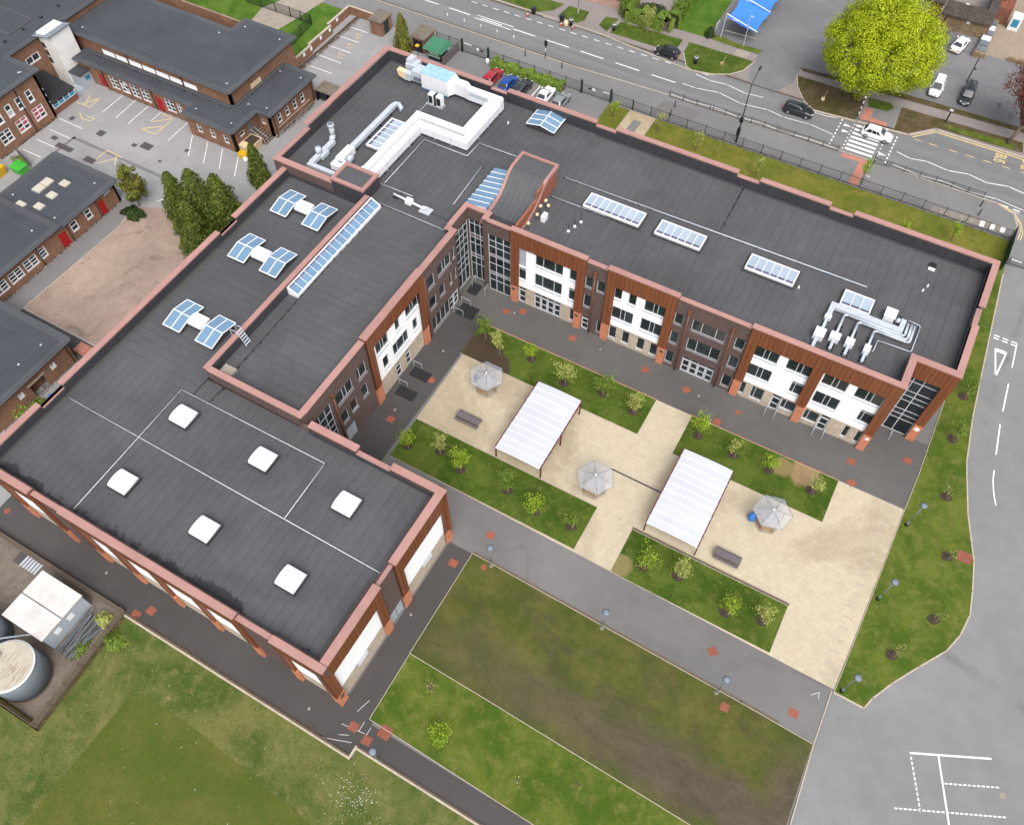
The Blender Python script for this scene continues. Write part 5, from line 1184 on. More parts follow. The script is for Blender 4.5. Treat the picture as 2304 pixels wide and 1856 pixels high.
# ================================================================== COURTYARD FURNITURE
def canopy(x0, x1, y0, y1, label):
    t = thing('shade_canopy', label, 'canopy', ((x0 + x1) / 2, (y0 + y1) / 2, 0))
    zz = lambda x_: 2.35 + .11 * (1 - ((x_ - (x0 + x1) / 2) / ((x1 - x0) / 2)) ** 2)
    n = 11; w_ = (y1 - y0) / n; xs = [x0 + (x1 - x0) * i / 6 for i in range(7)]
    for i in range(n):
        ya, yb = y0 + i * w_ + .012, y0 + (i + 1) * w_ - .012
        MB().loft([[(x_, y_, zz(x_)) for x_ in xs] + [(x_, y_, zz(x_) - .03) for x_ in xs[::-1]] for y_ in (yb, ya)]).build('roof_panel', 'canopy', t)
        MB().loft([[(x_, y_, zz(x_) + .035) for x_ in xs] + [(x_, y_, zz(x_)) for x_ in xs[::-1]] for y_ in (ya - .001, ya - .026)]).build('glazing_bar', 'render', t)
    for x_ in (x0, x1):
        B(x_ - .06, x_ + .06, y0 - .04, y1 + .04, 2.22, 2.36).build('gutter', 'postred', t)
        for y_ in (y0 + .3, (y0 + y1) / 2, y1 - .3): B(x_ - .06, x_ + .06, y_ - .06, y_ + .06, 0, 2.24).build('post', 'postred', t)
    for y_ in (y0 + .3, (y0 + y1) / 2, y1 - .3): MB().tube([(x_, y_, zz(x_) - .1) for x_ in xs], .04, 6).build('rafter', 'postred', t)
M['canopy'] = plain('opal_polycarbonate', (0.47, 0.48, 0.52, 1), 0.3, var=0.05, scale=0.5, objvar=0.03, fine=0.01)
canopy(-34.6, -29.15, -20.45, -10.6, 'white ribbed canopy on maroon posts nearest the left wing')
canopy(-16.95, -11.35, -20.6, -10.7, 'white ribbed canopy on maroon posts nearest the car park')

def shelter(cx, cy, rot, label, bag=None, film='polycarb', deck=0.0):
    t = thing('hexagonal_shelter', label, 'shelter', (cx, cy, 0))
    H6 = lambda r, z, o=0: [(cx + r * cos(rot + o + k * pi / 3), cy + r * sin(rot + o + k * pi / 3), z) for k in range(6)]
    out = H6(2.05, 2.45); ap = (cx, cy, 3.05)
    for k in range(6):
        a, b = Vector(out[k]), Vector(out[(k + 1) % 6]); p = Vector(ap)
        for a2, b2 in ((a, (a + b) / 2), ((a + b) / 2, b)):
            MB().quad(a2, b2, p).quad(a2 - Vector((0, 0, .015)), p - Vector((0, 0, .015)), b2 - Vector((0, 0, .015))).build('roof_panel', film, t)
    rb = MB()
    for k in range(6): rb.cyl(out[k], ap, .022, .022, 6); rb.cyl(out[k], out[(k + 1) % 6], .02, .02, 6)
    rb.build('rib', 'tank', t); MB().cyl((cx, cy, 3.0), (cx, cy, 3.12), .12, .1, 10).build('hub', 'whitepaint', t)
    inn = H6(1.15, 0); top = H6(1.15, 2.5)
    for k in range(6): MB().cyl(inn[k], (inn[k][0], inn[k][1], 2.62), .05, .05, 6).build('post', 'oak', t)
    ir = H6(1.2, 1.95)
    for k in range(6): MB().quad(ir[k], ir[(k + 1) % 6], (cx, cy, 2.6)).build('inner_roof', 'innerglass', t)
    P([(p[0], p[1]) for p in H6(1.4, 0)], 0.012, 0.05).build('deck', 'concrete', t)
    for k in range(5):
        a, b = Vector(H6(1.05, 0)[k]), Vector(H6(1.05, 0)[(k + 1) % 6]); c = Vector((cx, cy, 0))
        a2, b2 = a + (c - a) * .34, b + (c - b) * .34
        MB().prism([tuple(a[:2]), tuple(b[:2]), tuple(b2[:2]), tuple(a2[:2])], .40, .46).build('bench_seat', 'oak', t)
        MB().prism([tuple((a + (a - c) * .03)[:2]), tuple((b + (b - c) * .03)[:2]), tuple(b[:2]), tuple(a[:2])], .1, .92).build('side_panel', 'bark' if film != 'polycarb' else 'oak', t)
    return t
shelter(-40.0, -12.9, rad(0), 'hexagonal clear-roofed shelter near the left wing with a dark bag behind')
shelter(-23.6, -18.5, rad(0), 'hexagonal clear-roofed shelter between the two white canopies')
shelter(-6.2, -13.3, rad(15), 'hexagonal clear-roofed shelter with a blue bag, nearest the car park')
def sack(x, y, z, r, mat, label):
    mb = MB(); random.seed(int(x * 10))
    mb.loft([[(x + r * q * random.uniform(.85, 1.1) * cos(a), y + r * q * random.uniform(.85, 1.1) * sin(a), z + h) for a in [2 * pi * i / 9 for i in range(9)]] for q, h in ((.7, 0), (1, .25 * r / .4), (.95, .7 * r / .4), (.55, 1.0 * r / .4), (.2, 1.1 * r / .4))])
    tag(mb.build('rubbish_sack', mat, smooth=True), label, 'sack')
M['bagblue'] = plain('blue_bag', C(60, 140, 230), 0.5); M['bagnavy'] = plain('navy_bag', C(40, 50, 90), 0.5)
sack(-41.5, -12.6, 0.05, .45, 'bagnavy', 'navy sack hanging behind the shelter near the left wing')
sack(-7.75, -13.7, 0.05, .45, 'bagblue', 'bright blue sack beside the shelter nearest the car park')
def bench(x0, x1, y0, y1, label):
    t = thing('picnic_bench', label, 'bench', ((x0 + x1) / 2, (y0 + y1) / 2, 0)); ym = (y0 + y1) / 2
    for k in range(4): B(x0, x1, ym - .36 + k * .18, ym - .2 + k * .18, .70, .75).build('table_slat', 'timber', t)
    for s_ in (-1, 1):
        for k in range(2): B(x0, x1, ym + s_ * (.5 + k * .14) - .06, ym + s_ * (.5 + k * .14) + .06, .42, .46).build('seat_slat', 'timber', t)
        B(x0 + .03, x1 - .03, ym + s_ * .33 - .02, ym + s_ * .33 + .02, .3, .70).build('side_board', 'bark', t)
    for x_ in (x0 + .4, (x0 + x1) / 2, x1 - .4): B(x_ - .05, x_ + .05, ym - .68, ym + .68, .33, .41).build('bearer', 'timber', t); B(x_ - .04, x_ + .04, ym - .3, ym + .3, 0.015, .70).build('leg', 'timber', t)
bench(-41.0, -38.1, -18.35, -17.15, 'grey weathered timber bench on the paving near the left wing')
bench(-9.7, -7.0, -19.75, -18.5, 'grey weathered timber bench on the paving below the blue-bag shelter')
def rail(pts, label):
    tag(MB().tube(pts, .03, 6).build('hand_rail', 'galv'), label, 'handrail')
for (xx, w2) in ((-10.55, .55), (-5.05, .55)):
    for sgn, nm in ((-1, 'left'), (1, 'right')):
        x_ = xx + sgn * w2
        rail([(x_, 0.1, 0), (x_, 0.1, 1.0), (x_, -.9, 1.0), (x_, -.9, 0)], f'steel rail on the {nm} side of the {"first" if xx < -8 else "second"} porch door in the last bay')
rail([(-49.2, -3.3, 0), (-49.2, -3.3, 1.0), (-47.9, -3.3, 1.0), (-47.9, -3.3, 0)], 'steel rail at the north side of the left wing double doors')
rail([(-49.2, -5.1, 0), (-49.2, -5.1, 1.0), (-47.9, -5.1, 1.0), (-47.9, -5.1, 0)], 'steel rail at the south side of the left wing double doors')
rail([(-49.1, -14.2, 0), (-49.1, -14.2, .9), (-48.0, -14.2, .9), (-48.0, -14.2, 0)], 'curved rail by the upper mat of the left wing')
rail([(-49.1, -17.2, 0), (-49.1, -17.2, .9), (-48.0, -17.2, .9), (-48.0, -17.2, 0)], 'curved rail by the lower mat of the left wing')
rail([(-49.5, 0.6, 0), (-49.5, 0.6, 1.0), (-49.4, -.4, 1.0), (-49.4, -.4, 0)], 'steel rail in the glazed stair corner')
rail([(-47.4, .1, 0), (-47.4, .1, 1.0), (-47.3, -.9, 1.0), (-47.3, -.9, 0)], 'steel rail beside the pier of the glazed stair corner')
rail([(2.0, 3.7, 0), (2.0, 3.7, 1.0), (2.0, 2.7, 1.0), (2.0, 2.7, 0)], 'steel rail at the glazed east entrance')

M['lampgrey'] = plain('lamp_grey', C(138, 150, 166, .6), 0.5)
def lamp(x, y, label, h=4.5, mat='lampgrey'):
    t = thing('lamp_post', label, 'lamp post', (x, y, 0.03), 'disc lamp posts around the courtyard')
    MB().cyl((x, y, 0), (x, y, .9), .09, .08, 10).build('base', mat, t, True); MB().cyl((x, y, .9), (x, y, h - .1), .055, .045, 8).build('column', mat, t, True)
    MB().cyl((x, y, h - .1), (x, y, h - .02), .3, .36, 18).cyl((x, y, h - .02), (x, y, h + .05), .36, .2, 18).build('disc_head', mat, t, True)
    MB().cyl((x, y, .0), (x, y, .05), .2, .2, 10).build('footing', 'concrete', t)
lamp(6.5, -6.5, 'grey disc lamp post, farthest of the three on the east lawn')
lamp(6.16, -15.8, 'grey disc lamp post, middle of the three on the east lawn')
lamp(5.72, -26.2, 'grey disc lamp post at the pointed south tip of the east lawn')
lamp(-28.7, -31.4, 'grey disc lamp post near the corner of the hall and worn field')
lamp(-16.2, -31.7, 'grey disc lamp post midway along the worn field kerb')
lamp(-4.3, -32.0, 'grey disc lamp post beside the square cover on the worn field')
lamp(-28.1, -52.2, 'grey disc lamp post by the notch in the low wall at the bottom')

# ================================================================== LOW WALLS AND COMPOUND
t = thing('low_wall', 'low pale retaining wall along the service path, ending in a notch by the lamp', 'wall', (-44, -53.3, 0))
for (x0, x1, y0, y1) in ((-57.2, -30.5, -53.4, -53.22), (-30.7, -30.5, -53.2, -52.1), (-30.49, -10, -52.4, -52.22)):
    n = max(1, round(max(x1 - x0, y1 - y0) / 1.9))
    for i in range(n):
        if x1 - x0 > y1 - y0: xa = x0 + (x1 - x0) * i / n; B(xa, x0 + (x1 - x0) * (i + 1) / n - .02, y0, y1, -.1, .22).build('coping_stone', 'kerb', t)
        else: B(x0, x1, y0, y1, -.1, .22).build('coping_stone', 'kerb', t)
    if x1 - x0 > y1 - y0: B(x0, x1, y1, y1 + .18, -.1, .12).build('rail_base', 'bark', t)
def slatfence(x0, x1, y0, y1, z, label, mat='oak', post=2.0):
    t = thing('slat_fence', label, 'fence', ((x0 + x1) / 2, (y0 + y1) / 2, 0))
    l = hypot(x1 - x0, y1 - y0); n = max(1, round(l / post)); ux, uy = (x1 - x0) / l, (y1 - y0) / l
    for i in range(n + 1):
        x_, y_ = x0 + ux * l * i / n, y0 + uy * l * i / n
        B(x_ - .05, x_ + .05, y_ - .05, y_ + .05, 0, z + .08).build('post', 'bark', t)
    for i in range(n):
        pm = MB(); m_ = 14
        for k in range(m_):
            a = (i + (k + .12) / m_) * l / n; b = (i + (k + .8) / m_) * l / n
            pm.prism([(x0 + ux * a - uy * .015, y0 + uy * a + ux * .015), (x0 + ux * b - uy * .015, y0 + uy * b + ux * .015), (x0 + ux * b + uy * .015, y0 + uy * b - ux * .015), (x0 + ux * a + uy * .015, y0 + uy * a - ux * .015)], .05, z)
        pm.build('slat_panel', mat, t)
        for zz in (.3, z * .5, z - .2):
            a = i * l / n; b = (i + 1) * l / n
            MB().prism([(x0 + ux * a - uy * .04, y0 + uy * a + ux * .04), (x0 + ux * b - uy * .04, y0 + uy * b + ux * .04), (x0 + ux * b + uy * .0, y0 + uy * b), (x0 + ux * a, y0 + uy * a)], zz, zz + .08).build('rail', mat, t)
    return t
slatfence(-57.4, -56.8, -53.0, -64.9, 1.3, 'brown slatted timber fence between the plant compound and the grass', 'fencewood')
slatfence(-56.8, -75.5, -65.0, -65.0, 1.2, 'dark timber fence along the lower edge of the plant compound', 'fencewood')
t = thing('compound_wall', 'long low timber-topped wall between the compound and the service path', 'wall', (-75, -53.1, 0))
B(-92, -57.5, -53.35, -53.05, 0, .55).build('wall', 'gravel', t)
for yy in (-53.38, -53.2, -53.02): B(-92, -57.5, yy - .05, yy + .05, .55, .65).build('rail', 'bark', t)
t = thing('storage_tank', 'grey cylindrical tank with a rusty cream ribbed lid in the compound', 'tank', (-61.3, -62.3, 0))
cx, cy, R_ = -61.0, -62.2, 2.35
MB().cyl((cx, cy, 0), (cx, cy, 3.6), R_, R_, 40).build('shell', 'tank', t, True)
M['lid'] = plain('cream_lid', C(222, 214, 196, 0.58), 0.6, var=0.08); M['rust'] = plain('rust', C(176, 120, 70), 0.9, var=0.3)
MB().cyl((cx, cy, 3.6), (cx, cy, 3.72), R_ + .06, R_ + .06, 40).build('rim', 'white', t, True); MB().cyl((cx, cy, 3.72), (cx, cy, 3.74), R_ - .08, R_ - .08, 40).build('lid', 'lid', t)
random.seed(9)
for i in range(34):
    o_ = -R_ + .18 + i * (2 * R_ - .36) / 33; hl = sqrt(max(.01, (R_ - .12) ** 2 - o_ * o_))
    B(cx + o_ - .03, cx + o_ + .03, cy - hl, cy + hl, 3.74, 3.78).build('lid_rib', 'lid', t)
    if random.random() < .65 and abs(o_) < 1.8:
        a = random.uniform(-.6, .5) * hl; B(cx + o_ + .035, cx + o_ + .075, cy + a - random.uniform(.3, .9), cy + a + random.uniform(.1, .8), 3.741, 3.75).build('rust_streak', 'rust', t)
B(cx - 2.2, cx - 1.2, cy - .6, cy + .5, 3.74, 4.1).build('hatch', 'greypanel', t)
MB().cyl((cx, cy, .0), (cx, cy, .12), R_ + .1, R_ + .1, 40).build('base_ring', 'bark', t, True)
t = thing('storage_tank', 'second darker grey tank partly behind the white compound cabin', 'tank', (-66.6, -60.9, 0))
MB().cyl((-66.8, -61.4, 0), (-66.8, -61.4, 3.0), 2.2, 2.2, 36).build('shell', 'tank', t, True); MB().cyl((-66.8, -61.4, 3.0), (-66.8, -61.4, 3.1), 2.25, 2.0, 36).build('lid', 'tank', t, True)
MB().tube([(-64.6, -60.8, 2.2), (-62.2, -59.0, 2.2), (-62.2, -59.0, .2)], .09, 8).build('pipe', 'galv', t, True)
t = thing('plant_cabin', 'white flat-roofed cabin in the compound beside the tanks', 'cabin', (-63.2, -56.6, 0))
B(-65.8, -60.78, -59.0, -54.1, 0.0, 2.5).build('wall', 'greypanel', t); M['cabinroof'] = plain('cabin_roof', (0.54, 0.52, 0.50, 1), 0.6, var=0.14, scale=.5)
B(-65.9, -60.68, -59.1, -56.62, 2.5, 2.64).build('roof_panel', 'cabinroof', t); B(-65.9, -60.68, -56.58, -54.0, 2.5, 2.64).build('roof_panel', 'cabinroof', t)
B(-65.9, -60.7, -56.64, -56.56, 2.64, 2.68).build('roof_joint', 'cover', t)
for y_ in (-57.6, -56.0): B(-60.78, -60.74, y_ - .35, y_ + .35, 1.2, 1.9).build('vent_panel', 'white', t)
t = thing('pipe_stack', 'pile of long grey pipes and poles lying by the compound fence', 'pipes', (-59.2, -56.8, 0))
random.seed(21)
for i in range(34):
    x_ = -60.3 + random.uniform(0, 1.9); y_ = -59.0 + random.uniform(-.2, .5); r = random.uniform(.03, .06); zz = .06 + i * .012
    MB().cyl((x_, y_, zz), (x_ + random.uniform(-.5, .7), y_ + random.uniform(3.6, 4.6), zz + .08), r, r, 6).build('pipe', 'tank' if i % 3 else 'cover', t)
t = thing('grating', 'steel step grating at the compound wall left of the white cabin', 'grating', (-69.1, -53.6, 0))
for i in range(6): B(-70.2 + i * .38, -69.98 + i * .38, -54.6, -53.45, .02, .1).build('bar', 'galv', t)
B(-71.2, -70.3, -54.6, -53.45, .0, .06).build('plate', 'cover', t)
for k, (x_, y_) in enumerate(((-62.3, -66.1), (-61.5, -66.4), (-62.9, -65.9))): sack(x_, y_, .02, .28, 'whitepaint', f'{("pale litter bag", "torn white bag", "small white bag")[k]} outside the compound corner at the bottom left')

# ================================================================== VEGETATION
def small_tree(x, y, h, r, n, mat, label, seed, size=.085, lean=0.0, bare=False, soil=True, sparse=.6, group='young courtyard trees'):
    random.seed(seed)
    t = thing('young_tree', label, 'tree', (x, y, 0.03), group)
    ln = Vector((lean * cos(seed), lean * sin(seed), 0))
    tr = MB(); top = Vector((x, y, 0)) + Vector((0, 0, h * .8)) + ln
    tr.cyl((x, y, 0), tuple(top), .06, .025, 6)
    lv = MB()
    nb = 14
    for k in range(nb):
        f_ = random.uniform(.35, 1.0) if k else 1.0
        p = Vector((x, y, 0)).lerp(top, f_); a = 2.4 * k + random.uniform(-.4, .4); up = random.uniform(.6, 1.5)
        L_ = r * random.uniform(.5, 1.0) * (1.0 - .45 * max(0, f_ - .7) / .3)
        e = p + Vector((cos(a) * L_, sin(a) * L_, up * L_ + .15)); tr.cyl(tuple(p), tuple(e), .022, .008, 5)
        if not bare:
            for i in range(int(n * 1.7) // nb):
                q = p.lerp(e, random.uniform(.15, 1.12)); g = r * .19
                lv.leaf(q + Vector((random.gauss(0, g), random.gauss(0, g), random.gauss(0, g * .8))), size * random.uniform(.6, 1.2))
    tr.build('trunk', 'bark', t)
    if not bare: lv.build('crown', mat, t)
    MB().cyl((x + .25, y - .15, 0), (x + .25, y - .15, 1.0), .035, .035, 5).build('stake', 'oak', t)
    if soil: random.seed(seed + 1); P([(x + .62 * random.uniform(.8, 1.15) * cos(k * pi / 5), y + .55 * random.uniform(.8, 1.15) * sin(k * pi / 5)) for k in range(10)], 0.03, 0.075).build('soil_ring', 'soil', t)
    return t
NWT = [(-44.0, -6.6, 2.6, 1.1, 520, 'leaf_c', 'bushy green young tree in the far left corner of the north-west lawn'), (-41.4, -7.8, 3.6, .8, 520, 'leaf_b', 'slender pale young tree, second from the left on the north-west lawn'),
       (-37.5, -6.8, 2.6, .95, 480, 'leaf_a', 'bright green young tree, third from the left on the north-west lawn'), (-32.6, -8.0, 3.8, 1.35, 760, 'leaf_b', 'tall pale yellow-green tree right above the left canopy'),
       (-28.2, -7.1, 3.0, 1.35, 640, 'leaf_c', 'wide green young tree, second from the right on the north-west lawn'), (-24.1, -7.6, 3.2, 1.05, 600, 'leaf_b', 'round yellow-green tree at the right end of the north-west lawn'),
       (-16.5, -7.0, 3.2, 1.15, 700, 'leaf_a', 'vivid green tree at the left end of the north-east lawn'), (-12.2, -7.5, 2.9, .7, 360, 'leaf_b', 'thin pale tree, second on the north-east lawn'),
       (-8.1, -7.3, 2.6, .95, 420, 'leaf_a', 'low bright tree, third on the north-east lawn by the worn patch'), (-3.4, -7.5, 3.4, 1.0, 460, 'leaf_b', 'leaning olive tree at the right end of the north-east lawn'),
       (-43.7, -23.8, 2.6, 1.0, 460, 'leaf_a', 'bright tree at the left end of the south-west lawn'), (-40.3, -22.7, 3.0, 1.0, 440, 'leaf_b', 'pale airy tree, second on the south-west lawn'),
       (-37.2, -23.5, 3.6, 1.0, 760, 'leaf_a', 'full bright green tree, third on the south-west lawn'), (-31.5, -23.2, 3.2, 1.05, 640, 'leaf_c', 'round dull green tree in the middle of the south-west lawn'),
       (-27.7, -23.9, 2.8, 1.15, 560, 'leaf_a', 'spreading bright tree, second from the right on the south-west lawn'), (-23.7, -23.6, 2.6, .8, 440, 'leaf_c', 'small round tree at the right end of the south-west lawn'),
       (-15.4, -24.0, 2.8, 1.25, 330, 'leaf_a', 'sparse spreading tree at the left end of the south-east lawn'), (-11.9, -23.3, 3.2, 1.0, 560, 'leaf_b', 'upright pale green tree, second on the south-east lawn'),
       (-6.4, -24.4, 2.7, 1.15, 360, 'leaf_a', 'open yellow-green tree, third on the south-east lawn'), (-3.0, -23.5, 2.8, 1.1, 480, 'leaf_b', 'yellow tree at the right end of the south-east lawn')]
for i, a in enumerate(NWT): small_tree(*a, seed=40 + i, lean=.25 if i != 9 else .7)
for i, a in enumerate([(7.9, 12.6, 3.2, .9, 420, 'leaf_c', 'green young tree on the east lawn, farthest of the row'), (8.2, 6.3, 3.4, .8, 320, 'leaf_c', 'green young tree on the east lawn beside the second road dash'), (9.25, -1.2, 2.6, .4, 40, 'leaf_b', 'staked bare sapling on the east lawn just above the first lamp'),
      (11.0, -8.0, 2.6, .4, 40, 'leaf_b', 'staked bare sapling on the east lawn left of the brown cover'), (11.4, -15.2, 2.4, .4, 30, 'leaf_b', 'staked bare sapling on the broad end of the east lawn'), (8.8, -20.6, 2.4, .4, 30, 'leaf_b', 'staked bare sapling nearest the south tip of the east lawn'),
      (-24.4, -47.9, 1.7, 1.0, 800, 'leaf_a', 'bushy yellow-green shrub-like tree on the bottom lawn'), (-27.3, -44.7, 2.2, .6, 20, 'leaf_b', 'bare forked sapling on the bottom lawn near the hall corner'), (-16.5, -47.8, 2.0, .5, 20, 'leaf_b', 'bare sapling on the bottom lawn, left of two'), (-11.8, -45.3, 2.0, .5, 20, 'leaf_b', 'bare sapling on the bottom lawn, right of two'),
      (-41.2, 38.0, 3.4, .9, 220, 'leaf_b', 'airy pale sapling on the north lawn nearest the concrete path'), (-34.8, 36.6, 3.4, .9, 240, 'leaf_b', 'airy sapling on the north lawn left of the street lamp'), (-25.5, 35.6, 3.2, .9, 240, 'leaf_b', 'airy sapling on the north lawn right of the street lamp'), (-12.5, 41.6, 4.2, .7, 420, 'leaf_a', 'slim blurred green tree by the railings below the zebra crossing'),
      (-5.0, 34.0, 3.0, .8, 220, 'leaf_a', 'small light green sapling in the middle of the north-east lawn strip'), (0.8, 36.6, 3.2, .8, 320, 'leaf_a', 'light green sapling near the east end of the railings'), (-48.1, 37.6, 3.0, .8, 300, 'leaf_a', 'small tree beside the school gate post'),
      (-52.6, 59.0, 4.2, 1.3, 520, 'leaf_b', 'yellowish young street tree on the verge across the road')]):
    small_tree(*a, seed=90 + i, group='young trees on the outer lawns', soil=i < 6, lean=.5 if 2 <= i < 6 else .2)

def clump_tree(name, x, y, crown, n, size, mat, label, trunk_h, tr_r, seed, cat='tree', clumps=70, shell=.55, limbs=6, egg=False):
    """crown: (cx,cy,cz,rx,ry,rz) ellipsoid filled with clumps of leaf faces"""
    random.seed(seed); t = thing(name, label, cat, (x, y, 0))
    cx, cy, cz, rx, ry, rz = crown
    tr = MB(); tr.cyl((x, y, -.1), (x + (cx - x) * .4, y + (cy - y) * .4, trunk_h), tr_r, tr_r * .75, 10)
    for k in range(limbs):
        a = 2 * pi * k / limbs + random.uniform(-.3, .3); e = (cx + rx * .6 * cos(a), cy + ry * .6 * sin(a), cz + rz * random.uniform(-.3, .5))
        m_ = (x + (e[0] - x) * .4, y + (e[1] - y) * .4, trunk_h + (e[2] - trunk_h) * .5); b0 = (x + (cx - x) * .4, y + (cy - y) * .4, trunk_h - .2)
        tr.cyl(b0, m_, tr_r * .5, tr_r * .3, 7); tr.cyl(m_, e, tr_r * .3, tr_r * .08, 6)
    tr.build('trunk', 'bark', t, True)
    lv = MB()
    cl = []
    for k in range(clumps):
        u = -.82 + 1.8 * (k + .5) / clumps if egg else random.uniform(-1, 1)
        u = max(-1, min(1, u)); a = k * 2.39996 + random.uniform(-.25, .25) if egg else random.uniform(0, 2 * pi)
        rr = random.uniform(shell, .95) if k % 4 else random.uniform(.2, .6); s_ = sqrt(max(0, 1 - u * u)); bulge = (1.06 - .2 * u) if egg else 1.0
        cl.append((Vector((cx + rx * rr * s_ * cos(a) * bulge, cy + ry * rr * s_ * sin(a) * bulge, cz + rz * rr * u)), random.uniform(.15, .26) * (rx + rz) / 2, Vector((s_ * cos(a), s_ * sin(a), u))))
    for k in range(n):
        c, r, nn = cl[k % clumps]
        v = Vector((random.gauss(0, 1), random.gauss(0, 1), random.gauss(0, 1))).normalized()
        p = c + v * r * random.uniform(.55, 1.0)
        lv.leaf(p, size * random.uniform(.6, 1.25), (v * .9 + nn * .4 + Vector((0, 0, .3))))
    lv.build('crown', mat, t); return t
clump_tree('lime_tree', -18.0, 59.3, (-17.7, 60.8, 8.6, 7.7, 7.2, 6.4), 95000, .125, 'leaf_big', 'huge dense lime-green tree across the road by the zebra crossing', 3.2, .5, 5, clumps=260, shell=.74, egg=True)
clump_tree('copper_tree', 3.3, 59.8, (4.8, 62.6, 7.2, 6.2, 5.0, 4.6), 15000, .13, 'leaf_red', 'open copper-red tree at the right edge of the photo', 2.6, .3, 8, clumps=150, shell=.3, limbs=10)
def conifer(x, y, h, r, n, mat, label, seed, top=.06, name='conifer_tree'):
    random.seed(seed); t = thing(name, label, 'tree', (x, y, 0))
    MB().cyl((x, y, -.05), (x, y, h * .9), .16, .04, 7).build('trunk', 'bark', t)
    lv = MB(); ph = [random.uniform(0, 6.28) for _ in range(4)]
    for k in range(n):
        f_ = random.random() ** 1.35; z = .25 + f_ * (h - .25); a = random.uniform(0, 2 * pi)
        rr = r * (1 - f_) ** .62 * (1 + .18 * sin(5 * a + ph[0] + z * 1.3) + .24 * sin(3 * a - z * 1.1 + ph[1]) + .15 * sin(9 * a + z * 3)) + r * top
        q = rr * random.uniform(.6, 1.05)
        lv.leaf((x + q * cos(a), y + q * sin(a), z + random.uniform(-.15, .15)), .15 * random.uniform(.6, 1.2), (cos(a) * .5, sin(a) * .5, .5))
    lv.build('crown', mat, t); return t
conifer(-88.4, -9.0, 8.0, 1.9, 8200, 'leaf_con', 'narrow dark conifer, leftmost of the group by the playground', 1)
conifer(-85.8, -7.8, 8.6, 2.3, 10000, 'leaf_con', 'tall dark conifer in the middle of the playground group', 2)
conifer(-82.7, -6.8, 8.4, 2.3, 10000, 'leaf_con', 'tall dark conifer nearest the new school roof in the playground group', 3)
conifer(-84.4, -11.0, 6.6, 2.3, 8600, 'leaf_con', 'lower dark conifer in front of the playground group', 4)
conifer(-83.9, 1.4, 6.8, 1.35, 6500, 'leaf_con', 'single pointed conifer beside the cream and yellow bins', 5)
conifer(-83.5, 36.0, 6.2, 1.2, 5000, 'leaf_con2', 'slim conifer beside the small brick hut at the disabled bays', 6, .12)
clump_tree('golden_conifer', -95.7, -10.0, (-95.7, -9.7, 3.6, 1.9, 1.8, 2.9), 5200, .15, 'leaf_con2', 'yellow-green bushy tree at the end of the classroom block', .8, .12, 7, clumps=60)
def shrub(x, y, rx, ry, h, n, mat, label, seed, size=.14, name='shrub', cat='shrub', group=None):
    random.seed(seed); t = thing(name, label, cat, (x, y, 0), group)
    lv = MB(); tr = MB()
    for k in range(5): tr.cyl((x, y, -.02), (x + rx * .5 * cos(k * 1.3), y + ry * .5 * sin(k * 1.3), h * .6), .03, .015, 5)
    tr.build('stem', 'bark', t)
    for k in range(n):
        a = random.uniform(0, 2 * pi); u = random.random(); s_ = sqrt(1 - u * u) * random.uniform(.7, 1.05) * (1 + .15 * sin(4 * a + seed) + .1 * sin(7 * a))
        lv.leaf((x + rx * s_ * cos(a), y + ry * s_ * sin(a), max(.06, h * u * random.uniform(.8, 1.05) + .05)), size * random.uniform(.6, 1.3), (cos(a) * .6, sin(a) * .6, .8))
    lv.build('foliage', mat, t); return t
shrub(-95.2, -11.6, 1.7, 1.1, .9, 1300, 'leaf_dark', 'dark low evergreen bush at the foot of the yellow-green tree', 31)
shrub(-83.4, -5.2, 1.5, 1.6, 2.4, 1500, 'leaf_dry', 'pale grey-green shrub between the conifers and the school roof', 32)
shrub(-81.8, 18.6, 2.0, 3.2, 1.2, 2000, 'leaf_dry', 'dry straw-coloured shrub mass beside the bin shed', 33)
shrub(-79.2, 27.0, 1.0, 2.4, 1.0, 900, 'leaf_dry', 'thin dry shrub strip against the north block wall', 34)
for k, (x_, y_, rx_) in enumerate(((-125.5, 26.4, 2.6), (-121, 26.8, 2.8), (-116.4, 26.0, 2.8), (-112.2, 26.2, 2.4))): shrub(x_, y_, rx_, 2.4, 2.0, 2000, 'leaf_purple', 'purple-brown leafy shrub behind the old school roof, ' + ('leftmost', 'second from the left', 'third from the left', 'rightmost')[k], 35 + k, .16, group='purple shrubs behind the old school')
shrub(-85.3, -41.2, 1.4, 1.6, 2.6, 1500, 'leaf_a', 'bright green bush at the left edge by the flat-roofed brick block', 41)
shrub(-82.6, -40.0, 1.0, 1.2, 1.3, 700, 'leaf_c', 'low green bush beside the blue tarpaulin', 42)
shrub(-58.6, -54.6, 1.0, .8, .8, 700, 'leaf_b', 'yellowish weedy bush at the corner of the compound fence', 43, .1)
shrub(-56.3, -55.6, 1.3, .9, .6, 600, 'leaf_c', 'green nettle clump outside the compound fence corner', 44, .1)
shrub(-116.4, -11.6, 1.6, .9, .7, 500, 'leaf_c', 'ragged green weeds behind the open wooden gate', 45, .1)
shrub(-43.4, 63.1, .8, .9, 1.5, 600, 'leaf_dark', 'dark clipped bush beside the pub sign', 46, .1)
shrub(-58.6, -57.8, .7, 1.2, .5, 400, 'leaf_c', 'weeds growing through the heap of pipes', 47, .09)
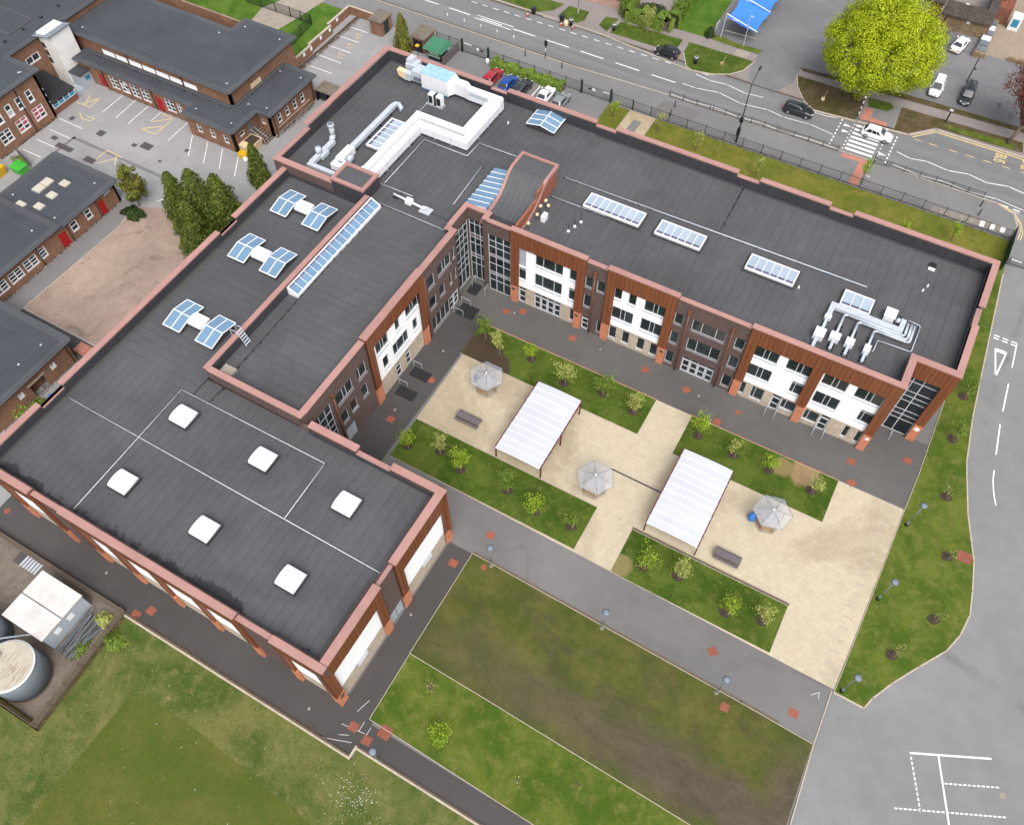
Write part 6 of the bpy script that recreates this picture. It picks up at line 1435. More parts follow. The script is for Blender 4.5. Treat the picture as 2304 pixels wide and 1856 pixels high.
# hedges
def hedge(path, wd, h, n, mat, label, seed, size=.14):
    random.seed(seed); t = thing('hedge', label, 'hedge', (path[0][0], path[0][1], 0)); lv = MB(); core = MB()
    core.strip(path, wd * .5, 0, h * .7); core.build('woody_core', 'bark', t)
    seg = [(a, b, hypot(b[0] - a[0], b[1] - a[1])) for a, b in zip(path[:-1], path[1:])]; tot = sum(s_[2] for s_ in seg)
    for k in range(n):
        d = random.uniform(0, tot); i = 0
        while d > seg[i][2] and i < len(seg) - 1: d -= seg[i][2]; i += 1
        a, b, l = seg[i]; f_ = d / l; nx, ny = -(b[1] - a[1]) / l, (b[0] - a[0]) / l
        bl = 1 + .2 * sin(d * 2.1 + seed) + .1 * sin(d * 5)
        if random.random() < .5: o_, z, nn = random.uniform(-.5, .5) * wd * bl, h * bl * random.uniform(.92, 1.05), (0, 0, 1)
        else: s_ = random.choice((-1, 1)); o_, z, nn = s_ * wd * .5 * bl * random.uniform(.9, 1.1), random.uniform(.05, 1) * h, (s_ * nx, s_ * ny, .4)
        lv.leaf((a[0] + (b[0] - a[0]) * f_ + nx * o_, a[1] + (b[1] - a[1]) * f_ + ny * o_, z), size * random.uniform(.6, 1.2), nn)
    lv.build('foliage', mat, t)
hedge([(-69.6, 39.7), (-57.4, 39.7)], 1.3, 1.0, 9000, 'leaf_c', 'bushy green hedge between the parked cars and the railings', 51)
hedge([(-58.0, 68), (-57.6, 62.2), (-56.8, 60.9), (-50.3, 61.2), (-49.6, 62.2), (-50.0, 72)], 1.8, 2.0, 26000, 'leaf_c', 'clipped bright green hedge round the garden across the road', 52, .12)
shrub(-53.8, 64.6, 2.6, 1.8, 1.2, 1800, 'leaf_dark', 'dull olive shrub mass enclosed by the clipped hedge', 53)
# long grass tufts in the meadow
random.seed(77); tf = MB()
for k in range(10000):
    x_, y_ = random.uniform(-62, -17), random.uniform(-74, -53.7)
    if x_ > -51.4 + random.gauss(0, .25) and y_ < -58.2 - (x_ + 50) * .05 + random.gauss(0, .3): continue
    if x_ < -56.2 and y_ > -65.4: continue
    h_ = random.uniform(.08, .22); a = random.uniform(0, 6.28); dx, dy = cos(a) * .05, sin(a) * .05; lx, ly = random.gauss(0, .1), random.gauss(0, .1)
    tf.quad((x_ - dx, y_ - dy, .02), (x_ + dx, y_ + dy, .02), (x_ + lx, y_ + ly, h_))
tg = tf.build('long_grass', 'leaf_tuft', kind='stuff'); tag(tg, 'long rough grass blades beside the service path', 'grass')
random.seed(78); fl = MB()
for k in range(190):
    x_, y_ = random.gauss(-28.6, 1.6), random.gauss(-55.8, .9)
    if y_ > -53: continue
    fl.leaf((x_, y_, random.uniform(.15, .4)), random.uniform(.02, .055), (0, 0, 1))
tag(fl.build('white_flowers', 'whitepaint', kind='stuff'), 'scattered white blossom in the rough grass at the bottom', 'flowers')
random.seed(79); fl = MB()
for k in range(70): fl.leaf((random.uniform(-58, -22), random.uniform(-72, -56), .06), random.uniform(.03, .06), (0, 0, 1))
tag(fl.build('daisies', 'whitepaint', kind='stuff'), 'tiny daisies scattered over the mown grass', 'flowers')

# ================================================================== OLD SCHOOL
old = thing('old_school', 'older brown brick school with dark flat roofs and a white stair tower', 'building', (-106, 10, 0))
def oroof(x0, x1, y0, y1, z, root, eave=.3, poly=None, trim='oldtrim', mat='oldfelt'):
    """flat felt roof with a raised edge trim"""
    if poly is None: poly = [(x0, y0), (x1, y0), (x1, y1), (x0, y1)]
    o = P(poly, z - .3, z).build('roof', mat, root)
    n = len(poly)
    for k in range(n):
        MB().strip([poly[k], poly[(k + 1) % n]], .3, z - .32, z + .07 + .001 * k).build('edge_trim', trim, o)
        MB().strip([poly[k], poly[(k + 1) % n]], .9, z, z + .02 + .001 * k, side=0.0).build('edge_strip', trim, o) if hypot(poly[k][0] - poly[(k + 1) % n][0], poly[k][1] - poly[(k + 1) % n][1]) > 3 else None
    return o
def conduct(root, path, z):
    MB().strip(path, .022, z, z + .02).build('conductor_tape', 'tank', root)
    for p in path: MB().cyl((p[0], p[1], z), (p[0], p[1], z + .05), .14, .12, 10).build('conductor_clamp', 'galv', root)
# high block
FO = Fac(old, 1, 9.05, -1)
hw = [(-118.6 + i * 2.62, -116.15 + i * 2.62, 3.9, 4.75) for i in range(7)]
wall(FO, -123.5, -94.1, 0, 6.0, hw, 'oldbrick')
for i, h_ in enumerate(hw): window(FO, *h_, 1, gm='render', fm='white', d=-.05, fw=.04, sill=False)
FO2 = Fac(old, 0, -94.1, 1); wall(FO2, 9.05, 23.2, 0, 6.0, [(20.4, 22.4, 0, 2.2)], 'oldbrick'); FO2.B(20.4, 22.4, -.2, -.1, 0.02, 2.2).build('door', 'tank', old); FO2.B(13.2, 15.4, .01, .05, 3.75, 4.6).build('board', 'cream', old)
B(-124.4, -94.5, 22.9, 23.2, 0, 6.0).build('wall', 'oldbrick', old)
r1 = oroof(0, 0, 0, 0, 6.25, old, poly=[(-124.3, 8.75), (-93.8, 8.75), (-93.8, 23.4), (-102.7, 23.4), (-102.7, 20.3), (-124.3, 20.3)])
conduct(r1, [(-122.6, 10.2), (-95.2, 10.2), (-95.2, 22.0), (-101.6, 22.0)], 6.28); conduct(r1, [(-104.0, 19.0), (-122.6, 19.0)], 6.28)
MB().strip([(-121, 8.4), (-94, 8.4), (-93.5, 9.2), (-93.5, 20)], .22, 3.84, 4.02).build('lead_gutter', 'oldtrim', old)
# low corridor and annex
FA = Fac(old, 1, 6.55, -1)
cw = [(-116.0 + i * 2.05, -114.45 + i * 2.05, .75, 2.75) for i in range(4)] + [(-105.2, -103.5, .75, 2.75), (-102.9, -101.9, .9, 2.7)]
dw = [(-118.3, -117.0, 0, 2.3), (-107.2, -105.7, 0, 2.3)]
wall(FA, -122.0, -99.0, 0, 3.55, cw + dw, 'oldbrick')
for i, c_ in enumerate(cw): window(FA, *c_, 2, (1.42, 2.08), fm='white', gm='glass' if i != 1 else ['glass', 'greypanel'], d=-.05, fw=.11)
for d_ in dw:
    dd = FA.B(d_[0], d_[1], -.15, -.08, 0.02, 2.3).build('door', 'red', old); FA.B((d_[0] + d_[1]) / 2 - .02, (d_[0] + d_[1]) / 2 + .02, -.09, -.06, .05, 2.25).build('door_joint', 'black', dd)
FB = Fac(old, 1, 4.7, -1); aw = [(-97.6, -96.8, 1.2, 2.5), (-95.2, -94.4, 1.2, 2.5), (-92.8, -92.0, 1.2, 2.5)]
wall(FB, -99.0, -90.85, 0, 3.55, aw, 'oldbrick')
for a_ in aw: window(FB, *a_, 1, (1.9,), fm='white', d=-.05, fw=.12)
FC = Fac(old, 0, -90.85, 1); wall(FC, 4.7, 9.9, 0, 3.55, [(7.8, 8.8, .9, 3.0), (6.0, 6.9, 1.9, 2.5)], 'oldbrick'); FC.B(7.8, 8.8, -.15, -.08, .9, 3.0).build('door', 'tank', old); window(FC, 6.0, 6.9, 1.9, 2.5, 1, fm='white', d=-.05, fw=.1)
FD = Fac(old, 1, 9.9, -1); wall(FD, -90.85, -88.55, 0, 3.55, [(-90.1, -89.5, 1.9, 2.6)], 'oldbrick'); window(FD, -90.1, -89.5, 1.9, 2.6, 1, fm='white', d=-.05, fw=.12)
FE = Fac(old, 0, -88.55, 1); ew = [(11.5 + i * 1.75, 12.3 + i * 1.75, 1.3, 2.7) for i in range(4)]
wall(FE, 9.9, 19.9, 0, 3.55, ew, 'oldbrick')
for e_ in ew: window(FE, *e_, 1, (2.05,), fm='white', d=-.05, fw=.11)
FE.B(11.2, 18.6, 0, .08, .75, .85).build('ledge', 'kerb', old); B(-94.0, -88.9, 19.6, 19.9, 0, 3.5).build('wall', 'oldbrick', old)
B(-99.3, -99.0, 4.7, 6.55, 0, 3.5).build('wall', 'oldbrick', old)
r2 = oroof(0, 0, 0, 0, 3.8, old, poly=[(-122.0, 6.3), (-99.25, 6.3), (-99.25, 4.45), (-90.6, 4.45), (-90.6, 9.7), (-88.3, 9.7), (-88.3, 20.1), (-94.2, 20.1), (-94.2, 9.1), (-122.0, 9.1)])
conduct(r2, [(-98.2, 6.0), (-91.8, 6.0), (-92.4, 10.4), (-89.6, 11.0)], 3.83); conduct(r2, [(-93.2, 18.6), (-89.6, 18.8)], 3.83)
random.seed(14)
for (x_, y_, z_) in ((-117.0, 6.4, 3.5), (-107.4, 6.4, 3.5), (-90.7, 4.55, 3.5), (-88.4, 10.6, 3.5), (-88.4, 19.3, 3.5)): MB().cyl((x_, y_, .02), (x_, y_, z_), .06, .06, 6).build('down_pipe', 'black', old)
for (x_) in (-113.4, -103.0): MB().cyl((x_, 8.95, 3.82), (x_, 8.95, 6.0), .06, .06, 6).build('down_pipe', 'black', old)
MB().cyl((-93.98, 9.3, 3.82), (-93.98, 9.3, 6.0), .06, .06, 6).build('down_pipe', 'black', old)
for i in range(11): B(-118.5 + i * 2.3, -118.3 + i * 2.3, 8.2, 8.5, 3.8, 3.95).build('gutter_bracket', 'darkmetal', old)
# west two-storey block and wing
FW = Fac(old, 0, -125.2, 1); ww = [(1.0, 3.4, 4.4, 5.5), (-1.2, -0.2, 3.4, 4.4)]
wall(FW, -1.9, 9.2, 0, 7.2, ww, 'oldbrick')
window(FW, *ww[0], 2, fm='white', d=-.05, fw=.14); window(FW, *ww[1], 1, (3.9,), fm='white', d=-.05, fw=.14)
FW2 = Fac(old, 0, -124.8, 1); wall(FW2, 9.2, 40, 0, 7.2, [], 'oldbrick')
FX = Fac(old, 0, -119.3, 1)
up = [(-4.6 - i * 1.83, -3.6 - i * 1.83, 3.9, 5.7) for i in range(10)]; lo_ = [(-5.0 - i * 3.0, -3.1 - i * 3.0, 1.1, 3.0) for i in range(6)]
wall(FX, -24, -1.9, 0, 7.2, up + lo_, 'oldbrick')
for i, u_ in enumerate(up): window(FX, *u_, 1, (4.8,), fm='white', gm='glass' if i != 2 else ['greypanel', 'glass'], d=-.05, fw=.16)
for i, u_ in enumerate(lo_): window(FX, *u_, 2, (1.75, 2.4), fm='white', gm=['pink', 'pink'] if i == 0 else (['pink', 'glass', 'pink'] if i == 1 else 'glass'), d=-.05, fw=.13, solid={(1, 0): 'glass'} if i == 0 else ())
MB().cyl((-119.2, -5.75, .02), (-119.2, -5.75, 7.0), .07, .07, 6).build('down_pipe', 'black', old)
Fw = Fac(old, 1, -1.9, 1); Fw.B(-125, -119.3, -.35, 0, 0, 7.2).build('wall', 'oldbrick', old)
for z_ in (2.0, 3.2, 4.2): B(-119.9, -119.5, -1.86, -1.7, z_, z_ + .3).build('alarm_box', 'white', old)
r3 = oroof(0, 0, 0, 0, 7.5, old, poly=[(-160, -24), (-119.0, -24), (-119.0, -1.6), (-125.0, -1.6), (-125.0, 8.0), (-124.6, 9.2), (-124.6, 42), (-160, 42)])
conduct(r3, [(-120.4, -3.0), (-120.4, -20)], 7.53); conduct(r3, [(-127.6, 18), (-127.6, -8)], 7.53); conduct(r3, [(-120.6, -3.2), (-126, -3.2)], 7.53)
for i in range(7): B(-127.9, -127.5, -6 + i * 3.4, -5.7 + i * 3.4, 7.5, 7.75).build('cable_foot', 'darkmetal', old)
B(-140, -128.5, 2.2, 7.0, 7.5, 7.62).build('light_well_kerb', 'oldtrim', old); B(-139.6, -128.9, 2.6, 6.6, 7.6, 7.66).build('light_well', 'oldfelt', old)
# stair tower, shed and lean-to
M['towerwhite'] = plain('tower_white', (0.66, 0.65, 0.63, 1), 0.7, var=0.08, scale=.5)
tw = B(-125.0, -122.05, 4.4, 7.9, 0, 8.0).build('stair_tower', 'towerwhite', old)
MB().hexa([(-125.9, 3.9, 7.3), (-121.75, 3.9, 8.2), (-121.75, 8.15, 8.2), (-125.9, 8.15, 7.3)], [(-125.9, 3.9, 7.42), (-121.75, 3.9, 8.34), (-121.75, 8.15, 8.34), (-125.9, 8.15, 7.42)]).build('tower_roof', 'tank', tw)
for i in range(9): MB().hexa([(-125.88, 4.0 + i * .46, 7.43), (-121.77, 4.0 + i * .46, 8.34), (-121.77, 4.06 + i * .46, 8.34), (-125.88, 4.06 + i * .46, 7.43)], [(-125.88, 4.0 + i * .46, 7.48), (-121.77, 4.0 + i * .46, 8.39), (-121.77, 4.06 + i * .46, 8.39), (-125.88, 4.06 + i * .46, 7.48)]).build('roof_rib', 'galv', tw)
for z_ in (3.2, 4.4, 5.6): B(-124.9, -124.3, 4.36, 4.4, z_, z_ + .9).build('tower_window', 'glass', tw)
sd = B(-122.03, -120.0, 4.6, 7.0, 0, 2.4).build('porch_shed', 'greypanel', old); B(-122.03, -119.7, 4.45, 7.2, 2.4, 2.56).build('porch_roof', 'feltlap', sd); B(-119.98, -119.96, 5.4, 6.2, 1.2, 1.8).build('blue_sign', 'bluepaint', sd); B(-121.9, -120.0, 3.0, 4.55, 0, .45).build('ramp_wall', 'greypanel', sd)
M['corrug'] = plain('corrugated_dark', C(58, 58, 62), 0.6, var=.1)
lt = MB().hexa([(-125, -1.85, 0), (-119.45, -1.85, 0), (-119.45, 2.6, 0), (-125, 2.6, 0)], [(-125, -1.85, 2.9), (-119.45, -1.85, 1.95), (-119.45, 2.6, 1.95), (-125, 2.6, 2.9)]).build('lean_to', 'redbrick', old)
for i in range(24):
    y_ = -1.85 + i * .19; MB().hexa([(-125.1, y_, 2.9), (-119.2, y_, 1.96), (-119.2, y_ + .12, 1.96), (-125.1, y_ + .12, 2.9)], [(-125.1, y_, 3.0), (-119.2, y_, 2.06), (-119.2, y_ + .12, 2.06), (-125.1, y_ + .12, 3.0)]).build('roof_sheet', 'corrug', lt)
MB().hexa([(-125.1, -1.85, 2.88), (-119.2, -1.85, 1.94), (-119.2, 2.62, 1.94), (-125.1, 2.62, 2.88)], [(-125.1, -1.85, 2.93), (-119.2, -1.85, 1.99), (-119.2, 2.62, 1.99), (-125.1, 2.62, 2.93)]).build('roof_deck', 'corrug', lt)
B(-119.44, -119.36, -1.7, 2.5, 1.0, 1.9).build('window_band', 'white', lt)
for i in range(4): B(-119.37, -119.34, -1.6 + i * 1.02, -.7 + i * 1.02, 1.12, 1.55).build('pane', 'bluepaint', lt); B(-119.37, -119.34, -1.6 + i * 1.02, -.7 + i * 1.02, 1.6, 1.86).build('pane', 'glass', lt)
# rear stair by the annex and bins
t = thing('outside_steps', 'dark outside steps with handrails in the angle of the brick annex', 'steps', (-89.6, 8.6, 0))
for k in range(6): B(-90.8 + k * .38, -90.45 + k * .38, 8.0, 9.8, 0, 1.0 - k * .16).build('step', 'cover', t); B(-90.5 + k * .38, -90.42 + k * .38, 8.0, 9.8, 1.0 - k * .16, 1.02 - k * .16).build('nosing', 'oak', t)
for y_ in (7.95, 8.6): MB().tube([(-90.7, y_, 1.9), (-88.6, y_, 1.0), (-88.6, y_, .02)], .03, 6).build('handrail', 'galv', t)
t = thing('wheelie_skip', 'cream open-topped plastic skip by the annex wall', 'skip', (-90.0, 6.9, 0))
MB().hexa([(-90.6, 6.2, 0), (-89.0, 6.2, 0), (-89.0, 7.8, 0), (-90.6, 7.8, 0)], [(-90.8, 6.0, 1.2), (-88.8, 6.0, 1.2), (-88.8, 7.9, 1.2), (-90.8, 7.9, 1.2)]).build('body', 'cream', t); B(-90.65, -88.95, 6.15, 7.75, 1.2, 1.22).build('contents', 'soil', t)
t = thing('grit_bin', 'cream lidded grit bin between the skip and the yellow bin', 'bin', (-90.3, 5.6, 0))
B(-90.8, -89.7, 5.2, 6.0, 0, 1.1).build('body', 'cream', t); MB().hexa([(-90.85, 5.15, 1.1), (-89.65, 5.15, 1.1), (-89.65, 6.05, 1.1), (-90.85, 6.05, 1.1)], [(-90.7, 5.3, 1.35), (-89.8, 5.3, 1.35), (-89.8, 5.95, 1.35), (-90.7, 5.95, 1.35)]).build('lid', 'cream', t)
t = thing('grit_bin', 'bright yellow grit bin at the annex corner', 'bin', (-89.6, 4.4, 0))
B(-90.2, -89.1, 4.0, 4.8, 0, .7).build('body', 'binyellow', t); MB().hexa([(-90.25, 3.95, .7), (-89.05, 3.95, .7), (-89.05, 4.85, .7), (-90.25, 4.85, .7)], [(-90.05, 4.1, 1.0), (-89.25, 4.1, 1.0), (-89.25, 4.8, 1.0), (-90.05, 4.8, 1.0)]).build('lid', 'binyellow', t)
sack(-88.8, 3.9, 0, .3, 'render', 'white sack leaning on the yellow grit bin')
t = thing('bin_shed', 'low dark bin shed with an open front at the annex end', 'shed', (-86.3, 20.6, 0))
B(-88.2, -84.4, 19.6, 22.0, 1.75, 1.9).build('roof', 'gravel', t)
for a in ((-88.2, -88.05, 19.6, 22.0), (-84.55, -84.4, 19.6, 22.0), (-88.2, -84.4, 21.85, 22.0)): B(a[0], a[1], a[2], a[3], 0, 1.75).build('wall', 'black', t)
for k in range(2): B(-87.8 + k * 1.7, -86.6 + k * 1.7, 20.0, 21.2, .1, 1.3).build('bin', 'darkmetal', t)
t = thing('sign_board', 'white and blue sign leaning beside the bin shed', 'sign', (-83.6, 19.2, 0)); B(-84.0, -83.2, 19.15, 19.2, .3, 1.1).build('board', 'white', t); B(-83.8, -83.4, 19.12, 19.15, .5, .9).build('symbol', 'bluepaint', t); B(-83.65, -83.55, 19.2, 19.25, 0, .4).build('leg', 'galv', t)
# boundary wall of the disabled bays
t = thing('boundary_wall', 'brown brick wall with pale coping round the disabled parking bays', 'wall', (-96, 32, 0))
for (x0, x1, y0, y1) in ((-95.95, -95.65, 23.6, 28.6), (-96.35, -96.05, 28.6, 34.4), (-96.95, -96.65, 34.4, 40.4), (-96.65, -90.6, 40.1, 40.4)):
    B(x0, x1, y0, y1, 0, 1.35).build('wall', 'oldbrick', t); B(x0 - .05, x1 + .05, y0 - .02, y1 + .02, 1.35, 1.43).build('coping', 'kerb', t)
for k, (x_, y_) in enumerate(((-95.62, 26.6), (-95.62, 28.4), (-96.02, 31.4), (-96.02, 33.8), (-96.62, 36.6))):
    tag(B(x_, x_ + .04, y_ - .24, y_ + .24, .7, 1.25).build('bay_sign', 'white'), 'small blue and white bay sign on the brick wall, ' + ('nearest the old school', 'second from the old school', 'third from the old school', 'fourth from the old school', 'farthest from the old school')[k], 'sign', 'bay signs on the brick wall')
def hut(x0, x1, y0, y1, h, label, mat='oldbrick'):
    t = thing('brick_hut', label, 'hut', ((x0 + x1) / 2, (y0 + y1) / 2, 0)); B(x0, x1, y0, y1, 0, h).build('wall', mat, t); B(x0 - .2, x1 + .2, y0 - .2, y1 + .2, h, h + .16).build('roof', 'gravel', t)
    return t
h1 = hut(-90.7, -88.6, 37.4, 40.3, 2.35, 'small brick hut with a flat brown roof at the end of the disabled bays'); B(-88.6, -88.54, 38.2, 39.4, .05, 2.1).build('door', 'fencegreen', h1)
h2 = hut(-82.5, -80.3, 37.0, 40.0, 2.35, 'small brick hut with a flat roof beside the green kiosk'); B(-82.2, -80.6, 36.94, 37.0, .05, 2.0).build('opening', 'black', h2)
t = thing('green_kiosk', 'green-roofed wooden kiosk with a lettered sign by the school gate', 'kiosk', (-77.9, 36.9, 0))
B(-79.2, -76.9, 36.3, 38.3, 0, 1.9).build('cabin', 'black', t)
MB().hexa([(-79.8, 35.7, 1.9), (-76.3, 35.7, 1.9), (-76.3, 38.9, 1.9), (-79.8, 38.9, 1.9)], [(-79.5, 36.1, 2.5), (-76.6, 36.1, 2.5), (-76.6, 38.6, 2.5), (-79.5, 38.6, 2.5)]).build('roof', 'greenpaint', t)
B(-79.1, -77.0, 36.22, 36.29, .7, 1.75).build('sign_board', 'greenpaint', t)
for k, (a, b) in enumerate(((-78.9, -78.4), (-78.3, -77.5), (-78.8, -78.1), (-78.0, -77.3))): B(a, b, 36.19, 36.22, 1.45 - .25 * (k // 2), 1.57 - .25 * (k // 2)).build('lettering', 'whitepaint', t)
B(-79.1, -77.0, 36.19, 36.22, .74, .8).build('sign_trim', 'whitepaint', t)
tag(MB().loft([[(-80.6 + .35 * q * cos(a), 35.6 + .35 * q * sin(a), 2.0 + h_) for a in [2 * pi * i / 10 for i in range(10)]] for q, h_ in ((.5, 0), (1, .12), (1, .25), (.4, .38))]).build('yellow_lamp', 'binyellow', smooth=True), 'yellow rounded lamp head beside the slim conifer', 'lamp')
MB().cyl((-80.6, 35.6, 0), (-80.6, 35.6, 2.0), .05, .05, 6).build('post', 'darkmetal', bpy.data.objects['yellow_lamp'])

# classroom block west of the playground
cb = thing('classroom_block', 'single-storey brick classroom block with red doors and small square roof lights', 'building', (-103, -20, 0))
FK = Fac(cb, 0, -98.55, 1)
kd = [(-13.7, -12.8, 0, 2.2), (-20.6, -19.4, 0, 2.2)]; kw = [(-16.0, -15.0, 1.05, 2.5), (-18.5, -17.4, 1.05, 2.5)]
wall(FK, -20.4, -10.4, 0, 3.1, kd[:1] + kw + [(-20.4, -19.4, 0, 2.2)], 'oldbrick')
ks = [(-23.9, -22.8, 1.0, 2.5), (-26.3, -24.3, 1.0, 2.5), (-28.7, -26.7, 1.0, 2.5), (-31.1, -29.1, 1.0, 2.5)]
wall(FK, -31.6, -20.41, 0, 3.3, ks + [(-20.6, -20.3, 0, 2.2)], 'oldbrick')
for k_ in kw: window(FK, *k_, 1, (1.8,), fm='white', d=-.05, fw=.13)
for i, k_ in enumerate(ks): window(FK, *k_, 1 if i == 0 else 2, (1.5, 2.0), fm='white', d=-.05, fw=.12)
for d_ in kd: FK.B(d_[0] - .08, d_[1] + .08, -.2, -.06, 0, 2.3).build('door_frame', 'white', cb); FK.B(d_[0], d_[1], -.1, -.03, .02, 2.2).build('door', 'red', cb)
Fac(cb, 1, -10.4, 1).B(-109.0, -98.55, -.3, 0, 0, 3.1).build('wall', 'oldbrick', cb)
Fac(cb, 1, -31.6, -1).B(-109.0, -98.9, -.3, 0, 0, 3.3).build('wall', 'oldbrick', cb)
Fac(cb, 0, -109.0, -1).B(-31.3, -10.7, -.3, 0, 0, 3.1).build('wall', 'oldbrick', cb)
ra = oroof(-109.2, -98.3, -20.2, -10.2, 3.3, cb); rb_ = oroof(-109.4, -98.25, -31.9, -20.2, 3.62, cb)
for (x0, x1, y0, y1) in ((-106.4, -105.1, -16.8, -15.5), (-106.4, -105.1, -15.4, -14.1), (-103.9, -102.7, -16.75, -15.7), (-104.1, -102.9, -14.3, -13.3), (-106.2, -104.9, -20.1, -18.95), (-103.8, -102.6, -19.0, -18.0)):
    if y0 > -20.0: B(x0, x1, y0, y1, 3.3, 3.5).build('roof_light', 'lid', ra)
    else: B(x0, x1, -19.9, y1, 3.3, 3.5).build('roof_light', 'lid', ra)
conduct(ra, [(-107.8, -11.8), (-100.2, -11.8), (-100.0, -19.0)], 3.33); conduct(ra, [(-107.8, -11.8), (-107.9, -18.6)], 3.33); conduct(rb_, [(-108, -22.0), (-100.4, -22.2), (-100.6, -28.5)], 3.65)
for (x_, y_) in ((-105.6, -25.6), (-106.0, -29.2)): MB().loft([[(x_ + .7 * q * cos(a), y_ + .5 * q * sin(a), 3.64 + h_) for a in [2 * pi * i / 12 for i in range(12)]] for q, h_ in ((1, 0), (1, .3), (.7, .5), (.1, .55))]).build('roof_dome', 'render', rb_, True)
for y_ in (-13.95, -19.0, -23.95, -31.2): MB().cyl((-98.45, y_, .02), (-98.45, y_, 3.0), .06, .06, 6).build('down_pipe', 'black', cb)
FK.B(-12.4, -11.2, 0, .06, 2.3, 2.9).build('sign_board', 'greypanel', cb)
t = thing('porch_canopy', 'striped pale porch canopy at the north end of the classroom block', 'canopy', (-97.6, -9.9, 0))
for i in range(6): B(-98.4 + i * .3, -98.14 + i * .3, -10.3, -9.0, 2.3, 2.36).build('slat', 'white' if i % 2 else 'greypanel', t)
B(-96.7, -96.62, -9.2, -9.1, 0, 2.3).build('post', 'white', t); B(-98.4, -98.3, -9.2, -9.1, 0, 2.3).build('post', 'white', t)
# brick block at the left edge
sb = thing('brick_block', 'flat-roofed brown brick block at the left edge below the playground', 'building', (-90, -38, 0))
FG = Fac(sb, 0, -84.05, 1); go = [(-39.0, -37.0, 0, 2.1), (-35.9, -35.2, 1.6, 2.3), (-40.6, -39.9, 1.6, 2.3)]
wall(FG, -44.5, -32.9, 0, 3.4, go, 'oldbrick'); FG.B(-39.0, -37.0, -1.0, -.9, 0, 2.1).build('recess_back', 'redbrick', sb); FG.B(-39.2, -36.8, .0, .08, 2.1, 2.3).build('lintel', 'kerb', sb)
for g_ in go[1:]: window(FG, *g_, 1, (1.9,), fm='white', d=-.05, fw=.16)
Fac(sb, 1, -32.9, 1).B(-98, -84.4, -.3, 0, 0, 3.4).build('wall', 'oldbrick', sb)
rr = oroof(-98, -83.8, -44.8, -32.65, 3.65, sb); conduct(rr, [(-97, -34.6), (-85.8, -34.6), (-85.9, -37.8), (-86, -43)], 3.68)
MB().cyl((-83.95, -33.3, .02), (-83.95, -33.3, 3.4), .06, .06, 6).build('down_pipe', 'black', sb)
t = tag(MB().loft([[(-81.8 + 1.0 * q * cos(a), -38.4 + .7 * q * sin(a), h_) for a in [2 * pi * i / 11 for i in range(11)]] for q, h_ in ((1, 0), (.9, .6), (.6, 1.0), (.1, 1.1))]).build('tarpaulin', 'bagblue', smooth=True), 'bright blue tarpaulin heap behind the hall parapet', 'tarpaulin')
t = thing('brick_pallet', 'pinkish paved step at the corner of the playground path', 'step', (-84.2, -31.2, 0)); B(-85.4, -83.4, -32.2, -30.8, 0, .25).build('step', 'tactile', t); B(-85.0, -83.8, -32.0, -31.0, .25, .4).build('step', 'tactile', t)
# skips and gate at the far left
t = thing('wooden_gate', 'open weathered wooden gate propped beside the green skip', 'gate', (-116, -10.8, 0))
for k in range(9): MB().hexa([(-117.8 + k * .42, -10.6 - k * .12, 0), (-117.5 + k * .42, -10.7 - k * .12, 0), (-117.5 + k * .42, -10.62 - k * .12, 0), (-117.8 + k * .42, -10.52 - k * .12, 0)], [(-117.8 + k * .42, -10.6 - k * .12, 1.5), (-117.5 + k * .42, -10.7 - k * .12, 1.5), (-117.5 + k * .42, -10.62 - k * .12, 1.5), (-117.8 + k * .42, -10.52 - k * .12, 1.5)]).build('board', 'timber', t)
t = thing('green_skip', 'lime green wheeled waste container by the classroom block', 'skip', (-114.5, -13.0, 0))
B(-115.4, -113.7, -13.7, -12.3, .25, 1.1).build('body', 'bingreen', t); MB().hexa([(-115.5, -13.8, 1.1), (-113.6, -13.8, 1.1), (-113.6, -12.2, 1.1), (-115.5, -12.2, 1.1)], [(-115.3, -13.4, 1.35), (-113.8, -13.4, 1.35), (-113.8, -12.3, 1.35), (-115.3, -12.3, 1.35)]).build('lid', 'bingreen', t)
for (x_, y_) in ((-115.2, -13.5), (-113.9, -13.5), (-115.2, -12.5), (-113.9, -12.5)): MB().cyl((x_ - .05, y_, .12), (x_ + .05, y_, .12), .12, .12, 8).build('wheel', 'tyre', t)
t = thing('yellow_skip', 'pale yellow waste container at the far left edge', 'skip', (-117.2, -15.2, 0)); MB().hexa([(-118.4, -16.2, 0), (-116.2, -16.2, 0), (-116.2, -14.2, 0), (-118.4, -14.2, 0)], [(-118.6, -16.4, 1.2), (-116.0, -16.4, 1.2), (-116.0, -14.0, 1.2), (-118.6, -14.0, 1.2)]).build('body', 'binyellow', t); B(-118.6, -116.0, -16.4, -14.0, 1.2, 1.28).build('lid', 'binyellow', t)

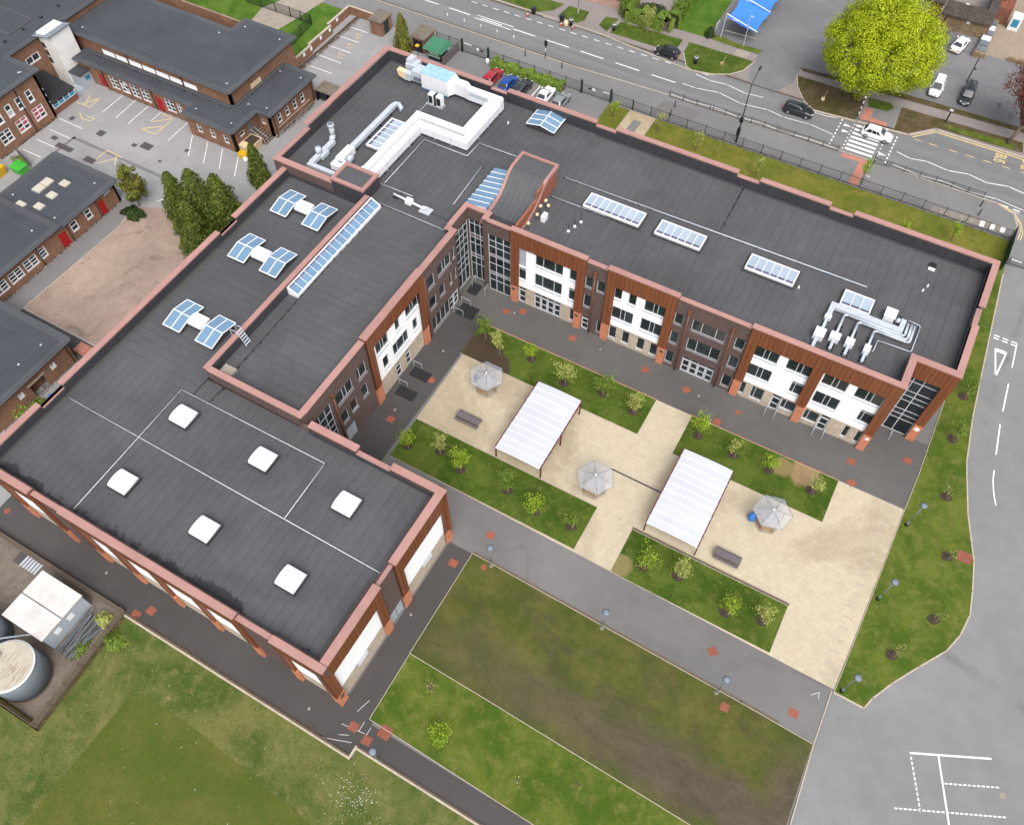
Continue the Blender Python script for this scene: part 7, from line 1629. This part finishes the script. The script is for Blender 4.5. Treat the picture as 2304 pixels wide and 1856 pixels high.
# ================================================================== FENCES
def railing(path, h, label, mat='fencegreen', post=2.75, gap=.14, loc_name='railing', cat='fence', pale=.018):
    t = thing(loc_name, label, cat, (path[0][0], path[0][1], 0))
    for a, b in zip(path[:-1], path[1:]):
        l = hypot(b[0] - a[0], b[1] - a[1]); n = max(1, round(l / post)); ux, uy = (b[0] - a[0]) / l, (b[1] - a[1]) / l
        for i in range(n + 1):
            x_, y_ = a[0] + ux * l * i / n, a[1] + uy * l * i / n; B(x_ - .04, x_ + .04, y_ - .04, y_ + .04, 0, h + .06).build('post', mat, t)
        for i in range(n):
            s0, s1 = l * i / n + .05, l * (i + 1) / n - .05; pm = MB()
            for zz in (.18, h - .18): pm.prism([(a[0] + ux * s0 - uy * .02, a[1] + uy * s0 + ux * .02), (a[0] + ux * s1 - uy * .02, a[1] + uy * s1 + ux * .02), (a[0] + ux * s1 + uy * .02, a[1] + uy * s1 - ux * .02), (a[0] + ux * s0 + uy * .02, a[1] + uy * s0 - ux * .02)], zz, zz + .035)
            k = int((s1 - s0) / gap)
            for j in range(k):
                d = s0 + (j + .5) * (s1 - s0) / k; x_, y_ = a[0] + ux * d, a[1] + uy * d; r = pale / 2
                pm.box(x_ - r, x_ + r, y_ - r, y_ + r, .05, h)
            pm.build('rail_panel', mat, t, kind='stuff')
    return t
railing([(-80.2, 40.5), (-75.6, 40.5)], 1.9, 'green railings between the small hut and the kiosk')
g = railing([(-75.4, 40.45), (-70.9, 40.45)], 1.8, 'green sliding gate with a white notice by the kiosk', post=4.5, loc_name='gate', cat='gate'); B(-75.2, -73.8, 40.36, 40.4, 1.55, 1.7).build('notice', 'white', g); B(-72.9, -72.5, 40.36, 40.4, 1.1, 1.5).build('notice', 'white', g); B(-72.2, -71.7, 40.36, 40.4, 1.1, 1.4).build('notice', 'darkmetal', g)
railing([(-70.8, 40.5), (-54.8, 40.5)], 1.8, 'green railings behind the hedge of the staff car park')
g = railing([(-54.7, 40.45), (-50.0, 40.45)], 1.7, 'green double gate with notices at the staff car park', post=4.7, loc_name='gate', cat='gate'); B(-53.0, -52.5, 40.36, 40.4, 1.0, 1.4).build('notice', 'white', g); B(-51.2, -50.2, 40.36, 40.4, 1.35, 1.5).build('notice', 'white', g); B(-53.6, -53.1, 40.36, 40.4, 1.05, 1.35).build('notice', 'darkmetal', g)
for k, x_ in enumerate((-75.55, -70.85, -54.75, -49.95)): tag(B(x_ - .13, x_ + .13, 40.3, 40.56, 0, 2.2).build('gate_post', 'fencegreen'), 'thick green gate post, ' + ('left of the kiosk gate', 'right of the kiosk gate', 'left of the double gate', 'right of the double gate')[k], 'gate post', 'thick gate posts')
railing([(-49.7, 40.5), (-46.4, 40.5)], 1.7, 'short green railings beside the double gate'); railing([(-46.3, 40.5), (7.3, 40.6)], 1.6, 'long dark railings along the grass north of the school', 'darkmetal')
railing([(7.5, 40.9), (7.5, 34.4)], 2.2, 'dense dark green mesh fence at the north-east corner', gap=.06, pale=.03)
slatfence(-76.1, -76.1, 40.2, 35.6, 1.7, 'grey-brown slatted fence between the kiosk and the parking', 'timber')
g = railing([(8.0, 36.0), (14.5, 36.4)], 1.2, 'low mesh gate across the school drive', gap=.1, loc_name='gate', cat='gate', post=3.2); B(8.1, 9.4, 35.9, 35.94, .95, 1.1).build('notice', 'white', g)
for pts, lb in (([(-42.8, 46.0), (-36.4, 46.05)], 'dark pedestrian guard rail left of the zebra crossing, first length'), ([(-36.0, 46.05), (-26.2, 46.2)], 'dark pedestrian guard rail left of the zebra crossing, middle length'), ([(-25.9, 46.2), (-17.3, 46.3)], 'dark pedestrian guard rail ending at the zebra crossing'), ([(-12.0, 46.4), (-10.4, 46.5)], 'very short guard rail right of the zebra crossing'), ([(-10.1, 46.6), (2.7, 46.8)], 'long dark guard rail right of the zebra crossing')):
    railing(pts, 1.0, lb, 'darkmetal', 2.0, .16, 'guard_rail', 'guard rail', .018)
railing([(-113.5, 34.5), (-104.6, 34.7), (-100.4, 34.7), (-99.6, 28.2), (-100.2, 23.8)], 1.8, 'green mesh fence with a gate round the garden lawn behind the old school', gap=.09)

# ================================================================== STREET FURNITURE
t = thing('street_lamp', 'tall black street lamp column by the railings north of the school', 'street lamp', (-30.5, 41.2, 0))
MB().cyl((-30.5, 41.2, 0), (-30.5, 41.2, 1.6), .14, .12, 10).build('base', 'black', t); MB().cyl((-30.5, 41.2, 1.6), (-30.5, 41.2, 9.4), .09, .06, 8).build('column', 'black', t); MB().tube([(-30.5, 41.2, 9.3), (-30.4, 41.7, 10.3), (-30.3, 42.6, 10.9)], .05, 6).build('arm', 'black', t)
B(-30.45, -30.15, 42.4, 43.2, 10.85, 11.0).build('lantern', 'darkmetal', t); B(-30.75, -30.3, 41.0, 41.4, 1.2, 2.4).build('cabinet', 'black', t); B(-30.8, -30.3, 41.0, 41.35, 3.4, 4.1).build('sign_box', 'black', t)
t = thing('traffic_signal', 'black signal post with a boxed head at the kerb left of the school gate', 'traffic signal', (-63.4, 45.2, 0)); MB().cyl((-63.4, 45.2, 0), (-63.4, 45.2, 3.0), .06, .06, 8).build('post', 'black', t); B(-63.55, -63.15, 45.0, 45.3, 2.2, 3.0).build('signal_head', 'black', t); MB().cyl((-63.4, 45.2, 1.2), (-63.4, 45.2, 1.7), .065, .065, 8).build('band', 'white', t)
t = thing('beacon_post', 'black and white banded beacon post at the far side of the zebra crossing', 'beacon', (-17.0, 55.2, 0))
for k in range(7): MB().cyl((-17.0, 55.2, k * .45), (-17.0, 55.2, (k + 1) * .45), .07, .07, 8).build('band', 'white' if k % 2 else 'black', t)
MB().cyl((-17, 55.2, 3.15), (-17, 55.2, 3.4), .15, .15, 10).build('globe', 'white', t, True)
t = thing('beacon_post', 'short dark beacon post at the near side of the zebra crossing', 'beacon', (-12.2, 46.0, 0)); MB().cyl((-12.2, 46, 0), (-12.2, 46, 1.7), .07, .07, 8).build('post', 'black', t); MB().cyl((-12.2, 46, 1.7), (-12.2, 46, 1.9), .09, .05, 8).build('cap', 'darkmetal', t)
t = thing('sign_post', 'stout black post with a white cap on the worn verge', 'sign post', (-5.5, 60.2, 0)); MB().cyl((-5.5, 60.2, 0), (-5.5, 60.2, 1.9), .11, .11, 8).build('post', 'black', t); B(-5.75, -5.25, 60.05, 60.35, 1.9, 2.1).build('cap', 'galv', t)
t = thing('lamp_column', 'slim dark lamp column in the pub car park above the dark estate car', 'lamp post', (-5.0, 71.0, 0)); MB().cyl((-5, 71, 0), (-5, 71, 3.8), .09, .07, 8).build('column', 'darkmetal', t); B(-5.1, -4.9, 71, 71.7, 3.75, 3.9).build('lantern', 'cover', t); MB().cyl((-4.9, 71, 2.4), (-4.6, 71, 2.4), .18, .18, 8).build('camera', 'cover', t)
for k, (x_, y_) in enumerate(((-66.4, 44.2), (-60.0, 44.2), (-40.95, 42.0), (-41.2, 44.1), (2.75, 44.9), (2.9, 43.1))):
    t = thing('bollard', 'slim dark bollard on the footway, ' + ('left of the signal post', 'right of the signal post', 'behind the railings near the path', 'on the dark footway patch', 'farther of two at the junction', 'nearer of two at the junction')[k], 'bollard', (x_, y_, 0), 'dark footway bollards'); MB().cyl((x_, y_, 0), (x_, y_, 1.0), .08, .07, 8).build('shaft', 'black', t); MB().cyl((x_, y_, 1.0), (x_, y_, 1.08), .09, .04, 8).build('cap', 'darkmetal', t)
for k, x_ in enumerate((-81.6, -78.4, -75.4, -72.4, -69.4)):
    t = thing('marker_post', 'thin pale marker post at the kerb, ' + ('leftmost of five', 'second of five', 'third of five', 'fourth of five', 'rightmost of five')[k], 'marker post', (x_, 45.9, 0), 'five kerb markers'); MB().cyl((x_, 45.9, 0), (x_, 45.9, 1.3), .03, .03, 6).build('post', 'kerb', t); B(x_ - .1, x_ + .1, 45.86, 45.94, 1.2, 1.55).build('plate', 'white', t)
def bin_(x, y, label, lid='galv'):
    t = thing('litter_bin', label, 'bin', (x, y, 0)); MB().cyl((x, y, 0), (x, y, 1.0), .26, .32, 14).build('body', 'darkmetal', t, True); MB().cyl((x, y, 1.0), (x, y, 1.15), .33, .3, 14).build('rim', lid, t, True); MB().cyl((x, y, 1.151), (x, y, 1.16), .2, .2, 12).build('mouth', 'black', t)
bin_(-57.3, 57.0, 'round grey litter bin on the verge left of the street tree'); bin_(-42.6, 55.4, 'round grey litter bin with a pale rim on the verge right of the black car'); bin_(-63.9, 54.9, 'dark bin with a pale rim standing beside the traffic cones', 'galv')
def wheelie(x, y, label):
    t = thing('wheelie_bin', label, 'wheelie bin', (x, y, -.09)); MB().hexa([(x - .22, y - .25, -.03), (x + .22, y - .25, -.03), (x + .22, y + .25, -.03), (x - .22, y + .25, -.03)], [(x - .3, y - .34, .95), (x + .3, y - .34, .95), (x + .3, y + .34, .95), (x - .3, y + .34, .95)]).build('body', 'black', t); B(x - .32, x + .32, y - .38, y + .36, .95, 1.02).build('lid', 'darkmetal', t)
    for s_ in (-.2, .2): MB().cyl((x + s_ - .03, y + .24, .02), (x + s_ + .03, y + .24, .02), .11, .11, 8).build('wheel', 'tyre', t)
wheelie(-70.7, 54.9, 'black wheelie bin by the kerb beside a single cone'); wheelie(-65.7, 55.2, 'black wheelie bin by the kerb beside two cones')
for k, (x_, y_) in enumerate(((-71.3, 53.9), (-65.3, 54.2), (-63.3, 54.3))):
    t = thing('traffic_cone', 'orange traffic cone in the road, ' + ('by the single wheelie bin', 'left of two by the bins', 'right of two by the bins')[k], 'cone', (x_, y_, -.1), 'orange cones'); MB().cyl((x_, y_, -.06), (x_, y_, .65), .19, .03, 10).build('cone', 'orangecone', t); B(x_ - .22, x_ + .22, y_ - .22, y_ + .22, -.1, -.06).build('base', 'black', t); MB().cyl((x_, y_, .28), (x_, y_, .42), .13, .1, 10).build('band', 'white', t)
sack(-64.6, 54.5, -.1, .38, 'cream', 'cream sack between the two cones and bins')
t = thing('stump_sign', 'cut timber stump with upright stakes on the rounded verge', 'stump', (-38.9, 57.2, 0)); B(-39.2, -38.7, 56.9, 57.3, 0, .35).build('stump', 'oak', t); MB().cyl((-38.9, 57.2, 0), (-38.6, 57.6, 1.4), .06, .05, 6).build('stake', 'oak', t)
t = thing('stump_sign', 'pale timber post with a board on the worn verge near the dark car', 'stump', (-22.6, 56.4, 0)); B(-22.9, -22.4, 56.2, 56.5, 0, .4).build('board', 'cream', t); MB().cyl((-22.6, 56.5, 0), (-22.5, 56.7, 1.5), .06, .05, 6).build('stake', 'oak', t)
t = thing('green_pole', 'thin green pole on the small verge across the road', 'pole', (-64.4, 58.4, 0)); MB().cyl((-64.4, 58.4, 0), (-64.4, 58.4, 4.2), .07, .06, 8).build('post', 'greenpaint', t); MB().cyl((-64.4, 58.4, 0), (-64.4, 58.4, .9), .09, .09, 8).build('sleeve', 'galv', t)
t = thing('pub_lamp', 'thin grey lamp pole in front of the blue canopy', 'lamp post', (-37.7, 63.2, 0)); MB().cyl((-37.7, 63.2, 0), (-37.7, 63.2, 5.0), .06, .05, 8).build('column', 'galv', t); B(-37.75, -37.2, 63.1, 63.3, 4.95, 5.05).build('lantern', 'galv', t)
t = thing('footpath_lamp', 'small dark lamp on the concrete path north of the school', 'lamp post', (-43.2, 32.5, 0)); MB().cyl((-43.2, 32.5, 0), (-43.2, 32.5, 2.6), .05, .04, 8).build('column', 'darkmetal', t); MB().cyl((-43.2, 32.5, 2.6), (-43.2, 32.5, 2.7), .2, .2, 10).build('head', 'darkmetal', t)
tag(MB().loft([[(-70.4 + .32 * q * cos(a), 39.4 + .25 * q * sin(a), h_) for a in [2 * pi * i / 10 for i in range(10)]] for q, h_ in ((1, 0), (1, .8), (.8, 1.0), (.2, 1.08))]).build('white_post_box', 'white', smooth=True), 'rounded white cabinet at the end of the hedge by the gate', 'cabinet')

# blue canopy and pub
t = thing('blue_canopy', 'bright blue fabric canopy on white poles over the pub car park', 'canopy', (-39, 70, 0))
for k in range(3):
    y0, y1 = 63.6 + k * 6.0, 63.6 + (k + 1) * 6.0; pts = []
    for j in range(7):
        f_ = j / 6; row = []
        for i in range(7):
            g_ = i / 6; x_ = -41.4 + 5.2 * g_ - .5 * sin(pi * f_) * (1 if g_ > .5 else -.4) * abs(g_ - .5) * 2; row.append((x_, y0 + (y1 - y0) * f_, 3.6 - 1.1 * g_ - .45 * sin(pi * f_) - .2 * sin(pi * g_)))
        pts.append(row)
    mb = MB()
    for j in range(6):
        for i in range(6): mb.quad(pts[j][i], pts[j][i + 1], pts[j + 1][i + 1], pts[j + 1][i])
    mb.build('fabric', 'bluecloth', t, True)
for k in range(4):
    y_ = 63.6 + 6 * k; MB().cyl((-41.7, y_, 0), (-41.5, y_, 4.1), .08, .07, 8).build('post', 'galv', t); MB().tube([(-41.5, y_, 4.05), (-36.2, y_, 2.62)], .06, 6).build('arm', 'white', t); MB().tube([(-41.6, y_ + .3, 3.2), (-38.8, y_ + .05, 3.35)], .05, 6).build('brace', 'white', t)
MB().tube([(-41.8, 64.3, .9), (-36.2, 64.6, .9)], .04, 6).build('barrier', 'kerb', t); B(-42.9, -42.8, 64.0, 65.4, .5, 1.7).build('sign_board', 'galv', t)
pub = thing('stone_pub', 'tile-roofed pub with a rubble stone front and dark yard', 'building', (-9, 86, 0))
M['tile'] = None
def tile_mat():
    q = N('roof_tile'); v = q.coord(); uvn = q.n('ShaderNodeTexBrick'); uvn.inputs['Scale'].default_value = 1.0; uvn.inputs['Brick Width'].default_value = .30; uvn.inputs['Row Height'].default_value = .34; uvn.inputs['Mortar Size'].default_value = .03
    uvn.inputs['Color1'].default_value = C(112, 100, 94); uvn.inputs['Color2'].default_value = C(90, 82, 78); uvn.inputs['Mortar'].default_value = C(52, 48, 46); q.l(v, uvn.inputs['Vector'])
    c = q.mix(1.0, uvn.outputs['Color'], q.ramp(q.noise(.8, 4), [(.3, .8), (.7, 1.15)]), 'MULTIPLY'); q.bump(uvn.outputs['Fac'], .5, -.03); return q.done(c, .85, 0, .2)
M['tile'] = tile_mat()
FP = Fac(pub, 1, 83.3, -1); FP.B(-11.8, -5.3, -.3, 0, 0, 2.5).build('wall', 'pubstone', pub); FP.B(-12.9, -11.9, -.3, .1, 0, 2.7).build('buttress', 'pubstone', pub)
MB().cyl((-11.75, 83.2, 0), (-11.75, 83.2, 2.6), .06, .06, 6).build('down_pipe', 'black', pub); FP.B(-8.6, -8.1, 0, .04, 1.7, 2.1).build('plaque', 'white', pub)
MB().hexa([(-12.6, 82.8, 2.45), (-5.0, 82.8, 2.45), (-5.6, 85.3, 3.0), (-12.6, 85.3, 3.0)], [(-12.6, 82.8, 2.6), (-5.0, 82.8, 2.6), (-6.4, 85.3, 3.5), (-12.6, 85.3, 3.5)]).build('roof_slope', 'tile', pub)
MB().hexa([(-5.0, 82.8, 2.45), (-5.0, 94, 2.45), (-6.8, 94, 3.0), (-6.8, 85.3, 3.0)][::1], [(-5.0, 82.8, 2.61), (-5.0, 94, 2.61), (-6.4, 94, 3.5), (-6.4, 85.3, 3.5)]).build('roof_slope', 'tile', pub)
B(-5.4, -5.1, 83.5, 94, 0, 2.45).build('wall', 'redbrick', pub); B(-12.5, -6.9, 85.4, 92, 0, .1).build('yard_floor', 'bark', pub)
Fac(pub, 1, 84.2, -1).B(-19.5, -12.9, -.3, 0, 0, 3.4).build('wall', 'redbrick', pub); MB().hexa([(-22, 83.6, 3.3), (-12.7, 83.6, 3.3), (-12.7, 88, 4.4), (-22, 88, 4.4)], [(-22, 83.6, 3.45), (-12.7, 83.6, 3.45), (-12.7, 88, 5.4), (-22, 88, 5.4)]).build('roof_slope', 'tile', pub)
Fq = Fac(pub, 1, 84.15, -1)
for x_ in (-18.4, -16.4): window(Fq, x_, x_ + 1.5, 1.4, 2.9, 2, (2.3,), fm='white', d=.1, fw=.1, sill=False)
B(-30, -19.6, 86, 95, 0, 3.4).build('wall', 'redbrick', pub); window(Fac(pub, 1, 85.98, -1), -28.2, -25.6, 1.3, 2.7, 2, fm='white', d=.1, fw=.12, sill=False)
MB().hexa([(-30.3, 85.6, 3.4), (-19.4, 85.6, 3.4), (-19.4, 95, 3.4), (-30.3, 95, 3.4)], [(-30.3, 85.6, 3.5), (-19.4, 85.6, 3.5), (-20.4, 90.3, 5.6), (-29.3, 90.3, 5.6)]).build('roof_slope', 'tile', pub)
B(-5.0, -3.0, 88.8, 96, 0, 2.6).build('wall', 'redbrick', pub); B(-2.6, -1.0, 88.0, 89.6, 0, 2.2).build('bay_window', 'white', pub); B(-2.3, -1.3, 87.96, 88.0, .6, 1.8).build('pane', 'bluepaint', pub)
sack(-9.6, 87.2, .1, .9, 'render', 'large white sack in the dark pub yard'); sack(-8.0, 86.9, .1, .5, 'render', 'small white sack in the dark pub yard')
t = thing('stone_planter', 'low stone garden wall with dark slabs beside the pub terrace', 'wall', (-4.9, 83, 0))
P([(-5.9, 78.0), (-4.0, 78.1), (-4.1, 88.6), (-5.0, 88.6)], 0, .75).build('wall', 'pubstone', t)
for k in range(6): P([(-5.7 + k * .06, 78.8 + k * 1.55), (-4.2, 78.8 + k * 1.55), (-4.2, 80.1 + k * 1.55), (-5.6 + k * .06, 80.1 + k * 1.55)], .75, .85 + .05 * (k % 2)).build('slab', 'tank' if k in (0, 1, 3, 5) else 'white', t)
tag(B(-.8, 6, 79.4, 79.9, 0, .6).build('stone_kerb_wall', 'pubstone'), 'low stone wall edging the pub terrace above the copper tree', 'wall')
t = thing('round_lamp', 'white globe lamp on the corner of the pub roof', 'lamp', (-4.6, 91.5, 2.7)); MB().loft([[(-4.6 + .5 * q * cos(a), 91.2 + .5 * q * sin(a), 2.7 + h_) for a in [2 * pi * i / 12 for i in range(12)]] for q, h_ in ((.3, 0), (.9, .2), (1, .5), (.8, .85), (.2, 1.0))]).build('globe', 'render', t, True)

# ================================================================== CARS
def car_proto(kind, paint, label, L=4.3, Wd=1.8, H=1.5):
    """a car pointing to +x"""
    t = thing('parked_car', label, 'car', (0, 0, 0)); hw, hl = Wd / 2, L / 2
    bon = .92 if kind != 'suv' else 1.05; boot = {'hatch': .98, 'suv': 1.1, 'saloon': .98, 'estate': 1.0, 'mpv': 1.05}[kind]
    st = [(-hl, .45, boot - .25, .72), (-hl + .08, .3, boot - .08, .86), (-hl + .35, .22, boot, .95), (-hl * .5, .2, bon + .03, 1.0), (0, .2, bon + .02, 1.0), (hl * .42, .2, bon, .99), (hl * .72, .22, bon - .09, .95), (hl - .22, .26, bon - .2, .86), (hl - .05, .32, bon - .32, .74), (hl, .4, bon - .42, .62)]
    rings = []
    for x_, z0, zt, wf in st:
        w_ = hw * wf; h = zt - z0
        half = [(w_ * .86, z0), (w_ * .98, z0 + h * .18), (w_, z0 + h * .5), (w_ * .97, z0 + h * .78), (w_ * .86, zt - .02), (w_ * .5, zt + .02)]
        rings.append([(x_, y_, z_) for y_, z_ in half] + [(x_, -y_, z_) for y_, z_ in half[::-1]])
    MB().loft(rings).build('body', paint, t, True)
    xb0, xb1, xt0, xt1 = {'hatch': (-hl + .25, hl * .44, -hl + .75, hl * .06), 'suv': (-hl + .15, hl * .42, -hl + .5, hl * .08), 'saloon': (-hl + .75, hl * .40, -hl * .38, hl * .04), 'estate': (-hl + .12, hl * .42, -hl + .45, hl * .06), 'mpv': (-hl + .15, hl * .58, -hl + .4, hl * .16)}[kind]
    wb, wt = hw * .9, hw * .70; zb = bon - .02
    cab = []
    for f_ in (0, .5, .88, 1.0):
        g_ = {0: 0, .5: .5, .88: .9, 1.0: 1}[f_]; sh = 0 if f_ < 1 else .10
        a0, a1 = xb0 + (xt0 - xb0) * g_ + sh, xb1 + (xt1 - xb1) * g_ - sh; ww = wb + (wt - wb) * g_ - (.08 if f_ == 1 else 0); z_ = zb + (H - zb) * f_
        cab.append([(a0, -ww * .92, z_), (a0 + .1, -ww, z_), (a1 - .12, -ww, z_), (a1, -ww * .9, z_), (a1 + .05 * (1 - f_), 0, z_ + .01), (a1, ww * .9, z_), (a1 - .12, ww, z_), (a0 + .1, ww, z_), (a0, ww * .92, z_), (a0 - .04 * (1 - f_), 0, z_ + .01)])
    MB().loft(cab).build('cabin', paint, t, True)
    def lerp(f_): return xb0 + (xt0 - xb0) * f_, xb1 + (xt1 - xb1) * f_, wb + (wt - wb) * f_, zb + (H - zb) * f_
    lo, hi = lerp(.12), lerp(.86)
    MB().quad((lo[1] + .11, -lo[2] * .84, lo[3] + .03), (lo[1] + .11, lo[2] * .84, lo[3] + .03), (hi[1] + .09, hi[2] * .84, hi[3] + .03), (hi[1] + .09, -hi[2] * .84, hi[3] + .03)).build('windscreen', 'carglass', t)
    MB().quad((lo[0] - .1, lo[2] * .82, lo[3] + .03), (lo[0] - .1, -lo[2] * .82, lo[3] + .03), (hi[0] - .08, -hi[2] * .8, hi[3] + .03), (hi[0] - .08, hi[2] * .8, hi[3] + .03)).build('rear_window', 'carglass', t)
    for s_ in (-1, 1):
        for a, b in ((.06, .40), (.43, .72), (.75, .95)):
            xl0, xl1 = lo[0] + .14, lo[1] - .2; xh0, xh1 = hi[0] + .12, hi[1] - .12
            p = [(xl0 + (xl1 - xl0) * a, s_ * (lo[2] + .012), lo[3]), (xl0 + (xl1 - xl0) * b, s_ * (lo[2] + .012), lo[3]), (xh0 + (xh1 - xh0) * b, s_ * (hi[2] + .014), hi[3]), (xh0 + (xh1 - xh0) * a, s_ * (hi[2] + .014), hi[3])]
            MB().quad(*(p if s_ < 0 else p[::-1])).build('side_window', 'carglass', t)
        B(hl * .38, hl * .38 + .18, s_ * hw * .98, s_ * (hw + .16), bon, bon + .13).build('mirror', paint, t)
        for x_ in (-hl * .62, hl * .62):
            wh = MB().cyl((x_, s_ * (hw - .2), .32), (x_, s_ * (hw + .012), .32), .32, .32, 18).build('wheel', 'tyre', t); MB().cyl((x_, s_ * (hw + .012), .32), (x_, s_ * (hw + .03), .32), .21, .19, 12).build('rim', 'rim', wh)
        B(hl - .28, hl - .05, s_ * hw * .45, s_ * hw * .74, bon - .36, bon - .2).build('headlight', 'lamp_white', t); B(-hl - .01, -hl + .12, s_ * hw * .5, s_ * hw * .8, boot - .3, boot - .12).build('tail_light', 'lamp_red', t)
        if kind in ('estate', 'suv', 'mpv'): MB().tube([(xt0 + .2, s_ * wt * .9, H + .03), (xt1 - .2, s_ * wt * .9, H + .03)], .025, 5).build('roof_rail', 'rim', t)
    B(hl - .01, hl + .012, -.26, .26, .42, .54).build('number_plate', 'white', t); B(-hl - .02, -hl + .01, -.26, .26, .5, .62).build('number_plate', 'binyellow', t); B(hl - .16, hl - .0, -hw * .4, hw * .4, .45, .58).build('grille', 'black', t)
    return t
def paint(name, col, metal=.0): return plain(name, col, .18, metal, var=.02, spec=.6, fine=0)
M['p_white'] = paint('paint_white', (.78, .79, .8, 1)); M['p_black'] = paint('paint_black', (.012, .012, .014, 1)); M['p_red'] = paint('paint_red', C(190, 30, 44)); M['p_blue'] = paint('paint_blue', C(34, 84, 170)); M['p_dark'] = paint('paint_dark', C(50, 54, 60)); M['p_silver'] = paint('paint_silver', C(170, 174, 178), .3); M['p_navy'] = paint('paint_navy', C(40, 46, 56))
B2 = pi / 2
for kind, pt, lab, x_, y_, rz, L_, H_ in (('estate', 'p_red', 'red estate car with a glass roof, leftmost in the staff parking row', -67.8, 36.5, B2, 4.4, 1.5), ('hatch', 'p_blue', 'blue hatchback second in the staff parking row', -65.0, 36.3, B2, 4.1, 1.48), ('estate', 'p_dark', 'dark grey estate car with roof rails in the staff parking row', -62.6, 36.3, B2, 4.5, 1.5),
        ('saloon', 'p_white', 'white saloon in the staff parking row beside the white bay line', -58.8, 36.5, B2, 4.4, 1.42), ('hatch', 'p_silver', 'silver hatchback, rightmost in the staff parking row', -56.2, 36.4, B2, 4.1, 1.46),
        ('hatch', 'p_black', 'black hatchback stopped at the far kerb of the road', -47.3, 55.3, pi - .02, 3.9, 1.5), ('suv', 'p_dark', 'dark hatchback driving along the road towards the zebra crossing', -24.9, 51.7, .03, 4.4, 1.55), ('hatch', 'p_white', 'white hatchback driving over the zebra crossing', -13.4, 52.1, .0, 4.4, 1.48),
        ('saloon', 'p_white', 'white saloon seen from behind by the pub stone wall', -8.1, 79.3, B2 - .18, 4.6, 1.4), ('mpv', 'p_white', 'white people carrier parked half under the lime tree', -8.6, 66.9, -B2, 4.5, 1.65), ('mpv', 'p_navy', 'dark blue people carrier nose-out beside the pub verge', -4.2, 67.3, -B2, 4.9, 1.7)):
    c_ = car_proto(kind, pt, lab, L_, 1.8, H_); place(c_, (x_, y_, .02 if y_ < 44 or y_ > 60 else -.098), rz)
    if 44 < y_ < 60 and 'driving' in lab: c_.name = 'moving_car'
mark(-60.9, -60.75, 36.0, 39.0, parent=court, z=.012, name='bay_marking')
for x_ in (-66.4, -63.8): mark(x_, x_ + .12, 34.6, 39.0, parent=court, z=.012, name='bay_marking')
c_ = car_proto('hatch', 'p_black', 'dark car nose at the top edge beside the clipped hedge', 4.1, 1.8, 1.5); place(c_, (-59.9, 65.6, .02), pi)

# dead leaves and dirt gathered along walls
random.seed(61); lf = MB()
def litter(x0, y0, x1, y1, n, spread):
    for k in range(n):
        f_ = random.random(); o_ = abs(random.gauss(0, spread)); l = hypot(x1 - x0, y1 - y0); nx, ny = -(y1 - y0) / l, (x1 - x0) / l
        lf.leaf((x0 + (x1 - x0) * f_ + nx * o_, y0 + (y1 - y0) * f_ + ny * o_, .02 + random.random() * .03), random.uniform(.04, .11), (0, 0, 3))
litter(-95.5, 40, -95.5, 24.5, 2600, -.5); litter(-95.5, 40, -91, 40, 700, -.8); litter(-118.9, -12.5, -118.9, -2, 1200, -.5); litter(-116.9, 6.4, -101, 6.4, 700, -.25); litter(-88.4, 19, -88.4, 10, 600, -.35)
litter(-98.3, -31, -98.3, -10.6, 900, -.3); litter(-98.6, -33.0, -84.6, -33.0, 700, .5); litter(-57.2, -53.1, -31, -53.1, 500, .2); litter(-42.0, 40.1, 7, 40.1, 1200, -.4); litter(-83.8, -44, -83.8, -33, 500, -.5)
tag(lf.build('leaf_litter', 'leaf_litter', kind='stuff'), 'brown dead leaves and dirt gathered along the walls and railings', 'leaf litter')
